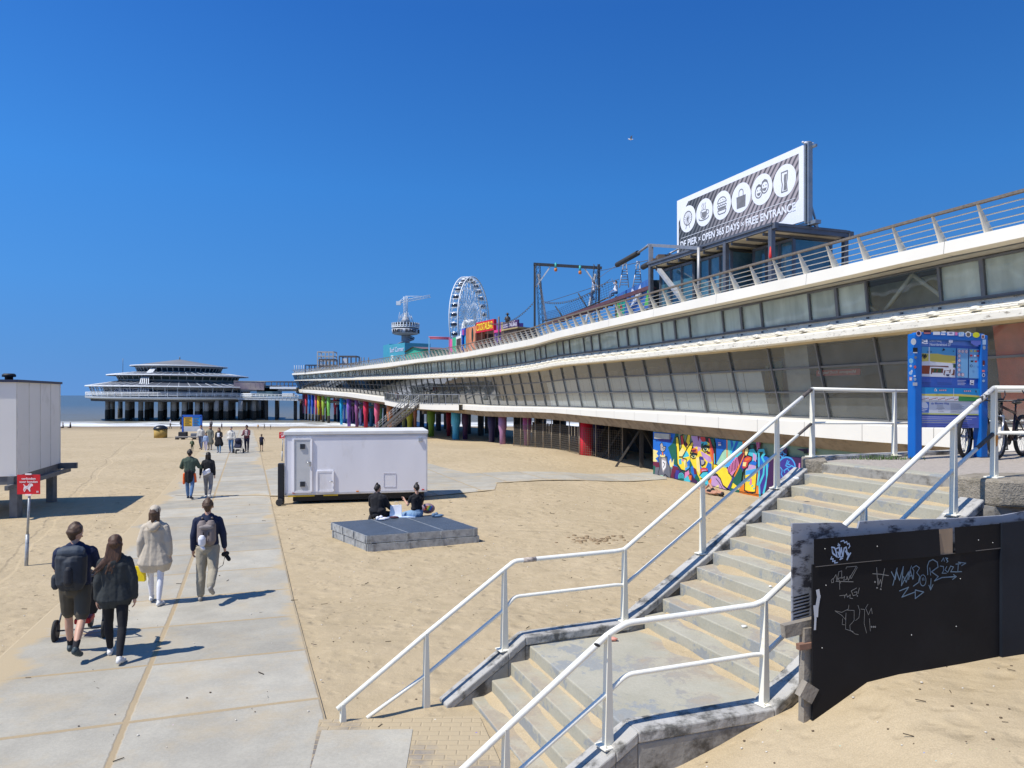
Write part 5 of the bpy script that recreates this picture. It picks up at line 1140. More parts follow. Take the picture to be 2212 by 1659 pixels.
for x in (BL_ * .22, BL_ * .48, BL_ * .78): m.box(S(x, -.12, .25), (.28, .12, .14), math.atan2(ux.y, ux.x)); m.beam(S(x, -.15, .25), S(x, -.15, -.1), .05, .05)
m.build("floodlight", DARKM, bb)
# strings of festoon lights and zip cables
def festoon(nm, lab, a, b_, sag, n=26):
    t = thing(nm, lab, "string lights", a); m = MB(); pts = [a.lerp(b_, k / n) - UP * (sag * 4 * (k / n) * (1 - k / n)) for k in range(n + 1)]; m.tube(pts, .018, 3); m.build("cable", STL, t); m = MB()
    for p_ in pts[1:-1]: m.ball(p_ - UP * .09, .06, 6)
    m.build("bulb", mat("bulb_dark", (.10, .10, .09), .3), t)
festoon("string_lights", "string of bulbs from the lamp post up to the zip line gate", P(1056, 697, 66), P(1153, 652, 60), .7, 30)
festoon("string_lights", "string of bulbs sagging from the gate towards the launch platform", P(1174, 651, 59), P(1318, 603, 48), .6, 30)
lp = MB(); a = P(1077.5, 684, 66.5); lp.tube([(a.x, a.y, yz(64)[0]), a], .10, 6); lp.build("lamp_post", STL, None, label="brown post between the purple booth and the pirate booth", category="post")
m = MB(); m.tube([P(1180, 653, 60), P(1337, 603, 46)], .02, 4); m.tube([P(1297, 585, 60), P(1400, 562, 42)], .02, 4); m.build("zip_cable", STL, None, label="thin cables strung through the zip line gate", category="cable")
# ================================================================ painted wall, wire fence under the pier
UP = Vector((0, 0, 1))
def painter(mb_cols, O_, n_, cm, m, base=.004, step=.0007):
    """flat shapes painted on a wall: cm maps crop pixels to frame pixels"""
    st_ = {'k': 0}
    def poly(c_, pts, smooth=0):
        m.cur = c_; st_['k'] += 1; h = base + step * st_['k']
        q = [onplane(cm(*p_), O_, n_) + n_ * h for p_ in pts]
        try: m.poly(q)
        except Exception: pass
    def line(c_, pts, w_):
        m.cur = c_; st_['k'] += 1; ribbon(m, [onplane(cm(*p_), O_, n_) for p_ in pts], w_, n_, base + step * st_['k'])
    return poly, line
def round_(cx_, cy_, rx, ry=None, n=18, a0=0, a1=360): ry = ry or rx; return [(cx_ + rx * math.cos(R(lerp(a0, a1, k / n))), cy_ + ry * math.sin(R(lerp(a0, a1, k / n)))) for k in range(n + (a1 - a0 < 360))]
sM0, sM1 = s_of_u(1411, 1.36), s_of_u(1960, 1.36)
mA, mB = plan(sM0, 1.36)[0], plan(sM1, 1.36)[0]; MO = Vector((mA.x, mA.y, -1)); md = Vector((mB.x - mA.x, mB.y - mA.y, 0)).normalized(); mN = Vector((-abs(md.y), -abs(md.x), 0)).normalized(); ML = (Vector((mB.x, mB.y, 0)) - Vector((mA.x, mA.y, 0))).length
mN = Vector((md.y, -md.x, 0)); mN = mN if mN.x < 0 else -mN
mur = thing("mural_wall", "concrete wall below the pier painted with a colourful face, hand and spray can", "painted wall", (mA.x, mA.y, -.4))
m = MB(); bk = -mN * .3; nseg = 8
for k in range(nseg):
    a, b_ = MO + md * (ML * k / nseg), MO + md * (ML * (k + 1) / nseg)
    za, zb = [zl(8, lerp(sM0, sM1, (k + j) / nseg)) + .06 + 1 for j in (0, 1)]
    m.hexa([a, b_, b_ + bk, a + bk], [a + UP * za, b_ + UP * zb, b_ + bk + UP * zb, a + bk + UP * za])
WG = mat("wall_sage_paint", (.22, .30, .20), .8, var=.1, scale=1.5); m.build("wall", WG, mur)
mc = crop(2500, 1650, .33906); m = MB()
PALM = [(20, 105, 195), (240, 220, 140), (110, 25, 55), (105, 105, 112), (15, 95, 75), (70, 190, 205), (245, 215, 50), (225, 110, 40), (15, 25, 30), (200, 60, 60), (190, 150, 195), (60, 50, 140), (235, 130, 30), (150, 170, 130), (215, 130, 175), (235, 230, 225), (60, 25, 75), (70, 160, 220), (160, 205, 170), (175, 165, 160)]
PM_ = [paint(*c, .7, .1, scale=2.5) for c in PALM]
BL, CR, MA, GY, GN, TQ, YE, OR, BK, RD, LI, PU, DO, SG_, PK, WT, DP, LB, MI, TA = range(20)
poly, line = painter(PM_, MO, mN, mc, m)
poly(BL, [(213, 150), (490, 170), (490, 560), (213, 560)]); poly(PU, [(235, 215), (440, 215), (420, 270), (300, 260)])
poly(CR, [(213, 352), (270, 370), (252, 400), (276, 430), (238, 460), (268, 492), (213, 500)]); poly(MA, [(213, 492), (300, 505), (285, 560), (215, 570)])
poly(GY, [(213, 560), (450, 560), (450, 748), (213, 690)]); poly(GN, [(213, 540), (240, 545), (228, 640), (213, 640)])
poly(GN, [(385, 330), (440, 280), (470, 170), (505, 170), (510, 560), (450, 520), (420, 430)]); poly(CR, [(400, 490), (420, 455), (430, 510), (455, 460), (450, 560), (410, 560)])
poly(TQ, [(410, 540), (440, 570), (470, 560), (480, 590), (430, 630), (440, 590)]); poly(MA, [(440, 540), (510, 560), (500, 700), (415, 680)])
# robot and gull
poly(GY, [(275, 450), (300, 430), (375, 440), (385, 520), (410, 560), (415, 735), (350, 640), (320, 700), (270, 640), (290, 560)]); poly(TA, [(310, 460), (350, 445), (372, 500), (365, 560), (330, 625), (312, 560)]); line(BK, [(275, 450), (290, 560), (270, 640), (325, 690), (350, 640), (415, 700), (410, 560), (380, 500), (375, 440), (300, 430)], .05)
poly(WT, [(318, 470), (360, 490), (362, 560), (330, 600), (318, 545)]); line(BK, [(330, 500), (350, 520), (335, 560)], .05); poly(CR, [(290, 430), (300, 405), (312, 425), (322, 395), (335, 425), (350, 405), (355, 435), (325, 445)])
poly(OR, [(315, 380), (330, 380), (333, 420), (318, 420)]); poly(TA, [(300, 290), (315, 272), (325, 290), (330, 318), (362, 320), (350, 365), (325, 382), (300, 365), (296, 320)]); line(BK, [(290, 300), (300, 290), (315, 272), (325, 290), (332, 318), (362, 320), (350, 365), (325, 382), (300, 365), (298, 310)], .035); line(BK, [(318, 330), (345, 340), (335, 355)], .03); poly(MI, [(300, 650), (330, 655), (325, 722), (305, 720)])
# arm, hand
poly(DP, [(455, 640), (520, 560), (600, 560), (660, 640), (720, 700), (740, 800), (640, 790), (450, 745)]); poly(PU, [(480, 590), (520, 600), (510, 750), (460, 745)]); poly(GN, [(500, 560), (640, 590), (650, 640), (560, 620)])
for r_, c_ in ((48, TQ), (38, GN), (30, TQ), (22, GN), (14, TQ), (7, GN)): poly(c_, round_(541, 670, r_ * .72, r_))
poly(GN, [(505, 690), (580, 690), (570, 768), (510, 760)]); poly(TQ, [(575, 690), (620, 650), (650, 720), (635, 785), (580, 775)]); poly(PK, [(590, 600), (630, 590), (640, 640), (580, 690)]); poly(OR, [(630, 650), (665, 655), (660, 715), (635, 700)]); poly(PK, [(650, 740), (690, 750), (680, 785), (655, 780)])
poly(MA, [(585, 280), (620, 175), (650, 175), (640, 280), (600, 340)]); poly(YE, [(485, 290), (480, 220), (500, 200), (512, 230), (520, 330), (530, 370), (545, 330), (550, 250), (530, 200), (545, 180), (570, 190), (580, 300), (600, 330), (625, 300), (600, 260), (620, 180), (650, 190), (640, 260), (650, 290), (675, 260), (688, 290), (650, 400), (640, 560), (600, 600), (540, 590), (505, 530), (490, 420)])
poly(CR, [(520, 380), (560, 330), (600, 390), (560, 440), (520, 430)]); poly(TQ, [(560, 420), (610, 370), (640, 430), (570, 450)]); poly(TQ, [(515, 470), (545, 455), (550, 520), (520, 530)]); poly(PK, [(545, 470), (580, 460), (570, 500)]); poly(RD, [(535, 200), (560, 190), (572, 290), (550, 300)]); poly(CR, [(570, 490), (610, 470), (610, 560), (590, 580)]); poly(BL, [(610, 500), (640, 470), (650, 530), (620, 590)]); poly(LB, [(585, 575), (640, 540), (640, 590), (600, 605)])
line(BK, [(485, 310), (480, 220), (500, 200), (512, 235), (525, 370), (548, 320), (535, 195), (560, 185), (580, 300), (605, 335)], .05); line(BK, [(605, 335), (600, 250), (620, 180)], .05); line(BK, [(650, 400), (690, 280), (672, 258), (620, 330), (560, 440), (520, 440)], .06); line(BK, [(490, 320), (500, 520), (545, 590), (600, 605), (645, 570), (655, 410)], .06); line(BK, [(560, 455), (605, 465), (600, 560)], .05)
# background right of the hand / above the face
poly(LI, [(660, 195), (765, 200), (760, 330), (690, 340), (680, 260)]); poly(MA, [(735, 200), (760, 200), (765, 280), (745, 270)]); poly(RD, [(770, 205), (825, 210), (830, 265), (775, 260)])
# face
poly(YE, [(655, 400), (690, 340), (760, 300), (860, 260), (920, 300), (940, 420), (935, 560), (900, 660), (840, 710), (780, 740), (700, 690), (650, 600)])
poly(OR, [(665, 350), (700, 335), (735, 350), (740, 400), (690, 410)]); poly(MA, [(670, 360), (720, 350), (715, 380), (670, 385)]); poly(GN, [(645, 460), (690, 560), (760, 690), (770, 740), (700, 690), (650, 600)]); poly(BL, [(655, 560), (680, 540), (720, 640), (700, 690), (660, 610)]); poly(CR, [(720, 450), (760, 440), (770, 520), (760, 640), (730, 600)]); poly(LI, [(760, 215), (790, 260), (780, 350), (740, 380), (735, 300)])
poly(TQ, [(775, 265), (840, 260), (860, 290), (800, 310), (780, 340)]); poly(GN, [(780, 290), (810, 275), (800, 330), (775, 340)]); poly(LI, [(770, 370), (830, 400), (890, 440), (900, 500), (860, 500), (790, 430)]); poly(BL, [(860, 500), (900, 520), (905, 600), (860, 660), (830, 570)]); poly(BL, [(760, 480), (780, 560), (860, 600), (830, 640), (770, 600)]); poly(OR, [(870, 300), (905, 300), (930, 430), (905, 500), (885, 420)]); poly(RD, [(800, 560), (850, 570), (860, 600), (800, 590)]); poly(PU, [(765, 430), (800, 440), (825, 500), (800, 540), (765, 520)]); poly(TA, [(775, 470), (815, 480), (815, 520), (785, 535)]); poly(MA, [(850, 370), (880, 380), (880, 410), (845, 400)])
poly(MA, [(690, 560), (720, 580), (735, 640), (700, 640)]); poly(TQ, [(760, 650), (800, 610), (850, 600), (860, 640), (840, 690), (790, 685)]); poly(RD, [(770, 580), (800, 565), (850, 580), (862, 605), (800, 610), (772, 650)]); poly(PK, [(785, 590), (840, 585), (845, 600), (790, 610)]); line(BK, [(762, 655), (800, 612), (862, 605)], .05); line(BK, [(775, 690), (800, 700), (845, 690), (865, 640)], .05); line(BK, [(760, 440), (770, 520), (790, 545), (825, 520), (830, 495)], .05)
for ex, ey, rr_ in ((692, 425, 1.0), (832, 345, 1.15)):
    poly(CR, [(ex - 34 * rr_, ey + 8), (ex - 5, ey - 22 * rr_), (ex + 32 * rr_, ey - 8), (ex + 20, ey + 24 * rr_), (ex - 15, ey + 28 * rr_)]); poly(GN, round_(ex, ey + 2, 15 * rr_, 20 * rr_)); poly(BK, round_(ex, ey + 2, 8 * rr_, 11 * rr_)); poly(WT, round_(ex + 4, ey - 4, 3, 4)); line(BK, [(ex - 34 * rr_, ey + 8), (ex - 8, ey - 24 * rr_), (ex + 34 * rr_, ey - 10)], .07); line(BK, [(ex - 30, ey + 14), (ex - 10, ey + 32 * rr_), (ex + 22, ey + 26)], .04)
line(BK, [(660, 400), (690, 392), (735, 405)], .06); line(BK, [(790, 330), (830, 305), (880, 325)], .07)
# hair
poly(BK, [(825, 210), (870, 215), (935, 230), (965, 400), (970, 520), (945, 540), (925, 640), (912, 600), (925, 430), (895, 290), (850, 260)]); poly(RD, [(865, 225), (885, 225), (935, 400), (930, 560), (918, 420)]); poly(GN, [(890, 225), (930, 235), (950, 330), (920, 300)]); poly(TQ, [(930, 400), (940, 400), (945, 520), (935, 520)])
# right background
poly(BL, [(945, 225), (1090, 245), (1085, 330), (1030, 380), (960, 520), (960, 300)]); poly(MI, [(1085, 330), (1180, 370), (1185, 470), (1060, 580), (960, 520), (1030, 390)]); poly(TQ, [(1090, 245), (1270, 265), (1260, 420), (1190, 480), (1140, 420), (1085, 330)]); poly(LB, [(1030, 490), (1180, 440), (1190, 480), (1100, 560), (1040, 540)]); poly(DO, [(1078, 240), (1092, 242), (1092, 480), (1082, 480)]); poly(BL, [(1125, 250), (1150, 250), (1160, 300), (1140, 350)]); poly(BL, [(1190, 255), (1225, 258), (1150, 420), (1145, 380)])
poly(YE, [(930, 525), (1000, 545), (1040, 560), (1085, 570), (1100, 620), (1140, 680), (1130, 770), (1085, 805), (1020, 740), (980, 640), (930, 610)]); poly(PK, [(1085, 585), (1190, 440), (1215, 450), (1225, 540), (1145, 660)])
for k in range(7): t = k * 20; line(MA, [(1100 + t * .85, 565 - t * .9), (1105 + t * .85, 630 - t * .5)], .055)
poly(LI, [(910, 650), (960, 640), (1010, 690), (1050, 790), (1100, 830), (1085, 870), (900, 830), (880, 740)]); poly(DO, [(870, 720), (910, 685), (900, 800), (880, 780)]); poly(CR, [(920, 800), (990, 760), (1000, 840), (930, 830)]); line(BK, [(920, 650), (970, 650), (1010, 690), (1040, 770), (1085, 805), (1110, 800)], .06); line(BK, [(960, 690), (1000, 740), (1050, 830)], .035); poly(TQ, [(760, 740), (860, 700), (880, 760), (880, 840), (750, 790)])
poly(PU, [(1090, 800), (1150, 690), (1240, 540), (1290, 420), (1300, 560), (1230, 680), (1160, 840)]); poly(DO, [(1270, 255), (1330, 262), (1330, 330), (1280, 450), (1200, 640), (1180, 690), (1170, 660), (1230, 520), (1270, 400)]); poly(MA, [(1210, 440), (1280, 380), (1290, 400), (1230, 540)]); poly(GN, [(1150, 720), (1240, 560), (1270, 590), (1230, 905), (1130, 895), (1110, 840)]); poly(YE, [(1160, 740), (1210, 780), (1240, 790), (1230, 820), (1140, 800)])
# spray can and hand
poly(DO, [(1240, 800), (1420, 600), (1490, 650), (1520, 760), (1470, 900), (1430, 945), (1225, 915)]); poly(MI, [(1300, 590), (1330, 530), (1410, 510), (1440, 570), (1440, 620), (1425, 850), (1295, 820)]); poly(YE, [(1298, 650), (1432, 630), (1420, 850), (1292, 820)]); poly(LB, [(1310, 600), (1430, 575), (1428, 625), (1308, 650)]); poly(LI, [(1320, 545), (1420, 520), (1425, 570), (1315, 595)]); line(BK, [(1295, 820), (1300, 590), (1335, 520)], .06); line(BK, [(1292, 825), (1340, 855), (1420, 850), (1440, 620), (1435, 560)], .06)
for k in range(5): line(TQ, [(1310 + k * 22, 690 + k * 30), (1340 + k * 18, 680 + k * 30)], .05)
poly(PK, [(1360, 690), (1380, 690), (1378, 760), (1355, 760)])
poly(TQ, [(1330, 360), (1400, 340), (1440, 400), (1440, 470), (1390, 490), (1335, 440)]); poly(LI, [(1395, 390), (1435, 420), (1430, 500), (1395, 470)]); poly(BK, [(1350, 290), (1420, 285), (1425, 345), (1355, 345)]); poly(GN, [(1365, 300), (1400, 300), (1400, 335), (1365, 335)]); poly(BL, [(1335, 470), (1440, 500), (1430, 540), (1350, 520)])
poly(RD, [(1290, 450), (1330, 420), (1385, 440), (1380, 480), (1350, 500), (1330, 560), (1290, 580), (1270, 560)]); poly(OR, [(1300, 460), (1365, 440), (1360, 470), (1310, 490)]); poly(CR, [(1280, 500), (1320, 500), (1310, 550), (1275, 545)]); poly(CR, [(1300, 350), (1335, 320), (1345, 370), (1320, 430), (1300, 410)]); line(BK, [(1290, 450), (1330, 420), (1385, 440), (1380, 480), (1345, 510), (1330, 560), (1285, 585)], .05); line(BK, [(1300, 440), (1300, 350), (1335, 320), (1348, 370), (1325, 425)], .05)
poly(MA, [(1430, 268), (1490, 272), (1480, 330), (1445, 380)]); line(PK, [(1443, 272), (1448, 350)], .05); line(PK, [(1465, 272), (1465, 330)], .05)
# drips, globe
poly(PU, [(1445, 440), (1560, 430), (1590, 520), (1560, 700), (1520, 850), (1480, 880), (1455, 640)]); poly(BL, [(1450, 470), (1520, 430), (1590, 450), (1580, 560), (1500, 560)])
for pts in ([(1455, 390), (1470, 365), (1520, 362), (1530, 400), (1500, 440), (1530, 500), (1520, 640), (1470, 760), (1475, 890)], [(1530, 500), (1560, 520), (1560, 700), (1520, 860)], [(1465, 400), (1468, 640), (1450, 760)]): line(TQ, pts, .11)
poly(DP, [(1540, 880), (1560, 700), (1600, 480), (1640, 400), (1720, 330), (1800, 340), (1790, 440), (1900, 440), (1980, 450), (1950, 640), (1800, 640), (1700, 730), (1560, 860)]); poly(PU, [(1690, 540), (1760, 440), (1850, 440), (1900, 520), (1890, 640), (1790, 640), (1690, 740), (1670, 640)])
poly(DP, [(1900, 345), (2050, 345), (2130, 360), (2120, 400), (1990, 380)]); poly(BK, [(1985, 350), (2030, 345), (2040, 400), (1990, 400)])
GLB = round_(1790, 560, 100, 118, 26, 150, 395); line(LB, GLB, .06); line(LB, [(1800, 480), (1780, 540), (1820, 560), (1850, 540), (1880, 560)], .05); line(LB, [(1720, 560), (1740, 590), (1730, 640), (1745, 670)], .05); line(LB, [(1820, 490), (1800, 520), (1830, 530)], .05); line(LB, [(1770, 620), (1760, 600), (1800, 570), (1820, 600)], .05)
for cx_, cy_, r_ in ((1740, 410, 45), (1690, 455, 24)): line(LB, [(cx_ - r_, cy_), (cx_ - r_ * .3, cy_ - r_ * .3), (cx_, cy_ - r_), (cx_ + r_ * .3, cy_ - r_ * .3), (cx_ + r_, cy_), (cx_ + r_ * .3, cy_ + r_ * .3), (cx_, cy_ + r_), (cx_ - r_ * .3, cy_ + r_ * .3), (cx_ - r_, cy_)], .045)
poly(PK, [(1935, 510), (1950, 510), (1945, 620), (1925, 620)]); poly(WT, [(995, 290), (1027, 290), (1027, 308), (995, 308)]); poly(LI, [(992, 268), (1027, 270), (1027, 282), (992, 280)])
line(BK, [(430, 675), (640, 735), (900, 770), (1100, 825)], .03); line(BK, [(1240, 840), (1480, 880)], .03)
m.build("mural", PM_, mur)
m = MB(); q = [onplane(mc(x, y), MO, mN) for x, y in ((243, 162), (416, 172), (416, 235), (243, 225))]; m.hexa([p_ + mN * .01 for p_ in q], [p_ + mN * .10 for p_ in q]); m.build("concrete_block", mat("pale_block", (.48, .45, .38), .8, var=.1), mur)

# wire fence round the dark space below the pier
fe = thing("wire_fence", "rusty wire mesh fence on thin posts in front of the dark space below the pier", "fence", (3, 50, -.6)); WM = mat("rusty_wire", (.20, .17, .13), .8, .2)
F0, F1, F2 = s_of_u(1108, 1.6), s_of_u(1258, 1.9), s_of_u(1345, 3.2)
fp = [plan(lerp(F0, F1, k / 8), 1.7)[0] for k in range(9)] + [plan(lerp(F1, F2, k / 3), 2.0 + 1.2 * k / 3)[0] for k in (1, 2, 3)]
m = MB()
for q in fp: m.tube([(q.x, q.y, zg(q.x, q.y) - .2), (q.x, q.y, zl(8, F1) + .2)], .035, 5)
m.build("post", mat("fence_post_tan", (.42, .34, .24), .8), fe); m = MB()
for a, b_ in zip(fp, fp[1:]):
    n_ = max(4, int((b_ - a).length / .17))
    for k in range(n_): q = a.lerp(b_, k / n_); m.tube([(q.x, q.y, zg(q.x, q.y) - .2), (q.x, q.y, zg(q.x, q.y) + 1.9)], .011, 3, False)
    for k in range(13): h = 1.9 * k / 12; m.tube([(a.x, a.y, zg(a.x, a.y) + h), (b_.x, b_.y, zg(b_.x, b_.y) + h)], .011, 3, False)
m.build("wire_mesh", WM, fe)
# dark screens and lattice legs deep under the hall
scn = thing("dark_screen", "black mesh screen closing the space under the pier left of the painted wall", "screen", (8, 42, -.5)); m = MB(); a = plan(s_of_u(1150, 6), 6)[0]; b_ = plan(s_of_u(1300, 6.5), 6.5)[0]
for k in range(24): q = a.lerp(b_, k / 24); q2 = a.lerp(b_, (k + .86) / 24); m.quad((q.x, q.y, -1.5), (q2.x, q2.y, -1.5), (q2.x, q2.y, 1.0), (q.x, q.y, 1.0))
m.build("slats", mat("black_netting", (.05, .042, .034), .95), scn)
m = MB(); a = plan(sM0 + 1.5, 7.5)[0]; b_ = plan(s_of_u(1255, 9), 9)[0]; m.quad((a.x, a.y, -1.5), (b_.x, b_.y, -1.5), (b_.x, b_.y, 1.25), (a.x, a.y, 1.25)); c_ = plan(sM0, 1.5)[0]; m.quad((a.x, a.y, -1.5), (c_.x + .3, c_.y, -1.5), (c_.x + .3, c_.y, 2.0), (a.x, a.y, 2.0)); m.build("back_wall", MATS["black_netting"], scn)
for u, off in ((1385, 2.4), (1318, 5.0), (1350, 4.0)):
    m = MB(); q = plan(s_of_u(u, off), off)[0]; b0 = Vector((q.x, q.y, -1)); t0 = Vector((q.x, q.y, 2.0)); m.beam(b0, t0, .2, .2)
    for dx in (-1.6, 1.6): m.beam(b0.lerp(t0, .95), b0 + Vector((dx, .6, .2)), .12, .12)
    m.build("strut", mat("strut_black", (.05, .045, .04), .8), pier)

# ================================================================ stairs
STEPC = None
def step_mat():
    m = bpy.data.materials.new("painted_steps"); m.use_nodes = True; n = m.node_tree; N = n.nodes; L = n.links; b = N['Principled BSDF']; tc = N.new("ShaderNodeTexCoord")
    def noise(sc, det=8, ro=.65):
        q = N.new("ShaderNodeTexNoise"); q.inputs['Scale'].default_value = sc; q.inputs['Detail'].default_value = det; q.inputs['Roughness'].default_value = ro; L.new(tc.outputs['Object'], q.inputs['Vector']); return q.outputs[0]
    def rng(v, a, b_, c=0, d=1):
        q = N.new("ShaderNodeMapRange"); L.new(v, q.inputs[0])
        for i, k in enumerate((a, b_, c, d)): q.inputs[i + 1].default_value = k
        return q.outputs[0]
    def mixc(f, a, b_):
        q = N.new("ShaderNodeMix"); q.data_type = 'RGBA'; L.new(f, q.inputs[0])
        for i, v in ((6, a), (7, b_)):
            if isinstance(v, tuple): q.inputs[i].default_value = (*v, 1)
            else: L.new(v, q.inputs[i])
        return q.outputs[2]
    c = mixc(rng(noise(1.7), .35, .65), (.375, .355, .275), (.44, .415, .33))
    c = mixc(rng(noise(1.6, 10, .74), .53, .56), c, (.30, .31, .30)); c = mixc(rng(noise(5.0, 10, .75), .63, .67), c, (.20, .21, .21))
    ge = N.new("ShaderNodeNewGeometry"); sx = N.new("ShaderNodeSeparateXYZ"); L.new(ge.outputs['True Normal'], sx.inputs[0])
    up = rng(sx.outputs[2], .6, .9); at = N.new("ShaderNodeAttribute"); at.attribute_name = "sandy"
    sn = N.new("ShaderNodeMath"); sn.operation = 'MULTIPLY_ADD'; L.new(noise(1.6, 9, .68), sn.inputs[0]); sn.inputs[1].default_value = 1.0; L.new(at.outputs['Fac'], sn.inputs[2])
    sm = N.new("ShaderNodeMath"); sm.operation = 'MULTIPLY'; L.new(up, sm.inputs[0]); L.new(rng(sn.outputs[0], .79, 1.0, 0, .88), sm.inputs[1])
    c = mixc(sm.outputs[0], c, (.43, .335, .215))
    hv = N.new("ShaderNodeHueSaturation"); L.new(c, hv.inputs['Color']); L.new(rng(noise(40, 4), .3, .7, .93, 1.07), hv.inputs['Value']); L.new(hv.outputs[0], b.inputs['Base Color'])
    b.inputs['Roughness'].default_value = .85; b.inputs['Specular IOR Level'].default_value = .3
    bu = N.new("ShaderNodeBump"); bu.inputs['Strength'].default_value = .5; bu.inputs['Distance'].default_value = .012; L.new(noise(14), bu.inputs['Height']); L.new(bu.outputs[0], b.inputs['Normal']); return m
STEPM = step_mat()
CURB = mat("curb_concrete", (.42, .405, .37), .85, var=.12, scale=2, bump=.7, bscale=14, col2=(.12, .115, .10), mix=(.49, .62), mscale=4.5)
PLAST = mat("rough_plaster", (.35, .33, .29), .9, var=.18, scale=3, bump=1.0, bscale=6, col2=(.09, .08, .065), mix=(.45, .60), mscale=3.0)
AGG = mat("aggregate", (.43, .375, .315), .9, var=.10, scale=30, bump=.6, bscale=60, col2=(.33, .29, .24), mix=(.45, .65), mscale=18)
AGGB = mat("aggregate_block", (.30, .26, .20), .9, var=.15, scale=25, bump=.8, bscale=50, col2=(.15, .13, .09), mix=(.5, .7), mscale=8)
stt = thing("beach_stairs", "worn grey-green concrete stairs with a half landing and sandy treads", "stairs", (2, 8, .3))
def V3(x, y, z): return Vector((x, y, z))
wdir = Vector((.37, -.93, 0))
def block(mb, L_, R_, Lb, Rb, z, zlow):      # one step: front edge L_-R_, back edge Lb-Rb
    mb.hexa([V3(*L_, zlow), V3(*R_, zlow), V3(*Rb, zlow), V3(*Lb, zlow)], [V3(*L_, z), V3(*R_, z), V3(*Rb, z), V3(*Lb, z)])
m = MB(); sandy = []
L1, L11, L12 = Vector((1.70, 8.99)), Vector((4.45, 10.73)), Vector((4.72, 10.86))
R1, R12 = Vector((2.48, 7.12)), Vector((5.62, 8.66))
def Lk(k): return L1.lerp(L11, (k - 1) / 10) if k <= 11 else L12
def Rk(k): return R1.lerp(R12, (k - 1) / 11)
for k in range(1, 12):
    l, r = Lk(k), Rk(k); lb_, rb = Lk(k + 1), Rk(k + 1); e = (l - r).normalized(); n0 = len(m.v)
    block(m, l + e * .35, r - e * .35, lb_ + e * .35, rb - e * .35, .8 + .16 * k, .1); sandy += [.30 if k % 3 else .42] * (len(m.v) - n0)
# landing and lower flight
ll, lr = Vector((.19, 8.48)), Vector((.965, 6.48)); e = (ll - lr).normalized()
n0 = len(m.v); m.hexa([V3(*(ll + e * .3), 0), V3(*(lr - e * .35), 0), V3(*(R1 - e * .3), 0), V3(*(L1 + e * .3), 0)], [V3(*(ll + e * .3), .8), V3(*(lr - e * .35), .8), V3(*(R1 - e * .3), .8), V3(*(L1 + e * .3), .8)]); sandy += [.12, .12, .40, .36] * 2
for j in range(1, 5):
    a, b_ = ll + Vector((-.222, -.10)) * j, lr + Vector((-.222, -.10)) * j; ab, bb_ = ll + Vector((-.222, -.10)) * (j - 1), lr + Vector((-.222, -.10)) * (j - 1)
    block(m, a + e * .3, b_ - e * .4, ab + e * .3, bb_ - e * .4, .8 - .16 * j, -.3); sandy += [.36] * 8
o = m.build("steps", STEPM, stt, bevel=.012)
at_ = o.data.attributes.new("sandy", 'FLOAT', 'POINT'); at_.data.foreach_set('value', sandy)
m = MB(); rg = random.Random(11)
def drift_(l0, r0, l1, r1, z, sc=1.0):      # blown sand in the corner of a tread
    n_ = 22; prev = None
    for k in range(n_ + 1):
        t = k / n_; b0 = l1.lerp(r1, t); f0 = l0.lerp(r0, t); q = .10 + .75 * max(0, mnoise.noise(Vector((b0.x * 2.2, b0.y * 2.2, z * 5))) + .12); hh = .012 + .05 * q; p_ = b0.lerp(f0, min(.92, q) * sc); cur = (V3(b0.x, b0.y, z + hh), V3(*b0.lerp(p_, .5), z + hh * .45), V3(p_.x, p_.y, z - .002))
        if prev: m.quad(prev[0], cur[0], cur[1], prev[1], smooth=True).quad(prev[1], cur[1], cur[2], prev[2], smooth=True)
        prev = cur
for k in range(1, 12): drift_(Lk(k), Rk(k), Lk(k + 1), Rk(k + 1), .8 + .16 * k)
drift_(ll, lr, L1, R1, .8, .22)
for j in range(1, 5): o_ = Vector((-.222, -.10)); drift_(ll + o_ * j, lr + o_ * j, ll + o_ * (j - 1), lr + o_ * (j - 1), .8 - .16 * j)
m.build("sand_drift", SAND, stt, kind='stuff')
def curb(name, pts, wd, zlow, mats=(CURB, PLAST), inner=0, h=.10):
    m = MB(); n = len(pts); offs = []
    for k, p_ in enumerate(pts):
        a = Vector(pts[max(0, k - 1)][:2]); b_ = Vector(pts[min(n - 1, k + 1)][:2]); d = (b_ - a).normalized(); offs.append(Vector((-d.y, d.x, 0)))
    up_ = [V3(*p_) for p_ in pts]
    for k in range(n - 1):
        a, b_, oa, ob_ = up_[k], up_[k + 1], offs[k] * wd / 2, offs[k + 1] * wd / 2
        A_, B_ = [a - oa, a + oa], [b_ - ob_, b_ + ob_]
        cut_ = UP * h
        m.cur = 0; m.hexa([A_[0] - cut_, B_[0] - cut_, B_[1] - cut_, A_[1] - cut_], [A_[0], B_[0], B_[1], A_[1]])
        m.cur = 1; lo = lambda q: V3(q.x, q.y, zlow); f = .012; sh = lambda q, c_: q - cut_ + (c_ - q) * .06
        m.hexa([lo(A_[0]), lo(B_[0]), lo(B_[1]), lo(A_[1])], [sh(A_[0], a), sh(B_[0], b_), sh(B_[1], b_), sh(A_[1], a)])
    return m.build(name, list(mats), stt, bevel=.015)
PA, P2_, P1_, PC_, PE, PS1, PS2 = V3(4.79, 11.45, 2.76), V3(3.94, 10.67, 2.36), V3(2.63, 9.9, 1.56), V3(1.41, 9.0, .92), V3(-.09, 8.42, .76), V3(-.955, 7.99, .26), V3(-1.786, 7.58, .27)
PB, PGd, PHh, PD, PF, PL1 = V3(5.53, 8.23, 2.80), V3(4.85, 7.88, 2.43), V3(3.53, 7.2, 1.63), V3(2.31, 6.57, .92), V3(.81, 6.07, .78), V3(-.05, 5.67, .26)
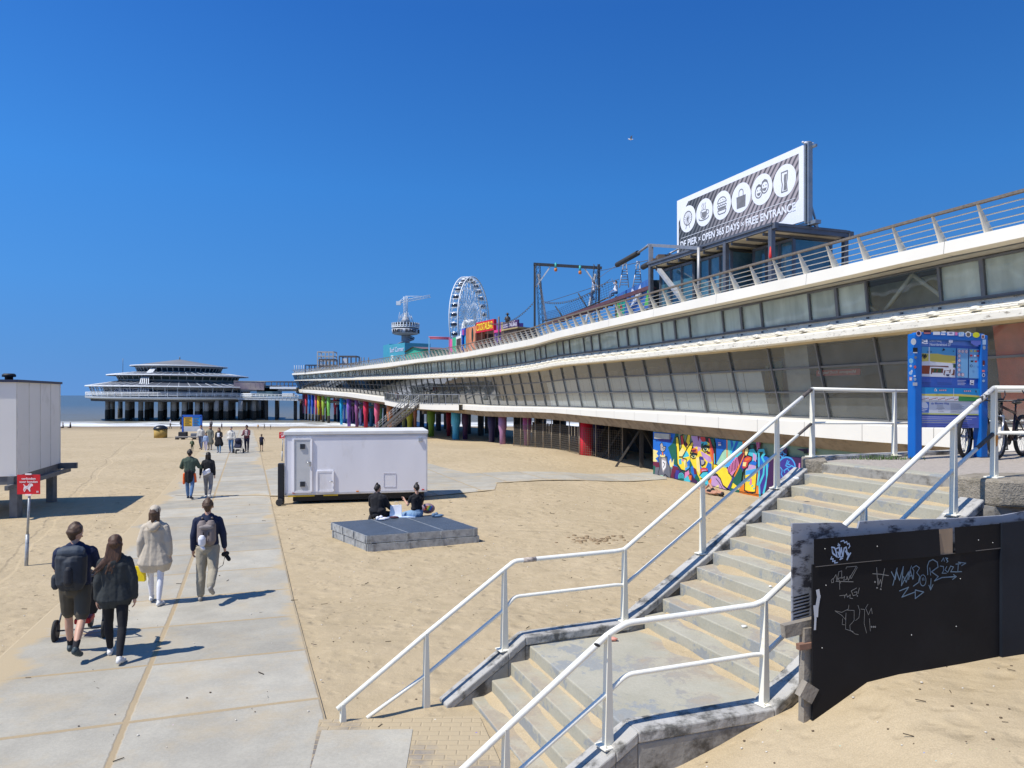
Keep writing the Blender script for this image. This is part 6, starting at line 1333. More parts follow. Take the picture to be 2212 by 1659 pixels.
curb("left_curb", [(-.78, 8.08, .30), (-.09, 8.42, .76), (.12, 8.52, .91), (1.41, 9.02, .925), (2.63, 9.88, 1.57), (3.94, 10.65, 2.37), (4.42, 10.98, 2.64)], .24, -.2)
curb("right_curb", [(-.95, 5.24, -.2), (-.05, 5.67, .30), (.81, 6.07, .79), (1.02, 6.15, .92), (2.31, 6.57, .93), (3.53, 7.2, 1.64), (4.85, 7.88, 2.44), (5.15, 8.03, 2.60)], .27, -.2)
# upper platform
m = MB(); PLF = [(4.72, 10.86), (5.62, 8.66), (5.45, 8.38), (6.4, 8.0), (30, 11.5), (30, 22), (7.6, 12.75), (5.0, 11.65), (4.55, 11.25)]
m.cur = 1; bt_ = [V3(x, y, .2) for x, y in PLF]; tp_ = [V3(x, y, 2.70) for x, y in PLF]; i0 = len(m.v); n_ = len(PLF)
for k in range(n_): m.quad(bt_[k], bt_[(k + 1) % n_], tp_[(k + 1) % n_], tp_[k])
m.cur = 0; m.poly([p_ + UP * .0 for p_ in tp_]); m.build("platform", [AGG, PLAST], stt)
m = MB(); a, b_ = V3(4.70, 10.95, 2.72), V3(5.64, 8.66, 2.72); n2 = Vector((.93, .37, 0)) * .30; e3 = (a - b_).normalized() * 0
m.hexa([a - UP * .17, b_ - UP * .17, b_ + n2 - UP * .17, a + n2 - UP * .17], [a, b_, b_ + n2, a + n2]); o = m.build("top_step", STEPM, stt, bevel=.012); at_ = o.data.attributes.new("sandy", 'FLOAT', 'POINT'); at_.data.foreach_set('value', [.1] * 8)
m = MB(); m.beam((4.95, 11.62, 2.71), (8.4, 13.05, 2.71), .25, .10); m.build("far_kerb", CURB, stt, bevel=.01)
m = MB(); m.box((4.72, 11.22, 2.35), (.34, .62, .82), R(-20)); m.build("left_block", AGGB, stt, bevel=.02)
m = MB(); q = [(5.18, 8.45), (5.42, 7.98), (5.75, 7.88), (8.5, 8.1), (8.5, 9.0), (5.62, 8.75)]
m.hexa([V3(x, y, 2.50) for x, y in q], [V3(x, y, 2.80) for x, y in q]); m.build("right_block", AGGB, stt, bevel=.03)
m = MB(); q = [(5.05, 8.2), (5.40, 8.03), (8.5, 8.2), (8.5, 9.0), (5.4, 8.9)]; m.hexa([V3(x, y, .5) for x, y in q], [V3(x, y, 2.50) for x, y in q]); m.build("side_wall", PLAST, stt)
# ---- handrails
RAILW = mat("rail_white_paint", (.86, .84, .74), .42, var=.04, scale=4, bump=.15, bscale=30, col2=(.28, .19, .12), mix=(.70, .725), mscale=7)
RAILB = mat("rail_bare_metal", (.10, .085, .075), .8, var=.4, scale=20)
POSTW = mat("post_white_paint", (.86, .82, .68), .5, var=.05, scale=3, col2=(.50, .30, .13), mix=(.64, .80), mscale=3.0)
def rpost(parent, base, ztop, d, plate=True, th=.012):
    """tapered flat post: two blades with a rounded head"""
    m = MB(); d = Vector((d.x, d.y, 0)).normalized(); s = Vector((-d.y, d.x, 0)); h = ztop - base.z
    for sg in (-1, 1):
        o_ = s * (.022 * sg)
        wb, wt = .044, .020
        a = [base + o_ - d * wb - s * th / 2, base + o_ + d * wb - s * th / 2, base + o_ + d * wb + s * th / 2, base + o_ - d * wb + s * th / 2]
        t = base + UP * (h + .01)
        b_ = [t + o_ - d * wt - s * th / 2, t + o_ + d * wt - s * th / 2, t + o_ + d * wt + s * th / 2, t + o_ - d * wt + s * th / 2]
        m.hexa(a, b_)
    m.hexa([base - d * .04 - s * .022, base + d * .04 - s * .022, base + d * .04 + s * .022, base - d * .04 + s * .022], [base + UP * h * .97 - d * .018 - s * .022, base + UP * h * .97 + d * .018 - s * .022, base + UP * h * .97 + d * .018 + s * .022, base + UP * h * .97 - d * .018 + s * .022])
    if plate:
        m.box(base + UP * .008, (.17, .15, .016), math.atan2(d.y, d.x))
        for a, b_ in ((.06, .05), (-.06, -.05)): m.tube([base + d * a + s * b_, base + d * a + s * b_ + UP * .04], .009, 6)
    return m.build("post", POSTW, parent, bevel=.004)
def pipe(parent, name, pts, r=.0275, m_=None):
    out = [pts[0]]
    for k in range(1, len(pts) - 1):        # rounded bends
        p_, a, b_ = pts[k], pts[k - 1], pts[k + 1]; r0 = min(.07, (p_ - a).length * .3, (b_ - p_).length * .3)
        s0, s1 = p_ + (a - p_).normalized() * r0, p_ + (b_ - p_).normalized() * r0
        for t in (0, .25, .5, .75, 1): out.append(s0.lerp(p_, t).lerp(p_.lerp(s1, t), t))
    out.append(pts[-1]); m = MB(); m.tube(out, r, 14); return m.build(name, m_ or RAILW, parent)
def zt(p_, v): return V3(p_.x, p_.y, CZ - (v - HV) / F * p_.y)
dd_ = Vector((.85, .5, 0))
lr_ = thing("stair_handrail", "white handrail along the left edge of the stairs, bare metal at its top", "handrail", PC_)
tA, t2, t1, tC, tE, tS1, tS2 = zt(PA, 840), zt(P2_, 903), zt(P1_, 1040), zt(PC_, 1187), zt(PE, 1230), zt(PS1, 1369), zt(PS2, 1522)
for p_, t in ((PA, tA), (P2_, t2), (P1_, t1), (PC_, tC), (PE, tE)): rpost(lr_, p_, t.z, dd_)
rpost(lr_, PS1 - UP * .15, tS1.z, dd_, False); rpost(lr_, PS2 - UP * .15, tS2.z, dd_, False)
kE = V3(.03, 8.46, 1.79); kC = V3(1.30, 8.95, 1.80)
end_ = tS2 + (tS2 - tS1).normalized() * .07
pipe(lr_, "top_rail", [tA, t2, t1, tC + UP * .0, kC, kE, tE, tS1, end_])
def low(p_, t, f=.52): return p_.lerp(t, f)
pipe(lr_, "lower_rail", [low(PA, tA, .5), low(P2_, t2, .5), low(P1_, t1, .5), low(PC_, tC, .5), kC - UP * .42, kE - UP * .42, low(PE, tE, .5), low(PS1, tS1, .45), V3(-1.55, 7.66, .30)], .0215)
pipe(lr_, "bare_sleeve", [tA + (t2 - tA) * .03, tA + (t2 - tA) * .30], .0285, RAILB); pipe(lr_, "bare_sleeve", [low(PA, tA, .5).lerp(low(P2_, t2, .5), .04), low(PA, tA, .5).lerp(low(P2_, t2, .5), .42)], .023, RAILB); pipe(lr_, "bare_sleeve", [kE.lerp(kC, .08), kE.lerp(kC, .20)], .0285, mat("rail_half_bare", (.45, .38, .32), .7, var=.5, scale=25))
rr_ = thing("stair_handrail", "white tubular handrail in the foreground along the right edge of the stairs", "handrail", PD)
tB, tG, tH, tD, tF, tL = zt(PB, 838), zt(PGd, 915), zt(PHh, 1096), zt(PD, 1298), zt(PF, 1371), zt(PL1, 1575)
PN = V3(-.95, 5.24, -.2); tN = V3(-.95, 5.24, .46)
for p_, t in ((PB, tB), (PGd, tG), (PHh, tH), (PD, tD), (PF, tF), (PL1, tL), (PN, tN)): rpost(rr_, p_, t.z, dd_)
kD, kF = V3(2.20, 6.53, 1.835), V3(.98, 6.13, 1.80)
pipe(rr_, "top_rail", [tB, tG, tH, tD, kD, kF, tF, tL, tN]); pipe(rr_, "lower_rail", [low(PB, tB, .5), low(PGd, tG, .5), low(PHh, tH, .5), low(PD, tD, .48), kD - UP * .45, kF - UP * .44, low(PF, tF, .48), low(PL1, tL, .5), low(PN, tN, .5)], .0215)
pipe(rr_, "bare_sleeve", [tB + (tG - tB) * .05, tB + (tG - tB) * .55], .0285, mat("rail_half_bare2", (.62, .60, .55), .5, var=.1, scale=9, col2=(.04, .035, .03), mix=(.50, .52), mscale=14)); pipe(rr_, "bare_sleeve", [low(PB, tB, .5).lerp(low(PGd, tG, .5), .04), low(PB, tB, .5).lerp(low(PGd, tG, .5), .45)], .023, RAILB)
m = MB(); c0 = tF.lerp(tL, -.0) + (kF - tF) * 0; c0 = kF.lerp(tF, .3); m.ball(tF.lerp(tL, .12) + Vector((.004, -.026, .012)), (.030, .006, .014), 10, Matrix.Rotation(R(25), 3, 'Y')); m.build("sticker", paint(35, 35, 38), rr_)
pr_ = thing("platform_railing", "white railing along the far edge of the upper platform behind the map board", "railing", V3(6.46, 12.1, 2.7))
far = [PA, V3(6.46, 12.12, 2.72), V3(8.1, 12.75, 2.72), V3(9.9, 13.45, 2.72), V3(13, 14.7, 2.72)]
for p_ in far[1:]: rpost(pr_, p_, 3.83, Vector((.92, .38, 0)))
pipe(pr_, "top_rail", [tA] + [V3(p_.x, p_.y, 3.82) for p_ in far[1:]]); pipe(pr_, "lower_rail", [low(PA, tA, .5)] + [V3(p_.x, p_.y, 3.27) for p_ in far[1:]], .0215)
fr_ = thing("platform_railing", "white railing running right from the stair head at the edge of the photo", "railing", V3(6.4, 8.3, 2.8))
pipe(fr_, "top_rail", [tB, V3(9.0, 8.5, 3.82)]); pipe(fr_, "lower_rail", [low(PB, tB, .5), V3(9.0, 8.5, 3.28)], .0215); rpost(fr_, V3(7.3, 8.37, 2.8), 3.82, Vector((1, .05, 0)))
rs = MB(); q = low(PB, tB, .5) + Vector((-.01, -.062, -.06)); rs.poly([q + Vector((.018 * math.cos(t * .7), 0, .045 * math.sin(t * .7) - (.05 if t in (6, 7) else 0))) for t in range(9)]); rs.build("rust_stain", mat("rust", (.30, .13, .03), .9, var=.3, scale=20), rr_)
# grass tuft and a crushed cup, litter
m = MB(); rg = random.Random(3); g0 = PZ(1915, 993, 2.7)
for k in range(260):
    x = g0.x + rg.gauss(0, .28); y = g0.y + .05 + rg.gauss(0, .06); a = rg.uniform(0, 6.28); h = rg.uniform(.03, .10); l = Vector((math.cos(a), math.sin(a), 0)) * rg.uniform(.02, .07); w_ = Vector((-math.sin(a), math.cos(a), 0)) * .006
    m.quad((x, y, 2.70) - w_ if False else Vector((x, y, 2.70)) - w_, Vector((x, y, 2.70)) + w_, Vector((x, y, 2.70 + h)) + l)
tag(m.build("grass", mat("grass_green", (.07, .13, .03), .8, var=.3, scale=30)), "small tuft of green grass at the kerb beside the map board", kind='stuff')
lit = [(2.62, 8.1, 1.125, .035, (235, 235, 228)), (1.22, 8.6, .812, .05, (225, 150, 130)), (3.98, 10.05, 2.57, .045, (240, 240, 235)), (3.1, 8.6, 1.45, .02, (240, 240, 240))]
LN = ["white scrap of paper on a lower tread", "crumpled pinkish wrapper at the back of the landing", "white lump of rubbish near the top of the stairs", "tiny white scrap halfway up the stairs"]
for (x, y, z, r_, c_), lb_ in zip(lit, LN):
    m = MB(); m.ball((x, y, z + r_ * .3), (r_, r_ * .8, r_ * .45), 8); o = m.build("litter", paint(*c_)); tag(o, lb_, "litter", "litter on the stairs")
    for v in o.data.vertices: v.co += Vector((mnoise.noise(v.co * 30), mnoise.noise(v.co * 31), 0)) * r_ * .5

# ================================================================ black hoarding
hd = thing("black_hoarding", "black panel hoarding with scratched graffiti rising from the sand beside the stairs", "hoarding", V3(2.6, 6.2, 1))
hA, hB = V3(2.6, 6.2, 0), V3(4.91, 6.88, 0); hx = (hB - hA).normalized(); hN = Vector((hx.y, -hx.x, 0)); HO = hA + hN * .0
hc = crop(3200, 1950, .37613); H_ = lambda x, y: onplane(hc(x, y), HO, hN)
BLK = mat("black_panel", (.012, .012, .014), .6, var=.25, scale=.9, spec=.12, col2=(.022, .023, .026), mix=(.5, .85), mscale=.7)
zt_ = lambda s: 2.50 + .03 * s / 2.4
m = MB(); b_ = -hN * .02
hz = lambda s, z: hA + hx * s + UP * z
m.hexa([hz(0, .2), hz(2.18, .2), hz(2.18, .2) + b_, hz(0, .2) + b_], [hz(0, 2.28), hz(2.18, 2.31), hz(2.18, 2.31) + b_, hz(0, 2.28) + b_]); m.build("panel", BLK, hd)
m = MB()   # upper sheet, bulging away where it is torn
seg = 24; top_l = 2.50
for k in range(seg):
    for (ta, tb_) in ((0, .33), (.33, .66), (.66, 1)):
        def pt(s, t):
            z0 = lerp(2.262, 2.292, s / 2.18); z1 = lerp(2.505, 2.535, s / 2.18); bul = .022 * math.exp(-((s - 1.25) / .35) ** 2) * (1 - t)
            return hz(s, lerp(z0, z1, t)) + hN * (.012 + bul)
        s0, s1 = 2.18 * k / seg, 2.18 * (k + 1) / seg
        if 1.39 < (s0 + s1) / 2 < 1.51:
            if m.v: m.build('upper_sheet', BLK, hd); m = MB()
            continue
        m.quad(pt(s0, ta), pt(s1, ta), pt(s1, tb_), pt(s0, tb_), smooth=True)
m.build("upper_sheet", BLK, hd)
m = MB(); m.hexa([hz(2.10, .2) + hN * .03, hz(4.2, .2) + hN * .03, hz(4.2, .2), hz(2.10, .2)], [hz(2.10, 2.54) + hN * .03, hz(4.2, 2.62) + hN * .03, hz(4.2, 2.62), hz(2.10, 2.54)]); o = m.build("side_panel", mat("black_panel_blue", (.013, .017, .025), .6, var=.2, scale=2, spec=.15), hd)
m = MB(); m.quad(hz(1.37, 2.285) + hN * .006, hz(1.53, 2.288) + hN * .006, hz(1.53, 2.52) + hN * .006, hz(1.37, 2.515) + hN * .006); m.build("bare_wood_patch", mat("bare_ply", (.33, .24, .16), .85, var=.2, scale=6, stretch=(1, 1, .2)), hd)
bp = thing("old_poster_panel", "torn grey panel with black marks behind the black hoarding", "panel", V3(2.45, 6.3, 1)); m = MB(); bo = -hN * .14
tops = [(-.10, 2.62), (.42, 2.60), (.50, 2.55), (.60, 2.54), (.62, 2.60), (1.0, 2.60), (1.6, 2.575), (2.3, 2.575), (3.4, 2.68)]
for (s0, z0), (s1, z1) in zip(tops, tops[1:]): m.hexa([hz(s0, 1.68) + bo, hz(s1, 1.68) + bo, hz(s1, 1.68) + bo - hN * .02, hz(s0, 1.68) + bo - hN * .02], [hz(s0, z0) + bo, hz(s1, z1) + bo, hz(s1, z1) + bo - hN * .02, hz(s0, z0) + bo - hN * .02])
m.build("panel", mat("old_poster", (.30, .31, .34), .6, var=.1, scale=4, col2=(.04, .04, .05), mix=(.50, .60), mscale=4.5, stretch=(1, 1, 2.2)), bp)
m = MB()
for k in range(9): m.quad(*[hz(-.09 + dx, 1.72 + .03 * k + dz) + bo + hN * .003 for dx, dz in ((0, 0), (.16, .02), (.16, .035), (0, .012))])
m.build("black_stripe", paint(20, 20, 22), bp)
wf = thing("timber_support", "grey weathered timber post and stubs holding the hoarding", "timber post", V3(2.55, 6.28, .9)); WDG = mat("grey_timber", (.24, .21, .17), .9, var=.25, scale=7, bump=.5, bscale=20, stretch=(1, 1, .3))
m = MB(); m.beam(hz(-.02, .3) + bo * .55, hz(.0, 1.72) + bo * .55, .10, .07, hN); m.build("post", WDG, wf)
m = MB(); m.beam(hz(-.23, 1.70) + bo * .7, hz(.3, 1.76) + bo * .7, .06, .11); m.build("stub", WDG, wf); m = MB(); m.beam(hz(-.12, 1.57) + bo * .3, hz(.2, 1.585) + bo * .3, .05, .05); m.build("stub", mat("brown_timber", (.22, .12, .08), .9, var=.2), wf); m = MB(); m.beam(hz(-.10, 1.22) + bo * .2, hz(.02, 1.14) + bo * .2, .07, .14); m.build("block", WDG, wf)
# scratched and chalked graffiti
gm = MB()
def g(pts, w_=.006, c_=0): gm.cur = c_; ribbon(gm, [H_(*p_) for p_ in pts], w_, hN, .0165 if pts[0][1] < 700 and pts[0][0] < 400 else .004)
g([(185, 540), (195, 600), (240, 640), (200, 610), (185, 540), (215, 545), (235, 600)], .012); g([(240, 640), (225, 560), (265, 540), (270, 640), (250, 590)], .012); g([(270, 640), (285, 545), (300, 640), (315, 550), (335, 540), (350, 620), (330, 580), (365, 610), (345, 670), (382, 600)], .012)
g([(185, 640), (175, 665), (200, 660), (195, 690), (220, 680), (215, 705), (245, 700)], .009); g([(250, 645), (290, 640), (270, 670), (300, 655)], .009); g([(280, 480), (310, 470), (320, 495), (340, 480), (350, 510), (365, 500), (375, 530), (360, 550)], .009); g([(255, 500), (248, 525), (270, 525), (268, 510), (250, 515)], .007)
GC = [paint(150, 170, 200), paint(98, 122, 142), paint(130, 130, 126)]
def gdone():
    global gm
    gm.build('graffiti_tag', GC, hd); gm = MB()
gdone()
g([(820, 800), (860, 880), (880, 760), (835, 940)], .009, 1); g([(870, 780), (905, 890), (945, 745), (925, 945), (1000, 800), (990, 870)], .009, 1); g([(945, 850), (975, 910), (1030, 740)], .008, 1); g([(1000, 880), (1020, 790), (1045, 880)], .008, 1); g([(1010, 845), (1040, 840)], .007, 1); g([(1050, 870), (1055, 790), (1040, 760), (1080, 735), (1115, 760), (1085, 810), (1115, 850), (1105, 910), (1050, 950)], .008, 1)
g([(1150 + 32 * math.cos(t), 890 + 58 * math.sin(t)) for t in [k * .4 for k in range(17)]], .007, 1); g([(1143, 865), (1146, 890)], .006, 1); g([(1158, 862), (1161, 890)], .006, 1)
g([(905, 1000), (1000, 962), (930, 1065), (1070, 1010)], .009, 1); g([(1070, 990), (1070, 1080), (1158, 1012), (1070, 990)], .009, 1)
gdone()
g([(1200, 830), (1197, 740), (1215, 690), (1255, 672), (1300, 700), (1308, 750), (1240, 800), (1310, 850), (1270, 895), (1350, 860), (1500, 850)], .010, 1); g([(1222, 760), (1230, 835)], .008, 1); g([(1470, 830), (1500, 850), (1460, 880)], .008, 1); g([(1330, 740), (1365, 745), (1365, 790), (1350, 815), (1395, 815)], .008, 1); g([(1400, 745), (1380, 780), (1410, 805), (1440, 740), (1470, 750), (1440, 800), (1490, 800)], .008, 1); g([(1495, 720), (1545, 715)], .008, 1); g([(1520, 718), (1515, 800)], .008, 1); g([(1490, 802), (1555, 798)], .008, 1); g([(1520, 700), (1600, 710), (1555, 735)], .008, 1); g([(1345, 690), (1365, 655), (1375, 690)], .008, 1); g([(1385, 655), (1410, 660), (1395, 672), (1412, 690), (1400, 702)], .008, 1); g([(1235, 870), (1230, 985)], .008, 1); g([(1213, 940), (1230, 990), (1255, 935)], .008, 1)
gdone()
g([(665, 755), (672, 860), (680, 940)], .006, 2); g([(750, 765), (725, 880), (712, 960)], .006, 2); g([(625, 820), (700, 825), (790, 840)], .006, 2); g([(683, 870), (690, 930), (705, 880), (715, 925)], .005, 2); g([(665, 968), (675, 968)], .012, 2); g([(705, 980), (712, 984)], .012, 2); g([(645, 905), (652, 908)], .014, 2)
gdone()
g([(190, 890), (210, 870), (215, 910), (195, 915), (190, 890)], .005, 2); g([(345, 770), (350, 750), (455, 742), (385, 860), (400, 870), (465, 750)], .005, 2); g([(215, 870), (240, 830), (250, 900), (270, 800), (300, 790), (300, 860), (260, 870), (290, 920)], .005, 2); g([(275, 890), (280, 985)], .005, 2); g([(300, 870), (330, 850), (320, 890), (350, 880), (355, 850), (370, 890), (390, 840)], .005, 2); g([(240, 900), (420, 905)], .006, 2)
gdone()
g([(280, 1050), (330, 1045), (330, 1075)], .005, 2); g([(330, 1060), (350, 1030), (360, 1065), (390, 1040), (385, 1075), (415, 1080)], .005, 2); g([(455, 970), (400, 1000), (420, 1050), (455, 1040), (460, 1010), (430, 1015)], .005, 2); g([(485, 970), (470, 1030)], .005, 2); g([(462, 1052), (466, 1054)], .01, 2)
gdone()
g([(228, 1208), (300, 1255), (340, 1300), (345, 1230), (340, 1400), (420, 1425)], .004, 2); g([(228, 1208), (300, 1225), (370, 1190), (375, 1150)], .004, 2); g([(350, 1200), (430, 1205), (430, 1310), (385, 1360), (390, 1420)], .004, 2); g([(470, 1150), (490, 1210), (480, 1280), (445, 1310)], .004, 2); g([(500, 1190), (540, 1195), (535, 1340), (560, 1440)], .004, 2); g([(575, 1140), (550, 1180), (580, 1250), (610, 1180), (620, 1240)], .004, 2); g([(310, 1290), (305, 1350), (330, 1355)], .004, 2); g([(400, 1420), (440, 1450), (475, 1458)], .004, 2); g([(590, 1290), (600, 1420)], .004, 2)
for x in (610, 630, 648): g([(x, 1372), (x + 5, 1380)], .012, 2)
gdone()
m = MB()
for pts, w_ in (([(50, 1000), (60, 1060), (40, 1180), (35, 1260)], .035), ([(15, 1160), (25, 1290), (20, 1400)], .022)): ribbon(m, [H_(*p_) for p_ in pts], w_, hN, .004)
m.build("white_scrape", paint(185, 188, 192), hd)
m = MB(); rg = random.Random(5)
for x, y in ((658, 530), (112, 556), (133, 940), (92, 1595), (1716, 465), (1865, 492), (1963, 618), (2050, 787), (1975, 880), (1495, 1370), (1027, 1460), (1538, 872)): m.ball(H_(x, y) + hN * (.02 if y < 600 else .008), .005, 6)
m.build("screw", paint(190, 190, 185), hd)
m = MB(); ribbon(m, [H_(x, y) for x, y in ((20, 745), (400, 705), (880, 660), (1480, 603), (1990, 545))], .006, hN, .014); m.cur = 0; m.build("panel_seam", paint(110, 105, 100), hd)

# ================================================================ map board
mb_ = thing("map_board", "tall blue beach map board covered in stickers, reading Den Haag Noorderstrand 27", "information board", PZ(1975, 991, 2.70))
b0 = PZ(1976, 991.6, 2.70); b1 = PZ(2118, 988, 2.70); b0.z = b1.z = 2.70; bx = (b1 - b0).normalized(); bN = Vector((bx.y, -bx.x, 0)); BW = (b1 - b0).length; zT = P(1965, 716, b0.y).z
BLUE = paint(8, 98, 180, .4, .05); BLUD = paint(10, 60, 150, .4, .05)
for s in (0, BW):
    m = MB(); q = b0 + bx * s; m.box(q + UP * (zT - 2.74) / 2 + UP * 0, (.15, .16, zT - 2.74), math.atan2(bx.y, bx.x)); m.build("post", BLUE, mb_, bevel=.02)
m = MB(); a, b_ = b0 + UP * (zT - 2.78), b1 + UP * (zT - 2.78); m.beam(a, b_, .16, .13); m.build("top_bar", BLUE, mb_, bevel=.02)
fO = b0 + bN * .02; mbc = crop(3500, 1280, .18083); mbd = crop(3400, 1200, .42190)
face = lambda cm, x, y, h=0: onplane(cm(x, y), fO, bN) + bN * h
m = MB(); c4 = [face(mbc, 625, 225), face(mbc, 2000, 300), face(mbd, 1078, 1150), face(mbd, 497, 1145)]; m.hexa([c - bN * .03 for c in c4][::-1], c4[::-1]); m.build("panel", paint(50, 95, 180, .3, .03), mb_)
m = MB(); PB_ = [(80, 160, 205), (215, 195, 90), (222, 222, 225), (150, 65, 35), (45, 80, 45), (120, 175, 215), (20, 140, 200), (110, 60, 50), (90, 130, 205), (235, 235, 240), (200, 45, 50), (25, 40, 90), (60, 140, 70), (215, 215, 120), (95, 110, 190), (20, 25, 30)]
poly, line = painter(None, fO, bN, mbc, m, .002, .0004)
poly(8, [(630, 230), (1990, 300), (1985, 470), (1340, 430), (1335, 460), (630, 455)]); poly(0, [(632, 465), (1458, 500), (1450, 670), (1200, 650), (1050, 620), (860, 620), (632, 610)]); poly(1, [(632, 610), (860, 620), (1050, 620), (1200, 650), (1450, 670), (1445, 835), (1100, 810), (860, 785), (632, 800)]); poly(2, [(632, 800), (860, 785), (1100, 810), (1445, 835), (1440, 1140), (628, 1115)]); poly(2, [(862, 475), (886, 475), (886, 790), (862, 790)])
poly(3, [(632, 880), (895, 880), (875, 1065), (680, 1060), (680, 1030), (632, 1025)]); poly(7, [(895, 880), (1290, 890), (1300, 920), (1050, 905), (890, 905)]); poly(7, [(910, 935), (1180, 945), (1170, 1040), (935, 1035), (930, 1065), (908, 1065)]); poly(4, [(930, 945), (1140, 955), (1135, 1032), (935, 1025)]); poly(3, [(960, 955), (985, 957), (955, 1025), (935, 1020)]); poly(3, [(1050, 960), (1070, 960), (1040, 1028), (1020, 1025)]); poly(7, [(1200, 985), (1230, 985), (1200, 1070), (1220, 1085), (1180, 1085)]); poly(7, [(1320, 970), (1345, 970), (1325, 1045), (1305, 1045)]); poly(7, [(1395, 965), (1430, 975), (1420, 1095), (1345, 1085), (1385, 1050)]); poly(4, [(1395, 845), (1445, 850), (1445, 930), (1390, 925)]); poly(7, [(1245, 985), (1310, 990), (1310, 1003), (1245, 998)]); poly(11, [(1235, 1070), (1315, 1072), (1300, 1110), (1245, 1108)]); poly(1, [(1350, 775), (1440, 780), (1440, 825), (1350, 818)])
for x, y in ((735, 645), (760, 680), (790, 650)): line(15, [(x - 20, y + 40), (x, y - 15), (x + 10, y + 50), (x + 35, y)], .012)
poly(15, [(1150, 565), (1180, 505), (1220, 545)]); poly(11, [(1380, 580), (1395, 550), (1412, 580)]); poly(11, [(825, 595), (840, 560), (858, 595)]); poly(11, [(890, 595), (905, 560), (925, 595)])
poly(5, [(1475, 505), (1715, 515), (1705, 1150), (1460, 1140)]); poly(5, [(1735, 520), (1970, 525), (1958, 1165), (1725, 1155)])
for x, y in ((1517, 572), (1592, 575), (1668, 577), (1514, 670), (1512, 772), (1508, 876), (1507, 974), (1505, 1078), (1583, 1082)): poly(10, round_(x, y, 30, 38, 12)); poly(9, round_(x, y, 22, 29, 12)); line(11, [(x - 10, y - 12), (x + 4, y), (x - 4, y + 16)], .006)
for x, y, c_ in ((1768, 565, 1), (1850, 566, 1), (1912, 568, 10), (1767, 665, 10), (1848, 668, 9), (1912, 670, 10), (1780, 790, 15), (1865, 795, 10)): poly(c_, [(x - 24, y - 18), (x + 24, y - 17), (x + 24, y + 18), (x - 24, y + 17)])
poly(11, round_(1768, 890, 24, 30)); poly(5, round_(1768, 890, 15, 20))
for y in (1185, 1207, 1232, 1250, 1280): line(14 if y < 1240 else 11, [(650, y), (930 - (y % 7) * 12, y + 4)], .004); line(14 if y < 1240 else 11, [(1020, y + 5), (1340, y + 12)], .004)
for y in (1205, 1237, 1270, 1297): line(9, [(1460, y), (1640 - (y % 5) * 15, y + 3)], .0045)
poly(9, [(1730, 1198), (1818, 1202), (1812, 1308), (1726, 1303)]); poly(11, round_(1758, 1222, 9, 10, 8)); poly(11, round_(1787, 1222, 9, 10, 8)); line(11, [(1742, 1255), (1770, 1272), (1800, 1262)], .012); line(11, [(1742, 1290), (1775, 1280), (1800, 1290)], .008)
poly(6, [(612, 1352), (1975, 1385), (1972, 1540), (1500, 1500), (1000, 1495), (700, 1500), (612, 1450)]); poly(1, [(612, 1450), (700, 1500), (1000, 1495), (1500, 1500), (1972, 1540), (1972, 1575), (1480, 1550), (960, 1560), (610, 1530)]); poly(2, [(610, 1530), (960, 1550), (1480, 1550), (1475, 1650), (605, 1640)]); poly(12, [(1480, 1550), (1972, 1575), (1900, 1655), (1475, 1652)])
for k in range(26): x = 640 + k * 32; y = 1575 + (k * 37) % 45; poly((3, 7, 10)[k % 3], [(x, y), (x + 26, y + 2), (x + 24, y + 18), (x, y + 15)])
poly(2, [(930, 1430), (960, 1372), (985, 1400), (1000, 1440), (945, 1440)]); poly(15, [(940, 1430), (970, 1385), (965, 1435)]); line(9, [(1358, 1385), (1356, 1540)], .006)
for x0 in (1060, 1590):
    for k in range(4): poly(10, round_(x0 + k * 40, 1420 + (x0 > 1500) * 18, 17, 19, 8)); poly(9, round_(x0 + k * 40, 1420 + (x0 > 1500) * 18, 9, 11, 8))
# swimmer sign, white scribble, tag
line(9, [(665, 330), (710, 340), (730, 365), (640, 385)], .013); poly(9, round_(760, 350, 26, 34)); line(9, [(635, 405), (680, 395), (730, 410), (790, 400)], .011); poly(9, [(1245, 318), (1330, 318), (1325, 385), (1245, 385)]); poly(14, [(1255, 345), (1320, 345), (1320, 360), (1255, 360)])
poly(14, [(1720, 340), (1780, 330), (1940, 345), (1935, 430), (1880, 440), (1890, 470), (1830, 465), (1720, 400)])
poly2, line2 = painter(None, fO, bN, mbd, m, .012, .0004)
poly2(5, [(497, 880), (1082, 905), (1080, 1028), (495, 1020)]); poly2(2, [(497, 893), (1082, 905), (1080, 1018), (495, 1008)]); poly2(8, [(510, 905), (607, 907), (605, 1006), (507, 1004)]); poly2(9, round_(557, 950, 40, 45)); line2(8, [(520, 970), (540, 962), (565, 972), (595, 965)], .012); line2(8, [(522, 985), (545, 978), (570, 988), (592, 980)], .010); poly2(13, [(495, 1010), (1080, 1020), (1080, 1030), (495, 1022)])
for y, a, b_ in ((943, 680, 735), (955, 680, 740), (967, 675, 748), (980, 690, 730), (993, 690, 740)): line2(11, [(a, y), (b_, y + 1)], .0045)
for k in range(8): line2(11, [(805, 925 + k * 11), (895 + (k * 17) % 35, 927 + k * 11)], .004)
poly2(14, [(497, 1032), (1080, 1040), (1076, 1150), (496, 1143)])
for k, c_ in enumerate((9, 9, 13, 13, 11, 11)): y = 1045 + k * 17; line2(c_, [(505, y), (1045 - (k * 43) % 150, y + 7)], .005)
m.build("map_print", [paint(*c, .4, .02) for c in PB_], mb_)
m = MB()
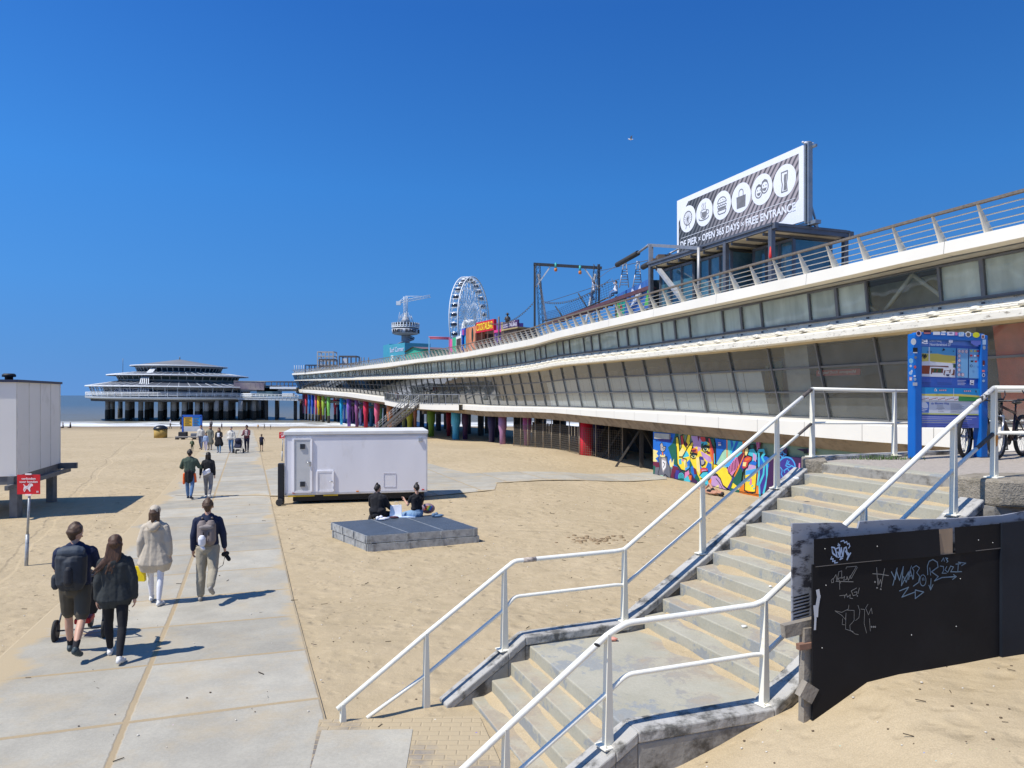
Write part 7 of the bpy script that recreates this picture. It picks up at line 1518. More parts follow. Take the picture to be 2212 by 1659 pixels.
def bt2(s, cm, x0, y0, x1, y1, bold=0):   # text fitted between two crop points
    p0 = face(cm, x0, y1, .016); p1 = face(cm, x1, y0, .016); wx = (p1 - p0).dot(bx); hz_ = p1.z - p0.z
    p1b = face(cm, x1, y1, .016); wx = (p1b - p0).dot(bx); hz_ = face(cm, x0, y0).z - p0.z
    add_text(m, s, lambda x, y, z: p0 + bx * x + UP * y + bN * z, fit=(0, 0, wx, hz_), bold=bold, extr=.001)
m.cur = 0; bt2("Den Haag", mbc, 870, 308, 1130, 380, .0); bt2("Noorderstrand 27", mbc, 870, 388, 1330, 450, .02); m.cur = 1; bt2("de Blauwe Vlag", mbd, 625, 912, 790, 936, .0); m.cur = 2; bt2("VFL", mbc, 1775, 335, 1900, 425, .02)
m.build("lettering", [paint(225, 232, 245), paint(40, 95, 190), paint(130, 40, 90)], mb_)
# stickers on posts and top bar
pO = b0 + bN * .081
pf = lambda x, y: onplane(mbc(x, y), pO, bN)
SK = [((535, 362), 58, 72, (225, 225, 220), 'o'), ((572, 545), 52, 55, (20, 20, 22), 'q'), ((572, 600), 48, 12, (215, 215, 218), 'q'), ((480, 622), 42, 50, (60, 130, 215), 'o'), ((578, 705), 33, 28, (120, 120, 125), 'o'), ((480, 778), 48, 60, (150, 205, 230), 'h'), ((474, 890), 27, 27, (220, 225, 230), 'o'), ((567, 912), 28, 34, (215, 90, 90), 'o'), ((470, 1045), 36, 40, (190, 215, 240), 'o'), ((495, 1005), 20, 30, (235, 235, 240), 'o'), ((473, 1170), 32, 42, (225, 110, 110), 'q'), ((474, 1172), 25, 30, (240, 240, 240), 'q'), ((560, 1110), 28, 20, (235, 235, 238), 'o'), ((566, 1178), 30, 34, (150, 175, 200), 'o'), ((567, 1285), 50, 36, (190, 190, 195), 'q'),
 ((650, 180), 58, 66, (225, 200, 205), 'o'), ((645, 180), 40, 45, (60, 40, 70), 'h'), ((833, 152), 82, 46, (70, 35, 45), 'q'), ((833, 175), 70, 14, (200, 120, 125), 'q'), ((1035, 178), 76, 36, (228, 228, 228), 'q'), ((1190, 150), 60, 18, (215, 218, 220), 'o'), ((1180, 200), 50, 16, (230, 230, 230), 'q'), ((1345, 185), 82, 40, (225, 222, 235), 'q'), ((1345, 178), 40, 20, (130, 130, 170), 'o'), ((1465, 188), 28, 36, (225, 130, 180), 'q'), ((1577, 198), 58, 48, (225, 235, 240), 'q'), ((1577, 198), 48, 38, (70, 160, 215), 'q'), ((1725, 200), 66, 66, (230, 230, 225), 'h'), ((1727, 205), 42, 45, (110, 100, 90), 'o'), ((1898, 215), 78, 60, (225, 220, 40), 'o'),
 ((2050, 250), 34, 44, (225, 215, 215), 'q'), ((2048, 252), 22, 28, (120, 60, 55), 'q'), ((2075, 370), 38, 56, (170, 200, 225), 'q'), ((2072, 490), 32, 48, (150, 160, 170), 'h'), ((2062, 820), 26, 50, (90, 20, 35), 'q'), ((2060, 870), 14, 24, (210, 210, 210), 'o'), ((2056, 1000), 30, 22, (225, 120, 120), 'q'), ((2060, 1090), 32, 42, (225, 225, 225), 'o'), ((2060, 1090), 22, 30, (30, 50, 120), 'o'), ((2058, 1215), 30, 28, (160, 180, 200), 'o')]
for i, ((x, y), rx, ry, c_, sh) in enumerate(SK):
    m = MB(); pts = {'o': round_(x, y, rx, ry, 16), 'q': [(x - rx, y - ry), (x + rx, y - ry * .96), (x + rx * .97, y + ry), (x - rx * .97, y + ry)], 'h': [(x - rx, y - ry * .4), (x - rx * .2, y - ry), (x + rx * .9, y - ry * .6), (x + rx, y + ry * .5), (x + rx * .1, y + ry), (x - rx * .8, y + ry * .6)]}[sh]
    m.poly([pf(*p_) + bN * (.001 + .0004 * (i % 5)) for p_ in pts]); m.build("sticker", paint(*c_, .5, .05), mb_)
m = MB(); q0, q1 = pf(1530, 235), pf(1625, 235); p0 = q0 + bN * .004
add_text(m, "LXBM", lambda x, y, z: p0 + bx * x + UP * y + bN * z, fit=(0, 0, (q1 - q0).dot(bx), .045), extr=.0005); m.build("sticker_lettering", paint(240, 245, 248), mb_)

# ================================================================ bicycles
def bike(lab, rear, front, framec, tilt=0):
    r0 = .355; bw = (front - rear).length; t = thing("bicycle", lab, "bicycle", rear - UP * r0, math.atan2(front.y - rear.y, front.x - rear.x), "bicycles parked behind the map board")
    M = Matrix.Translation(t.location) @ Matrix.Rotation(t.rotation_euler.z, 4, 'Z') @ Matrix.Rotation(tilt, 4, 'X'); W = lambda x, y, z: M @ Vector((x, y, z)); BKM = mat("bike_black", (.018, .018, .02), .35); TY_ = mat("tyre_rubber", (.02, .02, .02), .85, var=.2, scale=30); AL_ = mat("alloy", (.45, .46, .48), .3, .9)
    for x in (0, 1.08):
        m = MB(); m.tube([W(x + (r0 - .03) * math.cos(a), 0, r0 + (r0 - .03) * math.sin(a)) for a in [k * math.pi / 24 for k in range(48)]], .032, 8, close=True); w_ = m.build("wheel", TY_, t)
        m = MB(); m.tube([W(x + (r0 - .065) * math.cos(a), 0, r0 + (r0 - .065) * math.sin(a)) for a in [k * math.pi / 24 for k in range(48)]], .014, 6, close=True)
        m.build("rim", mat("rim_grey", (.22, .22, .23), .35, .7), w_); m = MB()
        for k in range(28): a = k * 2 * math.pi / 28; m.tube([W(x, .03 * (-1) ** k, r0), W(x + (r0 - .07) * math.cos(a), 0, r0 + (r0 - .07) * math.sin(a))], .0018, 3, False)
        m.tube([W(x, -.05, r0), W(x, .05, r0)], .02, 8); m.build("spokes", AL_, w_); m = MB(); m.tube([W(x, -.028, r0), W(x, -.024, r0)], .08, 20); m.build("brake_disc", AL_, w_)
    m = MB(); bb_, st_, hd0, hd1 = (.44, 0, .30), (.30, 0, .78), (.90, 0, .86), (.945, 0, .72)
    for a, b_, r_ in ((bb_, st_, .018), (bb_, hd1, .026), ((.31, 0, .74), hd0, .022), (hd0, hd1, .026)): m.tube([W(*a), W(*b_)], r_, 8)
    for y in (-.06, .06): m.tube([W(*bb_), W(0, y, r0)], .012, 6); m.tube([W(.31, 0, .72), W(0, y, r0)], .010, 6)
    m.build("frame", framec, t); m = MB()
    for y in (-.065, .065): m.tube([W(.955, y * .8, .70), W(1.08, y, r0)], .02, 8)
    m.tube([W(.955, -.06, .70), W(.955, .06, .70)], .022, 8); m.build("fork", AL_, t)
    m = MB(); m.tube([W(.90, 0, .86), W(.885, 0, .93)], .018, 8); m.tube([W(.885, 0, .93), W(.96, 0, .95)], .018, 8); m.tube([W(.90, -.34, .97), W(.94, -.15, .955), W(.96, 0, .95), W(.94, .15, .955), W(.90, .34, .97)], .013, 8)
    for s_ in (-1, 1): m.tube([W(.90, s_ * .22, .968), W(.89, s_ * .34, .97)], .02, 8); m.tube([W(.95, s_ * .2, .96), W(1.0, s_ * .28, .93)], .006, 4); m.tube([W(.90, s_ * .34, .97), W(.97, s_ * .35, 1.05), W(1.02, s_ * .33, 1.12)], .010, 5)
    m.build("handlebar", BKM, t); m = MB(); m.tube([W(.30, 0, .78), W(.285, 0, .90)], .014, 8); m.ball(W(.24, 0, .92), (.14, .065, .03), 12, Matrix.Rotation(t.rotation_euler.z, 3, 'Z')); m.build("saddle", BKM, t)
    m = MB(); m.tube([W(.44, -.06, .30), W(.44, .06, .30)], .02, 8); m.tube([W(.44, -.045, .30), W(.44, -.04, .30)], .095, 20); m.tube([W(.44, -.07, .30), W(.44, -.075, .13)], .011, 6); m.tube([W(.44, .07, .30), W(.44, .075, .47)], .011, 6); m.box(W(.44, -.11, .13), (.09, .08, .02), t.rotation_euler.z); m.box(W(.44, .11, .47), (.09, .08, .02), t.rotation_euler.z); m.build("crank", mat("crank_dark", (.08, .08, .085), .4, .6), t)
    m = MB(); 
    for k in range(6): m.tube([W(.93, -.02 + .01 * k, .92), W(.98, -.03 + .01 * k, .80 - .03 * k), W(.80 - .1 * k, 0, .60)], .004, 3)
    m.build("cable", BKM, t); return t
f_ = PZ(2084, 0 + 985, 2.70)
def onp(u, Y): q = P(u, 900, Y); q.z = 2.70 + .355; return q
bike("black bicycle half hidden behind the blue map board", onp(2084, 12.0), onp(2136, 12.95), mat("frame_black", (.02, .02, .022), .3))
bike("black bicycle with dark red seat tube parked beside the railing at the photo's edge", onp(2208, 12.3), onp(2140, 11.5), mat("frame_black_red", (.035, .014, .016), .3))
# ================================================================ white service trailer
tc_ = crop(1000, 1600, .45208); A = V3(-7.94, 25.1, 0); B = V3(-3.09, 26.1, 0); tx = (B - A).normalized(); tn = V3(tx.y, -tx.x, 0); TWp = mat("trailer_white", col(236, 234, 236), .42, var=.04, scale=1.2, col2=col(196, 190, 182), mix=(.56, .85), mscale=1.1, stretch=(1, 1, .35))
tr_ = thing("service_trailer", "white box trailer with a narrow door standing across the beach path", "trailer", V3(-5.5, 26.5, -.1)); TL_ = (B - A).length; bk = -tn * 2.2
def tface(x, y, h=0.): return onplane(tc_(x, y), A, tn) + tn * h
m = MB(); z0, z1 = .22, 2.34; m.hexa([A + UP * z0, B + UP * z0, B + bk + UP * z0, A + bk + UP * z0], [A + UP * z1, B + UP * z1, B + bk + UP * z1, A + bk + UP * z1]); m.build("body", TWp, tr_, bevel=.03)
m = MB()
for t in (0, .995): q = A.lerp(B, t) + tn * .006; m.beam(q + UP * .24 + tx * .012, q + UP * 2.33 + tx * .012, .05, .012, tn)
m.beam(A + tn * .006 + UP * .27, B + tn * .006 + UP * .27, .012, .07); m.beam(A + tn * .006 + UP * 2.29, B + tn * .006 + UP * 2.29, .012, .06)
for k in range(30): q = A.lerp(B, (k + .5) / 30); m.ball(q + tn * .013 + UP * .27, .008, 5); m.ball(q + tn * .013 + UP * 2.29, .008, 5)
m.build("edge_trim", mat("trim_alu", (.62, .62, .64), .4, .3, var=.1), tr_)
for t_, c_ in ((.06, (200, 60, 40)), (.5, (225, 140, 30)), (.97, (200, 60, 40))): m = MB(); m.box(A.lerp(B, t_) + UP * .31 + tn * .012, (.09, .02, .04), math.atan2(tx.y, tx.x)); m.build("reflector", paint(*c_), tr_)
m = MB(); e = tn * .04; f = tx * .04; m.hexa([A + e - f + UP * 2.34, B + e + f + UP * 2.34, B + bk - e + f + UP * 2.34, A + bk - e - f + UP * 2.34], [A + e - f + UP * 2.47, B + e + f + UP * 2.47, B + bk - e + f + UP * 2.47, A + bk - e - f + UP * 2.47]); m.build("roof", mat("trailer_roof", (.72, .71, .68), .6, var=.08, scale=2, col2=(.35, .32, .27), mix=(.6, .8), mscale=1.5), tr_, bevel=.02)
def panel(nm, x0, y0, x1, y1, h, m_, par=tr_, fr=0, fm=None):
    q = [tface(x0, y1), tface(x1, y1), tface(x1, y0), tface(x0, y0)]; q[1].z = q[0].z; q[2].z = q[3].z
    m = MB(); m.hexa([p_ + tn * .001 for p_ in q], [p_ + tn * h for p_ in q]); o = m.build(nm, m_, par, bevel=.004)
    if fr:
        m = MB()
        for a, b_ in zip(q, q[1:] + q[:1]): m.beam(a + tn * .01, b_ + tn * .01, fr, .07, tn if False else UP)
        m.build("frame", fm or TWp, o)
    return o
dr = panel("door", 345, 283, 500, 745, .03, paint(205, 205, 202, .5), tr_, .07)
for y in (325, 652):
    v_ = panel("vent", 400, y, 447, y + 46, .045, paint(150, 152, 155), dr)
    m = MB()
    for k in range(5): m.beam(tface(403, y + 6 + k * 9, .05), tface(444, y + 6 + k * 9, .05), .03, .022)
    m.build("louvre", paint(40, 42, 45), v_)
m = MB(); m.tube([tface(492, 487, .04), tface(492, 487, .09), tface(455, 487, .09)], .013, 6); m.box(tface(490, 500, .04), (.05, .03, .16), math.atan2(tx.y, tx.x)); m.build("door_handle", MATS["alloy"], dr)
d2 = panel("hatch", 550, 568, 690, 740, .03, TWp, tr_, .06); m = MB(); m.tube([tface(682, 652, .04), tface(682, 652, .09), tface(652, 652, .09)], .012, 6); m.build("hatch_handle", MATS["alloy"], d2)
m = MB()
for a, b_ in (((1130, 583), (1235, 583)), ((1235, 583), (1235, 700)), ((1235, 700), (1130, 700)), ((1130, 700), (1130, 583))): m.beam(tface(*a, .004), tface(*b_, .004), .015, .015)
m.build("panel_trim", paint(200, 198, 206), tr_); panel("socket_box", 1432, 270, 1463, 305, .06, paint(160, 165, 172))
m = MB(); m.hexa([A + tx * .25 - tn * .15, B - tx * .1 - tn * .15, B - tx * .1 + bk, A + tx * .25 + bk], [A + tx * .25 - tn * .15 + UP * .22, B - tx * .1 - tn * .15 + UP * .22, B - tx * .1 + bk + UP * .22, A + tx * .25 + bk + UP * .22]); m.build("chassis", paint(22, 22, 24), tr_)
m = MB(); m.box(A + tx * .55 + UP * .20 + tn * .005, (.9, .02, .05), math.atan2(tx.y, tx.x)); m.box(A + tx * 1.55 + UP * .20 + tn * .005, (.5, .02, .05), math.atan2(tx.y, tx.x)); m.build("yellow_strip", paint(215, 180, 40), tr_)
for t in (.92,):
    m = MB(); q = A.lerp(B, t) + UP * .04; m.tube([q - tn * .02, q - tn * .25], .16, 16); m.build("wheel", mat("tyre2", (.03, .03, .03), .8), tr_)
m = MB(); q = A - tx * .14 - tn * .1 + UP * -.08; m.box(q + UP * .72, (.20, .30, 1.42), math.atan2(tx.y, tx.x)); m.build("folded_ramp", paint(28, 29, 34, .5), tr_, bevel=.02); m = MB(); m.tube([q + tn * .45 + UP * .12 - tx * .02, q + tn * .3 + UP * .12], .12, 12); m.build("jockey_wheel", MATS["tyre2"], tr_)

# ================================================================ raised cream container on the left
ct = thing("raised_cabin", "cream panelled cabin raised on a grey steel frame at the left edge", "cabin", V3(-16, 24, 0)); CN, CF = V3(-15.2, 22, 0), V3(-16.5, 26.2, 0); cl = (CF - CN).normalized(); cs = V3(-cl.y, cl.x, 0); cs = cs if cs.x < 0 else -cs; CW = 6.0
CRM = mat("cabin_cream", (.88, .84, .77), .55, var=.04, scale=.5, col2=(.55, .50, .42), mix=(.6, .9), mscale=.7); Lc = (CF - CN).length
def cp(s, t, z): return CN + cl * s + cs * t + UP * z
m = MB(); m.hexa([cp(0, 0, 1.26), cp(Lc, 0, 1.26), cp(Lc, CW, 1.26), cp(0, CW, 1.26)], [cp(0, 0, 4.14), cp(Lc, 0, 4.14), cp(Lc, CW, 4.14), cp(0, CW, 4.14)]); m.build("body", CRM, ct)
m = MB()
for k in range(5): m.beam(cp(Lc * (k + .02) / 4.06 + .02, -.012, 1.26), cp(Lc * (k + .02) / 4.06 + .02, -.012, 4.13), .018, .016, cl)
m.build("panel_joint", mat("joint_cream", (.84, .80, .73), .6), ct)
m = MB(); m.hexa([cp(-.06, -.06, 4.14), cp(Lc + .06, -.06, 4.14), cp(Lc + .06, CW, 4.14), cp(-.06, CW, 4.14)], [cp(-.06, -.06, 4.22), cp(Lc + .06, -.06, 4.22), cp(Lc + .06, CW, 4.22), cp(-.06, CW, 4.22)]); m.build("roof", paint(50, 55, 80, .5), ct)
m = MB(); m.lathe(cp(2.2, .9, 4.22), [(.12, 0), (.12, .12), (.20, .13), (.20, .2), (.15, .24)], 14); m.build("roof_vent", paint(30, 30, 34), ct)
GAL = mat("galvanised", (.40, .42, .43), .5, .3, var=.2, scale=6, col2=(.20, .21, .22), mix=(.5, .7), mscale=8)
m = MB(); m.beam(cp(-.1, .12, 1.12), cp(Lc + .25, .12, 1.12), .16, .26); m.beam(cp(-.1, 2.4, 1.12), cp(Lc + .25, 2.4, 1.12), .16, .26); m.beam(cp(.1, -.1, 1.12), cp(.1, CW, 1.12), .16, .24); m.beam(cp(Lc, -.55, 1.16), cp(Lc, CW, 1.16), .16, .2); m.beam(cp(Lc + .2, -.25, 1.0), cp(-.5, .1, .95), .1, .14); SFM = mat("cabin_frame_steel", (.17, .175, .18), .6, .3, var=.2, scale=5); m.build("support_frame", SFM, ct)
for s, t in ((Lc - .55, .12), (.35, .12), (Lc - .55, 2.4), (.35, 2.4), (.35, 5.4)):
    m = MB(); q = cp(s, t, 0); z = zg(q.x, q.y) - .1; m.beam(V3(q.x, q.y, z), V3(q.x, q.y, 1.0), .24, .24); m.build("leg", SFM, ct)

# ================================================================ low stage of two stacked frames
sg = thing("low_stage", "low stage of two stacked galvanised frames with a dark grating top", "stage", V3(-2.9, 18.9, 0)); SC = [V3(-4.82, 19.2, 0), V3(-3.5, 17.38, 0), V3(-.90, 18.37, 0), V3(-2.15, 20.44, 0)]; gz = zg(-3, 18.5) - .01
for nm, a0, a1, off in (("lower_frame", 0, .185, V3(.04, -.02, 0)), ("upper_frame", .20, .385, V3(0, 0, 0))):
    m = MB()
    for k in range(4):
        a, b_ = SC[k] + off, SC[(k + 1) % 4] + off; m.beam(a + UP * (gz + (a0 + a1) / 2), b_ + UP * (gz + (a0 + a1) / 2), .05, a1 - a0); n_ = V3((b_ - a).y, -(b_ - a).x, 0).normalized() * (1 if k in (0, 1, 2, 3) else 1)
        if (n_.dot(a - SC[(k + 2) % 4])) < 0: n_ = -n_
        for t in (.03, .35, .66, .97): q = a.lerp(b_, t) + n_ * .035; m.beam(q + UP * (gz + a0), q + UP * (gz + a1), .04, .03, n_)
    m.build(nm, GAL, sg)
m = MB(); q = [p_ + UP * (gz + .372) for p_ in SC]; m.hexa(q, [p_ + UP * .02 for p_ in q])
def grate():
    m_ = mat("stage_grating", (.085, .11, .145), .55, .2, var=.1, scale=3, bump=.6, bscale=120); return m_
m.build("deck", grate(), sg)
m = MB()
for t in (.36, .68): m.beam(SC[0].lerp(SC[3], 1 - t) * 0 + SC[1].lerp(SC[2], t) + UP * (gz + .3945), SC[0].lerp(SC[3], t) + UP * (gz + .3945), .02, .006)
m.build("deck_joint", GAL, sg); SZ = gz + .393

# ================================================================ signs, bin, board by the sea
def dog_sign(nm_label, base, top, w_, tilt_u=None):
    t = thing("dog_ban_sign", nm_label, "sign", base); d = (top - base); m = MB(); m.tube([base - UP * .2, base + d * .45], .038, 10); m.tube([base + d * .45, top], .026, 10); m.build("pole", GAL, t)
    c = top + UP * (w_ * .1); m = MB(); x = V3(1, .05, 0).normalized(); n_ = V3(.05, -1, 0).normalized(); h = w_ * .88; y = UP; c = c - n_ * -.03
    m.hexa([c - x * w_ / 2, c + x * w_ / 2, c + x * w_ / 2 - n_ * .012, c - x * w_ / 2 - n_ * .012], [c - x * w_ / 2 + y * h, c + x * w_ / 2 + y * h, c + x * w_ / 2 + y * h - n_ * .012, c - x * w_ / 2 + y * h - n_ * .012]); m.build("plate", paint(212, 28, 38, .45, .03), t)
    m = MB(); o_ = c + n_ * .004; s = lambda a, b_, z=0: o_ + x * (a * w_ / 2) + y * (b_ * h) + n_ * z
    add_text(m, "verboden", lambda a, b_, z: s(a, b_, z), fit=(-.62, .74, .62, .86), bold=.02, extr=.001); add_text(m, "voor honden", lambda a, b_, z: s(a, b_, z), fit=(-.80, .58, .80, .70), bold=.02, extr=.001)
    m.poly([s(a, b_) for a, b_ in ((-.45, .20), (-.38, .18), (-.30, .30), (-.02, .28), (.08, .14), (.16, .14), (.14, .30), (.24, .40), (.40, .42), (.38, .52), (.20, .56), (.08, .46), (-.20, .42), (-.36, .44), (-.42, .34))])
    ribbon(m, [s(-.42, .50), s(.16, .16)], w_ * .035, n_, .003); ribbon(m, [s(-.36, .14), s(.10, .54)], w_ * .035, n_, .003); m.box(o_ + y * (h + .012) , (.14 * w_ * 2, .02, .03)); m.box(o_ - y * .012, (.14 * w_ * 2, .02, .03))
    for k in (0, 1): m.beam(s(.74 + k * .1, .08, .001), s(.74 + k * .1, .17, .001), .03 * w_, .002)
    m.build("lettering", paint(238, 225, 225, .5, .02), t)
b_ = PG(56, 1222); tp = P(63.5, 1072, b_.y); dog_sign("red sign reading verboden voor honden on a leaning pole by the cabin", b_, tp, .49)
b_ = PG(609, 996); tp = P(611, 948.5, b_.y); dog_sign("small red dog ban sign half hidden behind the white trailer", b_, tp, .42)
b_ = PG(347, 946); t = thing("waste_bin", "big round yellow-brown waste bin with a black domed lid on the sand", "waste bin", b_); sc = b_.y / F
m = MB(); m.lathe(b_ - UP * .1, [(13 * sc, 0), (13.5 * sc, 19 * sc + .1)], 40); m.build("barrel", mat("bin_wood", (.42, .27, .06), .7, var=.35, scale=5, stretch=(4, 4, .2)), t)
m = MB(); m.lathe(b_ + UP * (18.5 * sc), [(14.5 * sc, 0), (14.5 * sc, 2 * sc), (12 * sc, 5.5 * sc), (7 * sc, 8.5 * sc), (1 * sc, 9.2 * sc)], 32); m.build("lid", paint(25, 26, 30, .4), t)
b_ = PG(415, 949); sc = b_.y / F; t = thing("beach_info_board", "blue framed beach board with yellow and blue panels above a low bench", "information board", b_); q = lambda x, z, y=0: b_ + V3(x * sc, y, z * sc)
for x in (-20, 20): m = MB(); m.beam(q(x, -2), q(x, 50), .16, .16); m.build("post", paint(30, 90, 185), t)
m = MB(); m.beam(q(-21, 50.5), q(21, 50.5), .16, .22); m.build("top_bar", paint(30, 90, 185), t)
for nm, x0, z0_, x1, z1_, c_ in (("yellow_panel", -18, 28, 1, 49, (222, 170, 40)), ("blue_panel", 1, 28, 18, 49, (35, 140, 215)), ("white_panel", -18, 17, 18, 28, (205, 205, 205))):
    m = MB(); m.hexa([q(x0, z0_, -.05), q(x1, z0_, -.05), q(x1, z0_), q(x0, z0_)], [q(x0, z1_, -.05), q(x1, z1_, -.05), q(x1, z1_), q(x0, z1_)]); m.build(nm, paint(*c_), t)
m = MB()
for k in range(5): m.beam(q(-15, 31 + k * 3.5, -.07), q(-2 - k % 2 * 4, 31 + k * 3.5, -.07), .02, .05); m.beam(q(3, 31 + k * 3.5, -.07), q(15 - k % 2 * 3, 31 + k * 3.5, -.07), .02, .05)
m.build("printing", paint(120, 110, 60), t)
t = thing("bench", "low grey bench below the blue beach board", "bench", q(0, 0, -.8)); m = MB(); m.beam(q(-27, 6.5, -.8), q(18, 6.5, -.8), .5, .12); m.build("seat", mat("bench_grey", (.35, .33, .30), .8), t)
for x in (-25, -12, 12): m = MB(); m.beam(q(x, -1, -.8), q(x, 6, -.8), .35, .15); m.build("leg", DK, t)
m = MB(); m.box(q(-12, 10, -.8), (.9, .4, .7)); m.build("bag", paint(30, 30, 34), None, bevel=.08, label="black bag on the left of the low bench", category="bag"); m = MB(); m.box(q(12, 9, -.8), (.7, .4, .5)); m.build("bag", paint(90, 95, 105), None, bevel=.1, label="grey bag on the right of the low bench", category="bag")

# ================================================================ gulls
def gull(lab, c, s, fly):
    m = MB(); m.ball(c, (.20 * s, .08 * s, .08 * s), 10); m.ball(c + V3(-.20 * s, 0, .04 * s), (.07 * s, .05 * s, .05 * s), 8); m.tube([c + V3(.16 * s, 0, 0), c + V3(.30 * s, 0, .0)], [.05 * s, .02 * s], 6)
    o = m.build("seagull", paint(225, 225, 225), None, label=lab, category="bird"); m = MB()
    if fly:
        for sg_ in (-1, 1): a = c + V3(.0, sg_ * .06 * s, .03 * s); b2 = a + V3(.04 * s, sg_ * .32 * s, .18 * s); c2 = b2 + V3(.16 * s, sg_ * .34 * s, -.06 * s); w2 = V3(.14 * s, 0, 0); m.quad(a - w2 * .5, b2 - w2 * .5, b2 + w2 * .5, a + w2 * .8).quad(b2 - w2 * .5, c2, c2 + w2 * .2, b2 + w2 * .5)
    else:
        m.ball(c + V3(.05 * s, 0, .03 * s), (.19 * s, .085 * s, .06 * s), 8); m.tube([c, c - UP * .16 * s], .012, 4)
    m.build("wing", paint(120, 125, 132), o)
gull("grey and white gull flying high in the blue sky", P(1362, 301, 38), .5, True); gull("gull perched on the top right corner of the billboard", P(1744, 309, 30), .9, False)
# ================================================================ people
SKIN = mat("skin_fair", (.56, .32, .22), .55, var=.05, scale=6); SKIND = mat("skin_brown", (.22, .12, .075), .55, var=.05)
TEX = bpy.data.textures.new("folds", 'CLOUDS'); TEX.noise_scale = .11; TEX.noise_depth = 2
def rot(v, ax, deg): return Matrix.Rotation(R(deg), 3, ax) @ Vector(v)
class Fig:
    def __init__(s, label, foot, heading, h=1.75, legs=((20, 5), (-18, 18)), arms=((-18, 8, 12), (18, 8, 18)), wid=1.0, lean=0, vox=.012, sit=None, cat="person", group=None, head=(0, 0), skin=None):
        s.k = h / 1.75; s.vox = vox; s.wid = wid; s.p = {}; s.skin = skin or SKIN; s.head_rot = head
        s.root = thing("person", label, cat, foot, 0, group); s.root.location = foot
        hw = .088; s.p['hip'] = V3(0, 0, .93)
        for sg, nm, (th, kn) in ((-1, 'L', legs[0]), (1, 'R', legs[1])):
            hip = V3(sg * hw, 0, .91); spl = legs[2] if len(legs) > 2 else 1
            kv = rot((sg * .02 * spl, 0, -.44), 'X', th); kne = hip + kv; av = rot((0, 0, -.41), 'X', th - kn); ank = kne + av
            ft = rot((sg * .03, .17, -.05), 'X', (th - kn) * .55 if kn > 25 else (th - kn) * .4); s.p['hip' + nm] = hip; s.p['kne' + nm] = kne; s.p['ank' + nm] = ank; s.p['toe' + nm] = ank + ft; s.p['heel' + nm] = ank + rot((0, -.045, -.05), 'X', (th - kn) * .5)
        T = lambda v: rot(v, 'X', -lean); B0 = V3(0, 0, .93)
        s.T = lambda v: B0 + T(Vector(v) - B0)
        for sg, nm, (sh, ab, el) in ((-1, 'L', arms[0]), (1, 'R', arms[1])):
            S_ = s.T((sg * .175 * wid, 0, 1.40)); u = rot(rot((0, 0, -.285), 'Y', -sg * ab), 'X', sh); E = S_ + u; f = rot(rot((0, 0, -.25), 'Y', -sg * ab * .3), 'X', sh + el); Wr = E + f; s.p['sho' + nm] = S_; s.p['elb' + nm] = E; s.p['wri' + nm] = Wr; s.p['hdir' + nm] = f.normalized()
        low = min(s.p[q].z for q in ('toeL', 'toeR', 'heelL', 'heelR')) - .035
        dz = -low if sit is None else sit - .93 + .0
        base = Vector(foot); HM = Matrix.Rotation(heading, 3, 'Z')
        s.W = lambda v: base + HM @ ((Vector(v) + V3(0, 0, dz)) * s.k)
        s.head_c = s.T((0, .015, 1.635))
    def union(s, name, caps, m_, vox=None, smooth=3, folds=0, parent=None, label=None):
        mb = MB()
        for c in caps:
            a, ra, b_, rb = c[:4]; a, b_ = Vector(a), Vector(b_)
            if (b_ - a).length < 1e-4: b_ = a + V3(0, 0, .002)
            d = b_ - a; n = 6; pts = [a - d.normalized() * ra * .8]; rs = [ra * .55]
            for t in range(n + 1): pts.append(a.lerp(b_, t / n)); rs.append(lerp(ra, rb, t / n))
            pts.append(b_ + d.normalized() * rb * .8); rs.append(rb * .55); mb.tube([s.W(q) for q in pts], [q * s.k for q in rs], 12)
        o = mb.build(name, m_, parent or s.root, label=label)
        r = o.modifiers.new("r", 'REMESH'); r.mode = 'VOXEL'; r.voxel_size = (vox or s.vox); r.use_smooth_shade = True
        sm = o.modifiers.new("s", 'SMOOTH'); sm.factor = .6; sm.iterations = smooth
        if folds: dp = o.modifiers.new("d", 'DISPLACE'); dp.texture = TEX; dp.strength = folds; dp.mid_level = .5; dp.texture_coords = 'GLOBAL'
        return o
    def hand(s, nm, curl=35):
        w_, d = s.p['wri' + nm], s.p['hdir' + nm]; sg = -1 if nm == 'L' else 1; side = V3(0, 1, 0); side = (side - d * side.dot(d)).normalized(); pn = d.cross(side) * (-sg); out = []
        pal = w_ + d * .075; out += [(w_, .024, w_ + d * .05 + side * .012, .024), (w_, .024, w_ + d * .05 - side * .018, .022), (w_ + d * .03, .02, pal, .024)]
        for i, (o_, L_) in enumerate(((.030, .068), (.010, .076), (-.010, .070), (-.028, .055))):
            b0 = w_ + d * .085 + side * o_; a1 = R(curl * .5); a2 = R(curl * 1.4); d1 = d * math.cos(a1) + pn * math.sin(a1); d2_ = d * math.cos(a2) + pn * math.sin(a2); m1 = b0 + d1 * L_ * .55; out += [(pal + side * o_, .012, b0, .0105), (b0, .0105, m1, .0098), (m1, .0098, m1 + d2_ * L_ * .5, .0085)]
        t0 = w_ + d * .025 + side * .025; t1 = t0 + d * .035 + side * .028 + pn * .012; out += [(t0, .014, t1, .012), (t1, .012, t1 + d * .032 + pn * .012, .010)]
        return out
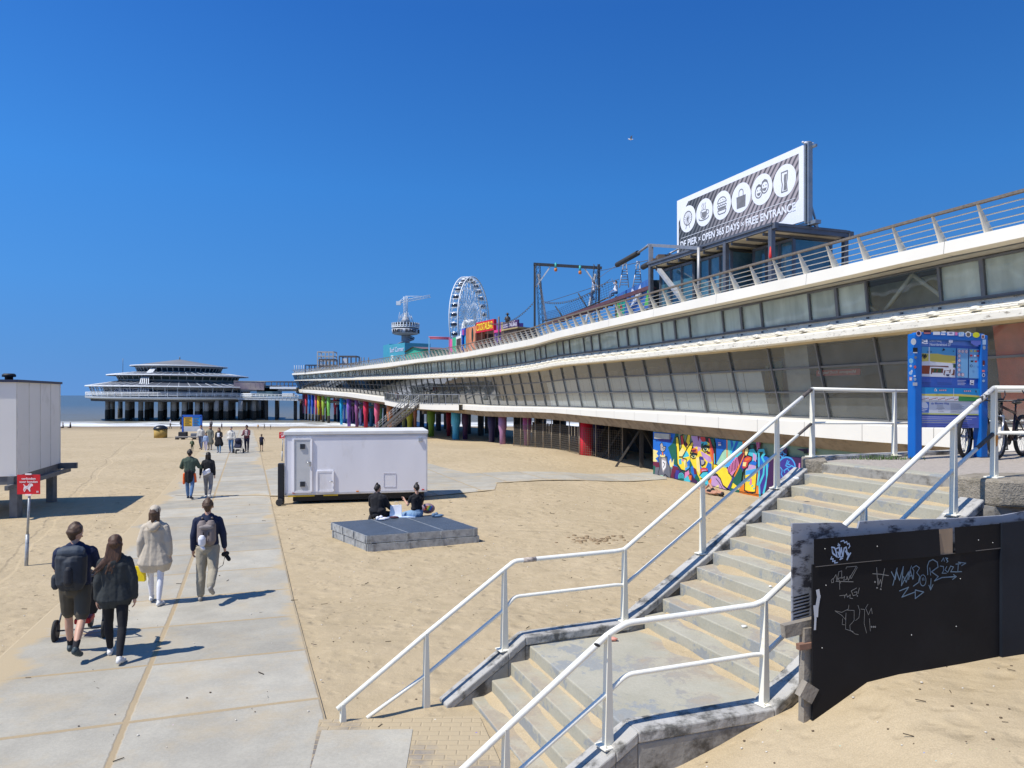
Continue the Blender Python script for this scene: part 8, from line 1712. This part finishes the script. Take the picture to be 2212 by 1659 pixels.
    def body(s, bare_legs=False, hands=True):
        p, T = s.p, s.T; lf = 1.0 if bare_legs else .70; hc = s.head_c; hr = lambda v: hc + rot(rot(v, 'X', s.head_rot[1]), 'Z', s.head_rot[0])
        c = [(hr((0, -.012, .03)), .088, hr((0, .012, .03)), .086), (hr((0, .02, .0)), .075, hr((0, .035, -.065)), .05), (hr((0, -.03, -.01)), .075, hr((0, .0, -.03)), .07), (T((0, -.01, 1.43)), .058, hr((0, -.01, -.07)), .052),
             (hr((0, .098, .012)), .010, hr((0, .112, -.022)), .014), (hr((-.085, -.005, .0)), .014, hr((-.088, -.01, -.03)), .011), (hr((.085, -.005, .0)), .014, hr((.088, -.01, -.03)), .011), (hr((-.03, .085, -.055)), .014, hr((.03, .085, -.055)), .014),
             (T((-.08 * s.wid, 0, 1.34)), .08, T((-.05, 0, 1.05)), .08), (T((.08 * s.wid, 0, 1.34)), .08, T((.05, 0, 1.05)), .08), (T((0, 0, 1.35)), .07, T((0, 0, 1.0)), .08), (T((-.13 * s.wid, 0, 1.40)), .05, T((.13 * s.wid, 0, 1.40)), .05), ((-.06, 0, .95), .10, (.06, 0, .95), .10)]
        for nm in 'LR':
            c += [(p['sho' + nm], .047, p['elb' + nm], .036), (p['elb' + nm], .036, p['wri' + nm], .025), (p['hip' + nm], .08 * lf, p['kne' + nm], .052 * lf), (p['kne' + nm], .05 * lf, p['kne' + nm].lerp(p['ank' + nm], .35) + V3(0, -.012, 0), .052 * lf), (p['kne' + nm].lerp(p['ank' + nm], .35) + V3(0, -.012, 0), .052 * lf, p['ank' + nm], .034 * lf), (p['ank' + nm], .034 * lf, p['toe' + nm], .028)]
            c += s.hand(nm) if hands else [(p['wri' + nm], .024, p['wri' + nm] + p['hdir' + nm] * .13, .026)]
        s.union("body", c, s.skin, min(s.vox, .009) if hands else s.vox, 2)
        if hands:
            for sx in (-1, 1):
                m = MB(); m.ball(s.W(hr((sx * .032, .088, .012))), .011, 8); m.build("eye", paint(235, 232, 228), s.root); 
        return s
    def top(s, m_, sleeve=1.0, hem=.95, loose=.018, skirt=None, name="jacket", folds=.010, flare=.0):
        p, T = s.p, s.T; l = loose; c = [(T((0, -.012, 1.40)), .085 + l, T((0, 0, 1.05)), .10 + l), (T((-.085 * s.wid, 0, 1.35)), .095 + l, T((-.06, 0, 1.08)), .092 + l), (T((.085 * s.wid, 0, 1.35)), .095 + l, T((.06, 0, 1.08)), .092 + l), (T((-.12 * s.wid, -.01, 1.405)), .052 + l, T((.12 * s.wid, -.01, 1.405)), .052 + l), (T((-.05, 0, 1.46)), .045 + l, T((.05, 0, 1.46)), .045 + l)]
        hz_ = hem; c += [(T((-.065, 0, 1.08)), .092 + l, (-.075 - flare, 0, hz_ + .06), .098 + l + flare), (T((.065, 0, 1.08)), .092 + l, (.075 + flare, 0, hz_ + .06), .098 + l + flare), (T((0, 0, 1.2)), .09 + l, (0, 0, hz_ + .06), .10 + l + flare)]
        for nm in 'LR':
            S_, E, Wr = p['sho' + nm], p['elb' + nm], p['wri' + nm]; c.append((S_ + V3(0, 0, -.012), .050 + l, S_.lerp(E, min(1, sleeve * 2)), .046 + l))
            if sleeve > .5: c.append((E, .044 + l, E.lerp(Wr, (sleeve - .5) * 2 * .97), .034 + l * .8))
        return s.union(name, c, m_, folds=folds)
    def legs(s, m_, length=1.0, loose=.014, name="trousers", folds=.008):
        p = s.p; l = loose; c = [((-.055, 0, .96), .105 + l * .5, (.055, 0, .96), .105 + l * .5), ((-.06, -.03, .88), .09 + l, (.06, -.03, .88), .09 + l)]
        for nm in 'LR':
            H, K, A_ = p['hip' + nm], p['kne' + nm], p['ank' + nm]
            if length < .5: c.append((H, .098 + l, H.lerp(K, length * 2), .074 + l * 1.1))
            else: Q = K.lerp(A_, .35) + V3(0, -.010, 0); c += [(H, .090 + l, K, .056 + l), (K, .054 + l, Q, .054 + l), (Q, .054 + l, K.lerp(A_, .93), .038 + l)]
        return s.union(name, c, m_, folds=folds)
    def shoes(s, m_, sock=None):
        for nm in 'LR':
            a, t, h = s.p['ank' + nm], s.p['toe' + nm], s.p['heel' + nm]; s.union("shoe", [(h, .036, t, .036), (a, .040, h.lerp(t, .4), .04), (h + V3(0, 0, .01), .036, h.lerp(t, .55), .043)], m_, min(.01, s.vox), 2)
            if sock: s.union("sock", [(a.lerp(s.p['kne' + nm], .28), .044, a, .038)], sock, s.vox, 1)
        return s
    def hair(s, m_, style='short'):
        hc = s.head_c; hr = lambda v: hc + rot(rot(v, 'X', s.head_rot[1]), 'Z', s.head_rot[0]); c = [(hr((0, -.022, .045)), .094, hr((0, .005, .055)), .088), (hr((0, -.045, .0)), .080, hr((0, -.045, .02)), .085)]
        if style == 'short': c += [(hr((0, .03, .10)), .045, hr((0, -.02, .11)), .05), (hr((-.05, -.02, .03)), .055, hr((.05, -.02, .03)), .055), (hr((0, -.05, -.05)), .055, hr((0, -.05, 0)), .07)]
        if style == 'bun': c += [(hr((0, -.03, .13)), .038, hr((.01, -.03, .155)), .034), (hr((.03, -.05, .15)), .018, hr((.05, -.06, .18)), .01), (hr((0, -.05, -.04)), .05, hr((0, -.05, 0)), .07)]
        if style == 'long': 
            for k in range(9): x = -.07 + .0175 * k; z = -.35 - .05 * math.sin(k * 2.1); c.append((hr((x * .9, -.05, .0)), .036, hr((x * 1.1 - .02, -.085, -.18)), .030)); c.append((hr((x * 1.1 - .02, -.085, -.18)), .030, hr((x * 1.45 - .10 - .06 * (k < 4), -.13, z)), .012))
        if style == 'shoulder': c += [(hr((-.06, -.03, .0)), .045, hr((-.09, -.03, -.17)), .022), (hr((.06, -.03, .0)), .045, hr((.08, -.03, -.17)), .022), (hr((0, -.06, 0)), .06, hr((0, -.07, -.16)), .03)]
        return s.union("hair", c, m_, min(s.vox, .010), 1, folds=.012 if s.vox < .012 else 0)
def W_dir(a): return a
HEAD = math.atan2(OA.x, OA.y) * -1          # along the path, away from the camera: rotation about z
def ft(u, v): return PG(u, v)
NAVY, OLV, DKG = mat("cloth_navy", (.012, .020, .055), .9, var=.15), mat("cloth_olive", (.085, .075, .055), .9, var=.12), mat("cloth_darkgreen", (.028, .033, .034), .85, var=.2, scale=5)
BLKC, WHC, BEI = mat("cloth_black", (.012, .012, .015), .9, var=.2), mat("cloth_white", (.76, .76, .80), .85, var=.05), mat("cloth_beige", (.52, .45, .35), .85, var=.06)
KHA, JEAN, GRYC = mat("cloth_khaki", (.36, .32, .24), .9, var=.08), mat("cloth_denim", (.10, .19, .36), .9, var=.15, scale=8), mat("cloth_grey", (.24, .23, .23), .9, var=.08)
HBR, HDK, WSH = mat("hair_brown", (.075, .035, .018), .6, var=.5, scale=18, stretch=(4, 4, .4)), mat("hair_dark", (.018, .013, .011), .6, var=.4, scale=25), mat("shoe_white", (.74, .73, .70), .7, var=.05)
HMB = mat("hair_midbrown", (.09, .05, .028), .6, var=.4, scale=25)
def item(name, lab, cat, fig, shapes, rm=None, folds=0.0):      # a carried thing: (part name, capsules, material)
    t = thing(name, lab, cat, fig.W(shapes[0][1][0][0]));
    old = fig.root; fig.root = t
    for nm, caps, m_ in shapes: fig.union(nm, caps, m_, min(fig.vox, .011), 2, folds=folds)
    fig.root = old; return t
# -- the four near walkers, seen from behind
a = Fig("man in navy t-shirt and olive shorts with rucksack, pushing a pram", ft(163, 1416), HEAD * .9, 1.80, ((16, 4), (-20, 30)), ((18, 10, 60), (18, 10, 60)), 1.1, vox=.010, head=(-28, -4)).body(True); a.top(NAVY, .38, .90, .022, name="t_shirt"); a.legs(OLV, .42, .014, "shorts"); a.shoes(paint(55, 68, 72), BLKC); a.hair(HMB)
PKB = mat("pack_dark", (.020, .026, .036), .7, var=.3, scale=6)
item("rucksack", "large dark grey hiking rucksack on the back of the man in navy", "rucksack", a, [("bag", [(a.T((-.07, -.20, 1.36)), .12, a.T((-.06, -.21, 1.02)), .12), (a.T((.07, -.20, 1.36)), .12, a.T((.06, -.21, 1.02)), .12), (a.T((0, -.22, 1.30)), .13, a.T((0, -.25, 1.05)), .12)], PKB), ("lid", [(a.T((-.09, -.22, 1.42)), .085, a.T((.09, -.22, 1.42)), .085)], mat("pack_slate", (.05, .065, .085), .7, var=.2)), ("side_pocket", [(a.T((-.19, -.18, 1.10)), .045, a.T((-.19, -.18, .98)), .05)], PKB), ("front_pocket", [(a.T((0, -.34, 1.22)), .05, a.T((0, -.34, 1.05)), .06)], mat("pack_black", (.012, .014, .02), .7)), ("strap", [(a.T((-.10, -.10, 1.45)), .022, a.T((-.11, .10, 1.38)), .022), (a.T((.10, -.10, 1.45)), .022, a.T((.11, .10, 1.38)), .022)], PKB)], folds=.012)
b = Fig("woman with very long brown hair in a dark green jacket, black jeans and white shoes", ft(249, 1426), HEAD * .9, 1.68, ((18, 4), (-14, 16)), ((-4, 10, 10), (-8, 14, 12)), .9, vox=.010).body(); b.top(DKG, 1.0, .80, .024, flare=.022, folds=.016); b.legs(BLKC, 1.0, .004); b.shoes(WSH); b.hair(HBR, 'long')
c = Fig("woman in a beige hooded coat, white leggings and a pale cap", ft(335, 1306), HEAD * .6, 1.72, ((16, 6), (-8, 10)), ((-6, 14, 12), (-8, 14, 12)), .92, vox=.010, head=(-20, 0)).body(); c.top(BEI, 1.0, .66, .028, flare=.05, name="coat", folds=.016); c.legs(WHC, 1.0, .0, "leggings", 0); c.shoes(WSH); c.hair(HMB, 'shoulder')
c.union("cap", [(c.head_c + V3(0, -.01, .06), .100, c.head_c + V3(.0, .01, .065), .096), (c.head_c + V3(.05, .09, .04), .02, c.head_c + V3(.0, .12, .04), .018)], BEI); c.union("hood", [(c.T((-.07, -.10, 1.45)), .055, c.T((0, -.14, 1.38)), .07), (c.T((.07, -.10, 1.45)), .055, c.T((0, -.14, 1.38)), .07)], BEI, folds=.01)
hp = c.p['wriL'] + c.p['hdirL'] * .09
yb = thing("shopping_bag", "small bright yellow carrier bag hanging from the hand of the woman in beige", "bag", c.W(hp)); m = MB(); q = c.W(hp) - UP * .10; m.hexa([q + V3(-.10, -.04, -.26), q + V3(.09, -.02, -.27), q + V3(.09, .05, -.26), q + V3(-.10, .04, -.26)], [q + V3(-.09, -.03, 0), q + V3(.08, -.02, -.01), q + V3(.08, .03, 0), q + V3(-.09, .02, 0)]); m.build("bag", paint(235, 205, 20, .4), yb); m = MB(); m.tube([q + V3(-.06, 0, 0), q + V3(-.03, 0, .09), q + V3(.03, 0, .09), q + V3(.06, 0, 0)], .006, 5); m.build("handle", paint(225, 215, 170), yb)
d = Fig("man in navy jumper and khaki trousers with a grey backpack, carrying a camera", ft(449, 1296), HEAD * .8, 1.80, ((-4, 4), (-26, 38)), ((-4, 10, 14), (2, 14, 10)), 1.05, vox=.010).body(); d.top(NAVY, 1.0, .90, .016, name="jumper"); d.legs(KHA, 1.0, .026, folds=.014); d.shoes(paint(150, 145, 138)); d.hair(HMB)
PKG = mat("pack_taupe", (.22, .18, .165), .8, var=.15); item("backpack", "grey-brown backpack worn by the man with the camera", "backpack", d, [("bag", [(d.T((-.07, -.17, 1.34)), .085, d.T((-.07, -.18, 1.05)), .09), (d.T((.07, -.17, 1.34)), .085, d.T((.07, -.18, 1.05)), .09)], PKG), ("flap", [(d.T((-.08, -.22, 1.30)), .05, d.T((.08, -.22, 1.30)), .05)], mat("pack_taupe_light", (.30, .26, .24), .8)), ("buckle", [(d.T((.05, -.28, 1.22)), .012, d.T((.05, -.29, 1.16)), .012), (d.T((-.04, -.28, 1.22)), .012, d.T((-.04, -.29, 1.16)), .012)], BLKC), ("strap", [(d.T((-.08, -.10, 1.44)), .02, d.T((-.10, .10, 1.38)), .02), (d.T((.08, -.10, 1.44)), .02, d.T((.10, .10, 1.38)), .02)], PKG)])
item("cap", "white cap hanging from the grey-brown backpack", "cap", d, [("crown", [(d.T((-.06, -.30, 1.12)), .065, d.T((-.06, -.29, 1.02)), .06)], WHC), ("brim", [(d.T((-.06, -.30, .97)), .03, d.T((-.03, -.31, .94)), .03)], WHC)])
hp = d.p['wriR'] + d.p['hdirR'] * .10; item("camera", "black camera with dangling strap in the right hand of the man in khaki", "camera", d, [("camera_body", [(hp + V3(-.02, -.04, -.03), .045, hp + V3(.03, .03, -.03), .045)], BLKC), ("lens", [(hp + V3(.02, 0, -.06), .036, hp + V3(.07, -.03, -.13), .036)], BLKC), ("strap", [(hp + V3(0, 0, -.06), .008, hp + V3(-.03, -.05, -.22), .008), (hp + V3(-.03, -.05, -.22), .008, hp + V3(-.14, -.02, -.30), .008), (hp + V3(-.14, -.02, -.30), .008, hp + V3(-.16, 0, -.24), .008)], BLKC)])
# pushchair in front of the man
def pram(lab, q, hd, s=1.0, seat=BLKC, accent=None):
    t = thing("pushchair", lab, "pushchair", q); Wp = lambda x, y, z: q + Matrix.Rotation(hd, 3, 'Z') @ (V3(x, y, z) * s); m = MB()
    for sx in (-1, 1): m.tube([Wp(sx * .24, -.42, 1.0), Wp(sx * .27, .45, .12)], .014, 6); m.tube([Wp(sx * .26, .05, .52), Wp(sx * .30, -.15, .16)], .014, 6)
    m.tube([Wp(-.24, -.42, 1.0), Wp(.24, -.42, 1.0)], .018, 8); m.tube([Wp(-.30, -.15, .16), Wp(.30, -.15, .16)], .012, 6); m.build("frame", paint(90, 92, 96, .4), t)
    for x, y, r_ in ((-.32, -.15, .16), (.32, -.15, .16), (0, .48, .13)): m = MB(); m.tube([Wp(x + (-.02), y, r_), Wp(x + .02, y, r_)], r_ * s, 20); m.cur = 1; m.tube([Wp(x - .025, y, r_), Wp(x + .025, y, r_)], r_ * .6 * s, 12); m.build("wheel", [MATS["tyre2"], paint(70, 68, 68)], t)
    m = MB(); m.hexa([Wp(-.2, -.1, .35), Wp(.2, -.1, .35), Wp(.2, .3, .42), Wp(-.2, .3, .42)], [Wp(-.2, -.28, .85), Wp(.2, -.28, .85), Wp(.2, -.18, .88), Wp(-.2, -.18, .88)]); m.ball(Wp(0, -.08, .85), (.23 * s, .25 * s, .2 * s), 12); m.build("seat", seat, t, bevel=.02)
    m = MB(); m.box(Wp(0, .10, .24), (.22 * s, .3 * s, .08 * s), hd); m.build("basket", accent or seat, t, bevel=.02); return t
pram("dark pushchair with a red basket in front of the man in navy", ft(172, 1376) + V3(.05, .0, 0), HEAD * .9, 1.0, BLKC, paint(205, 40, 35))
# -- the couple further on
e = Fig("man in green sweater, black and orange jacket tied round his waist", ft(410, 1078), HEAD * .5, 1.80, ((14, 4), (-12, 18)), ((15, 22, 60), (15, 22, 60)), 1.1, vox=.014).body(hands=False); GRN = mat("cloth_green", (.055, .085, .065), .9, var=.1); e.top(GRN, 1.0, .93, .03, name="sweater"); e.legs(JEAN, 1.0, .012, "jeans"); e.shoes(paint(30, 45, 70)); e.hair(HDK)
e.union("tied_jacket", [((-.09, -.08, .98), .07, (-.07, -.10, .66), .06), ((.09, -.08, .98), .07, (.08, -.10, .66), .06), ((0, -.10, 1.0), .08, (0, -.12, .62), .06)], BLKC, folds=.015); e.union("jacket_lining", [((-.17, -.04, .90), .05, (-.19, -.04, .56), .045), ((.17, -.04, .90), .05, (.20, -.04, .62), .05)], paint(235, 100, 30), folds=.015)
f = Fig("woman in a black top and grey trousers with a white bag across her hip", ft(450, 1075), HEAD * .5, 1.68, ((10, 4), (-10, 22)), ((-10, 18, 6), (-4, 10, 8)), .95, vox=.014).body(hands=False); f.top(BLKC, 1.0, .93, .018, name="top"); f.legs(GRYC, 1.0, .02); f.shoes(WSH); f.hair(HDK, 'shoulder')
item("shoulder_bag", "white shoulder bag on the hip of the woman in grey trousers", "bag", f, [("bag", [((-.14, -.17, .98), .055, (.06, -.17, 1.08), .06), ((-.12, -.17, .90), .05, (.08, -.17, 1.0), .055)], WHC)])
# -- the group walking up from the sea, facing the camera
G2 = math.pi + HEAD * .3
def far(lab, u, v, px, hd, topm, botm, hairm=HDK, style='short', sleeve=1.0, hem=.93, blen=1.0, flare=0, legs=((10, 4), (-8, 12)), arms=((-8, 8, 10), (8, 8, 10)), shoe=None, nm=("jacket", "trousers"), skin=None, group="people walking on the beach", sit=None, lean=0, base=None, h=None, vox=.024):
    q = base or ft(u, v); h = h or px * q.y / F; g = Fig(lab, q, hd, h, legs, arms, 1.0, lean, vox=vox, sit=sit, group=group, skin=skin); g.body(blen < .5, hands=False); g.top(topm, sleeve, hem, .02, flare=flare, folds=0, name=nm[0]); g.legs(botm, blen, .012, nm[1], 0); g.shoes(shoe or BLKC); g.hair(hairm, style); return g
LAV = mat("cloth_lavender", (.50, .48, .62), .9); DNV = mat("cloth_darknavy", (.015, .018, .045), .9); OLC = mat("cloth_olivecoat", (.20, .20, .16), .9); CRM2 = mat("cloth_cream", (.66, .63, .56), .9); BORD = mat("cloth_bordeaux", (.16, .05, .06), .9)
far("man in white shirt and dark jeans at the left of the walking group", 434, 971, 52, G2, CRM2, mat("denim_dark", (.07, .10, .18), .9), HMB, legs=((16, 6), (-14, 16)), shoe=BLKC)
x = far("small child in pale blue top and lavender trousers in the walking group", 444.5, 974, 38, G2, mat("cloth_paleblue", (.35, .45, .62), .9), LAV, HMB, 'shoulder', shoe=WSH)
far("woman with brown hair in an olive coat over a long blue-grey dress", 453.5, 972, 51, G2, OLC, GRYC, HMB, 'long', hem=.45, flare=.05, arms=((4, 12, 10), (-20, 35, 4)), legs=((6, 4), (-6, 6)), nm=("coat", "trousers"))
y = far("woman in a long black coat, white top and light blue jeans", 473, 978.5, 54, G2, BLKC, mat("denim_light", (.14, .28, .42), .9), HMB, 'shoulder', hem=.52, flare=.06, nm=("coat", "jeans"), shoe=paint(60, 110, 150), arms=((20, 10, 70), (-8, 12, 8))); y.union("blouse", [((-.04, .09, 1.36), .05, (-.04, .11, 1.12), .05), ((.05, .09, 1.36), .05, (.05, .11, 1.12), .05)], WHC)
far("man in an open white jacket, blue jeans and a grey cap", 499, 978.5, 56, G2, CRM2, mat("denim_mid", (.09, .18, .33), .9), GRYC, 'short', hem=.90, flare=.02, arms=((6, 14, 8), (-6, 10, 16)), nm=("jacket", "jeans"), shoe=paint(150, 150, 160))
z = far("person in dark jacket and patterned scarf pushing a pushchair", 533, 976.5, 57, G2, BORD, DNV, HDK, 'short', hem=.88, arms=((30, 6, 50), (30, 6, 50)), skin=SKIND); z.union("scarf", [((-.05, .10, 1.42), .045, (-.05, .13, 1.08), .05), ((.05, .10, 1.42), .045, (.05, .13, 1.08), .05)], mat("scarf_pattern", (.55, .45, .42), .9, var=.5, scale=20))
pram("dark pushchair pushed by the person with the patterned scarf", ft(531, 977.5) + V3(-.25, -.75, 0), G2, 1.0, DNV)
far("boy in a navy sleeveless shirt and black shorts standing on the sand", 565, 975, 36.5, HEAD * .4, DNV, BLKC, HMB, sleeve=.1, hem=.90, blen=.3, nm=("vest", "shorts"), arms=((0, 8, 8), (-8, 28, 8)), legs=((8, 2), (-6, 6)), skin=mat("skin_tan", (.34, .19, .12), .6))
g = far("small child in green with a green backpack walking beside the path", 415, 975, 26.5, HEAD, mat("cloth_moss", (.07, .10, .04), .9), mat("cloth_mossdark", (.05, .06, .03), .9), mat("hair_fair", (.30, .19, .10), .7), 'short', arms=((10, 20, 60), (-5, 16, 8))); item("backpack", "tiny green backpack on the child in green", "backpack", g, [("bag", [((0, -.16, 1.34), .12, (0, -.17, 1.08), .12)], mat("cloth_sage", (.13, .17, .10), .9))])
SH = [("walker in a white hooded top and black trousers near the surf", 368, 926, 21, WHC, BLKC, 2.0), ("dark clothed walker left of the blue beach board", 391, 927, 21, BLKC, BLKC, 2.6), ("cyclist-like figure in grey with a dark backpack by the surf", 456, 929, 22, GRYC, BLKC, .3), ("child in grey standing at the edge of the surf", 479, 927.5, 14, GRYC, DNV, 1.0), ("child in a yellow shirt by the surf", 557.5, 927.5, 11.5, paint(230, 170, 40), GRYC, .2), ("child in pale clothes bending at the surf between yellow and black", 571, 928.5, 13, paint(150, 155, 150), GRYC, 1.2), ("child in black crouching at the surf", 584.5, 927.5, 10, BLKC, BLKC, 2.2)]
for lb_, u, v, px, tm, bm_, hd in SH: far(lb_, u, v, px, hd, tm, bm_, vox=.04, group="people at the edge of the surf")
SITL = ((88, 100), (80, 90))
for lb_, u, tm in (("person in dark clothes sitting on the sand at the far left by the surf", 136, GRYC), ("person in black sitting on the sand before the surf", 152, BLKC)): far(lb_, u, 924.5, 1, 2.6, tm, BLKC, vox=.035, sit=.12, legs=SITL, h=1.75, group="people at the edge of the surf", arms=((20, 10, 30), (-20, 15, 10)))
# -- two women sitting on the stage
def st_(u, v): q = PZ(u, v, SZ); q.z = SZ; return q
CROSS_ = ((80, 120, 14), (80, 125))
g = Fig("woman with a top bun in black clothes sitting on the stage, seen from behind", st_(815.5, 1117), R(-12), 1.68, ((78, 128), (78, 128), 12), ((28, 14, 30), (28, 14, 30)), 1.05, 0, vox=.012, sit=.12, group="women sitting on the stage", head=(-25, 0)).body(hands=True); g.top(BLKC, 1.0, .93, .04, flare=.03, name="shirt"); g.legs(BLKC, 1.0, .03); g.hair(HDK, 'bun')
h = Fig("woman with messy top bun, black t-shirt and light jeans sitting on the stage", st_(900, 1115.5), R(28), 1.66, ((78, 110), (86, 120), 8), ((25, 14, 95), (25, 12, 95)), .95, 0, vox=.012, sit=.12, group="women sitting on the stage", head=(0, -18)).body(hands=True); h.top(BLKC, .30, .98, .01, name="t_shirt"); h.legs(mat("denim_pale", (.22, .35, .50), .9, var=.12, scale=7), 1.0, .03, "jeans"); h.hair(HDK, 'bun')
m = MB(); q = st_(855, 1116); m.hexa([q + V3(-.17, -.05, 0), q + V3(.17, -.05, 0), q + V3(.17, .08, 0), q + V3(-.17, .08, 0)], [q + V3(-.15, -.02, .30), q + V3(.16, -.01, .34), q + V3(.15, .05, .33), q + V3(-.16, .04, .31)]); o = m.build("paper_bag", paint(238, 238, 242), None, label="white paper carrier bag between the two sitting women", category="bag"); m = MB(); m.tube([q + V3(-.06, .02, .31), q + V3(-.03, .02, .42), q + V3(.05, .02, .42), q + V3(.08, .02, .33)], .006, 5); m.build("handle", paint(230, 225, 215), o)
m = MB(); q = st_(868, 1117.5); m.hexa([q + V3(-.42, -.08, .003), q + V3(.38, -.05, .003), q + V3(.36, .30, .003), q + V3(-.40, .30, .003)], [q + V3(-.42, -.08, .012), q + V3(.38, -.05, .012), q + V3(.36, .30, .012), q + V3(-.40, .30, .012)]); m.build("towel", paint(190, 210, 235), None, label="pale blue towel under the white paper bag", category="towel")
q = st_(924, 1108); m = MB(); m.ball(q + UP * .13, (.21, .15, .15), 14); o = m.build("tote_bag", mat("tote_mauve", (.22, .15, .18), .8, var=.4, scale=9), None, label="slouchy mauve bag with rainbow stripes beside the woman in jeans", category="bag"); m = MB()
for k, c_ in enumerate(((230, 60, 80), (240, 150, 40), (240, 220, 60), (60, 170, 90), (60, 90, 200))): m.cur = k; m.beam(q + V3(-.07 + .035 * k, -.152, .10), q + V3(-.02 + .04 * k, -.125, .22), .01, .034)
m.build("rainbow_patch", [paint(*c_) for c_ in ((230, 60, 80), (240, 150, 40), (240, 220, 60), (60, 170, 90), (60, 90, 200))], o)
for nm_l, u, v, c_ in (("pair of white trainers in front of the woman in black", 822, 1123.5, (228, 228, 235)), ("pair of blue-grey trainers beside the mauve bag", 942, 1116.5, (90, 120, 150)), ("small dark red purse on the stage between the women", 847.5, 1120, (90, 50, 60))):
    q = st_(u, v); t = thing("trainers" if "trainers" in nm_l else "purse", nm_l, "shoes" if "trainers" in nm_l else "purse", q)
    for sx in ((-1, 1) if "trainers" in nm_l else (0,)): m = MB(); m.ball(q + V3(.05 + sx * .03, sx * .07, .035), (.14, .045, .035), 10); m.ball(q + V3(-.03 + sx * .03, sx * .07, .06), (.06, .045, .06), 10) if sx else None; m.build("shoe" if sx else "pouch", paint(*c_), t)
# -- sunbather at the painted wall
q = PG(1538, 1069)
s_ = Fig("sunbather lying on the back on the sand at the foot of the painted wall", q, 0, 1.72, ((6, 6), (42, 80), 1), ((-4, 16, 10), (4, 16, 6)), 1.0, vox=.014, skin=mat("skin_tanned", (.48, .24, .15), .6, var=.05))
xa = V3(md.x, md.y, 0).normalized(); ya = V3(0, 0, 1); za = xa.cross(ya)    # body axis, chest up
s_.W = lambda v: q + xa * ((v[2] - .93) * s_.k) + ya * (v[1] * s_.k + .13) - za * (v[0] * s_.k)
s_.body(True, hands=False); s_.legs(BLKC, .16, .004, "swimwear", 0); s_.hair(HDK, 'shoulder')
# -- zip line riders
r1 = Fig("zip line rider in white shirt and jeans hanging from the cable with raised arms", P(1283, 649, 60), R(70), 1.62, ((50, 70), (30, 60)), ((160, 10, 20), (160, 10, 20)), 1.0, vox=.03, group="zip line riders").body(hands=False); r1.top(WHC, .4, .93, .02, folds=0); r1.legs(JEAN, 1.0, .012, "jeans", 0); r1.shoes(BLKC); r1.hair(HDK)
r2 = Fig("zip line rider in pale clothes sitting by the launch ladders", P(1331, 638, 47.5), R(100), 1.55, ((80, 70), (80, 60)), ((120, 10, 30), (20, 10, 40)), 1.0, vox=.03, group="zip line riders", sit=.25).body(hands=False); r2.top(WHC, .5, .93, .02, folds=0); r2.legs(JEAN, 1.0, .012, "jeans", 0); r2.hair(HDK)
# -- guests on the terrace
for i, (sx, o_, tm, lb_) in enumerate(((.72, -.9, BORD, "guest in dark red sitting on the terrace nearest the steel stair"), (.80, -.6, WHC, "guest in white sitting on the terrace"), (.30, -.8, CRM2, "guest in cream sitting at the near end of the terrace"), (.90, -.9, GRYC, "guest in grey sitting at the far end of the terrace"))):
    s = lerp(sR_, sL_, sx); q = tf(s, o_); far(lb_, 0, 0, 0, R(60 + 40 * i), tm, BLKC, vox=.04, sit=.45, base=q, h=1.7, legs=((85, 85), (80, 85)), group="guests on the terrace")
for i, sx in enumerate((.2, .35, .5, .65, .78, .9)):
    s = lerp(sR_, sL_, sx); q = tf(s, -.1); t = thing("terrace_table", "small dark terrace table, number %s from the right" % ("one", "two", "three", "four", "five", "six")[i], "table", q, 0, "tables on the terrace"); m = MB(); m.box(q + UP * .74, (.8, .8, .05)); m.tube([q, q + UP * .74], .05, 6); m.build("table", DARKM, t)
# ================================================================ bits lying on the sand
rg = random.Random(21); m = MB(); cnt = 0
while cnt < 900:
    x = rg.uniform(-9, 7); y = 5 + 26 * rg.random() ** 1.6; x *= .35 + y / 20
    s, c_ = path_sc(x, y)
    if flatness(x, y) > .4 and rg.random() < .75: continue
    if y < 9.5 and x > -1.0 and zg(x, y) < .5: continue
    z = zg(x, y) + relief(x, y) * (1 - flatness(x, y)) + .004 + .016 * (flatness(x, y) > .4); r_ = rg.uniform(.004, .013) * (1 + y / 25); m.cur = rg.choice((0, 0, 1, 2, 2)); a = rg.uniform(0, 3.14)
    if m.cur == 1: m.beam((x, y, z), (x + r_ * 7 * math.cos(a), y + r_ * 7 * math.sin(a), z + .002), r_ * .5, r_ * .5)
    else: m.ball((x, y, z), (r_, r_ * .8, r_ * .45), 6)
    cnt += 1
tag(m.build("debris", [paint(215, 208, 195), mat("seaweed_dark", (.05, .035, .02), .9), paint(95, 78, 58)], None), "shell bits and dry seaweed scattered over the sand", kind='stuff')
q0 = PG(1283, 1168); m = MB()
for k in range(70):
    x, y = q0.x + rg.gauss(0, .42), q0.y + rg.gauss(0, .28); r_ = rg.uniform(.03, .075); m.ball((x, y, zg(x, y) + relief(x, y) + r_ * .05), (r_, r_ * .9, r_ * .5), 7)
tag(m.build("dug_sand", mat("damp_sand", (.30, .215, .125), .95, var=.2, scale=9, bump=.6, bscale=40), None), "clumps of darker freshly dug sand", kind='stuff')
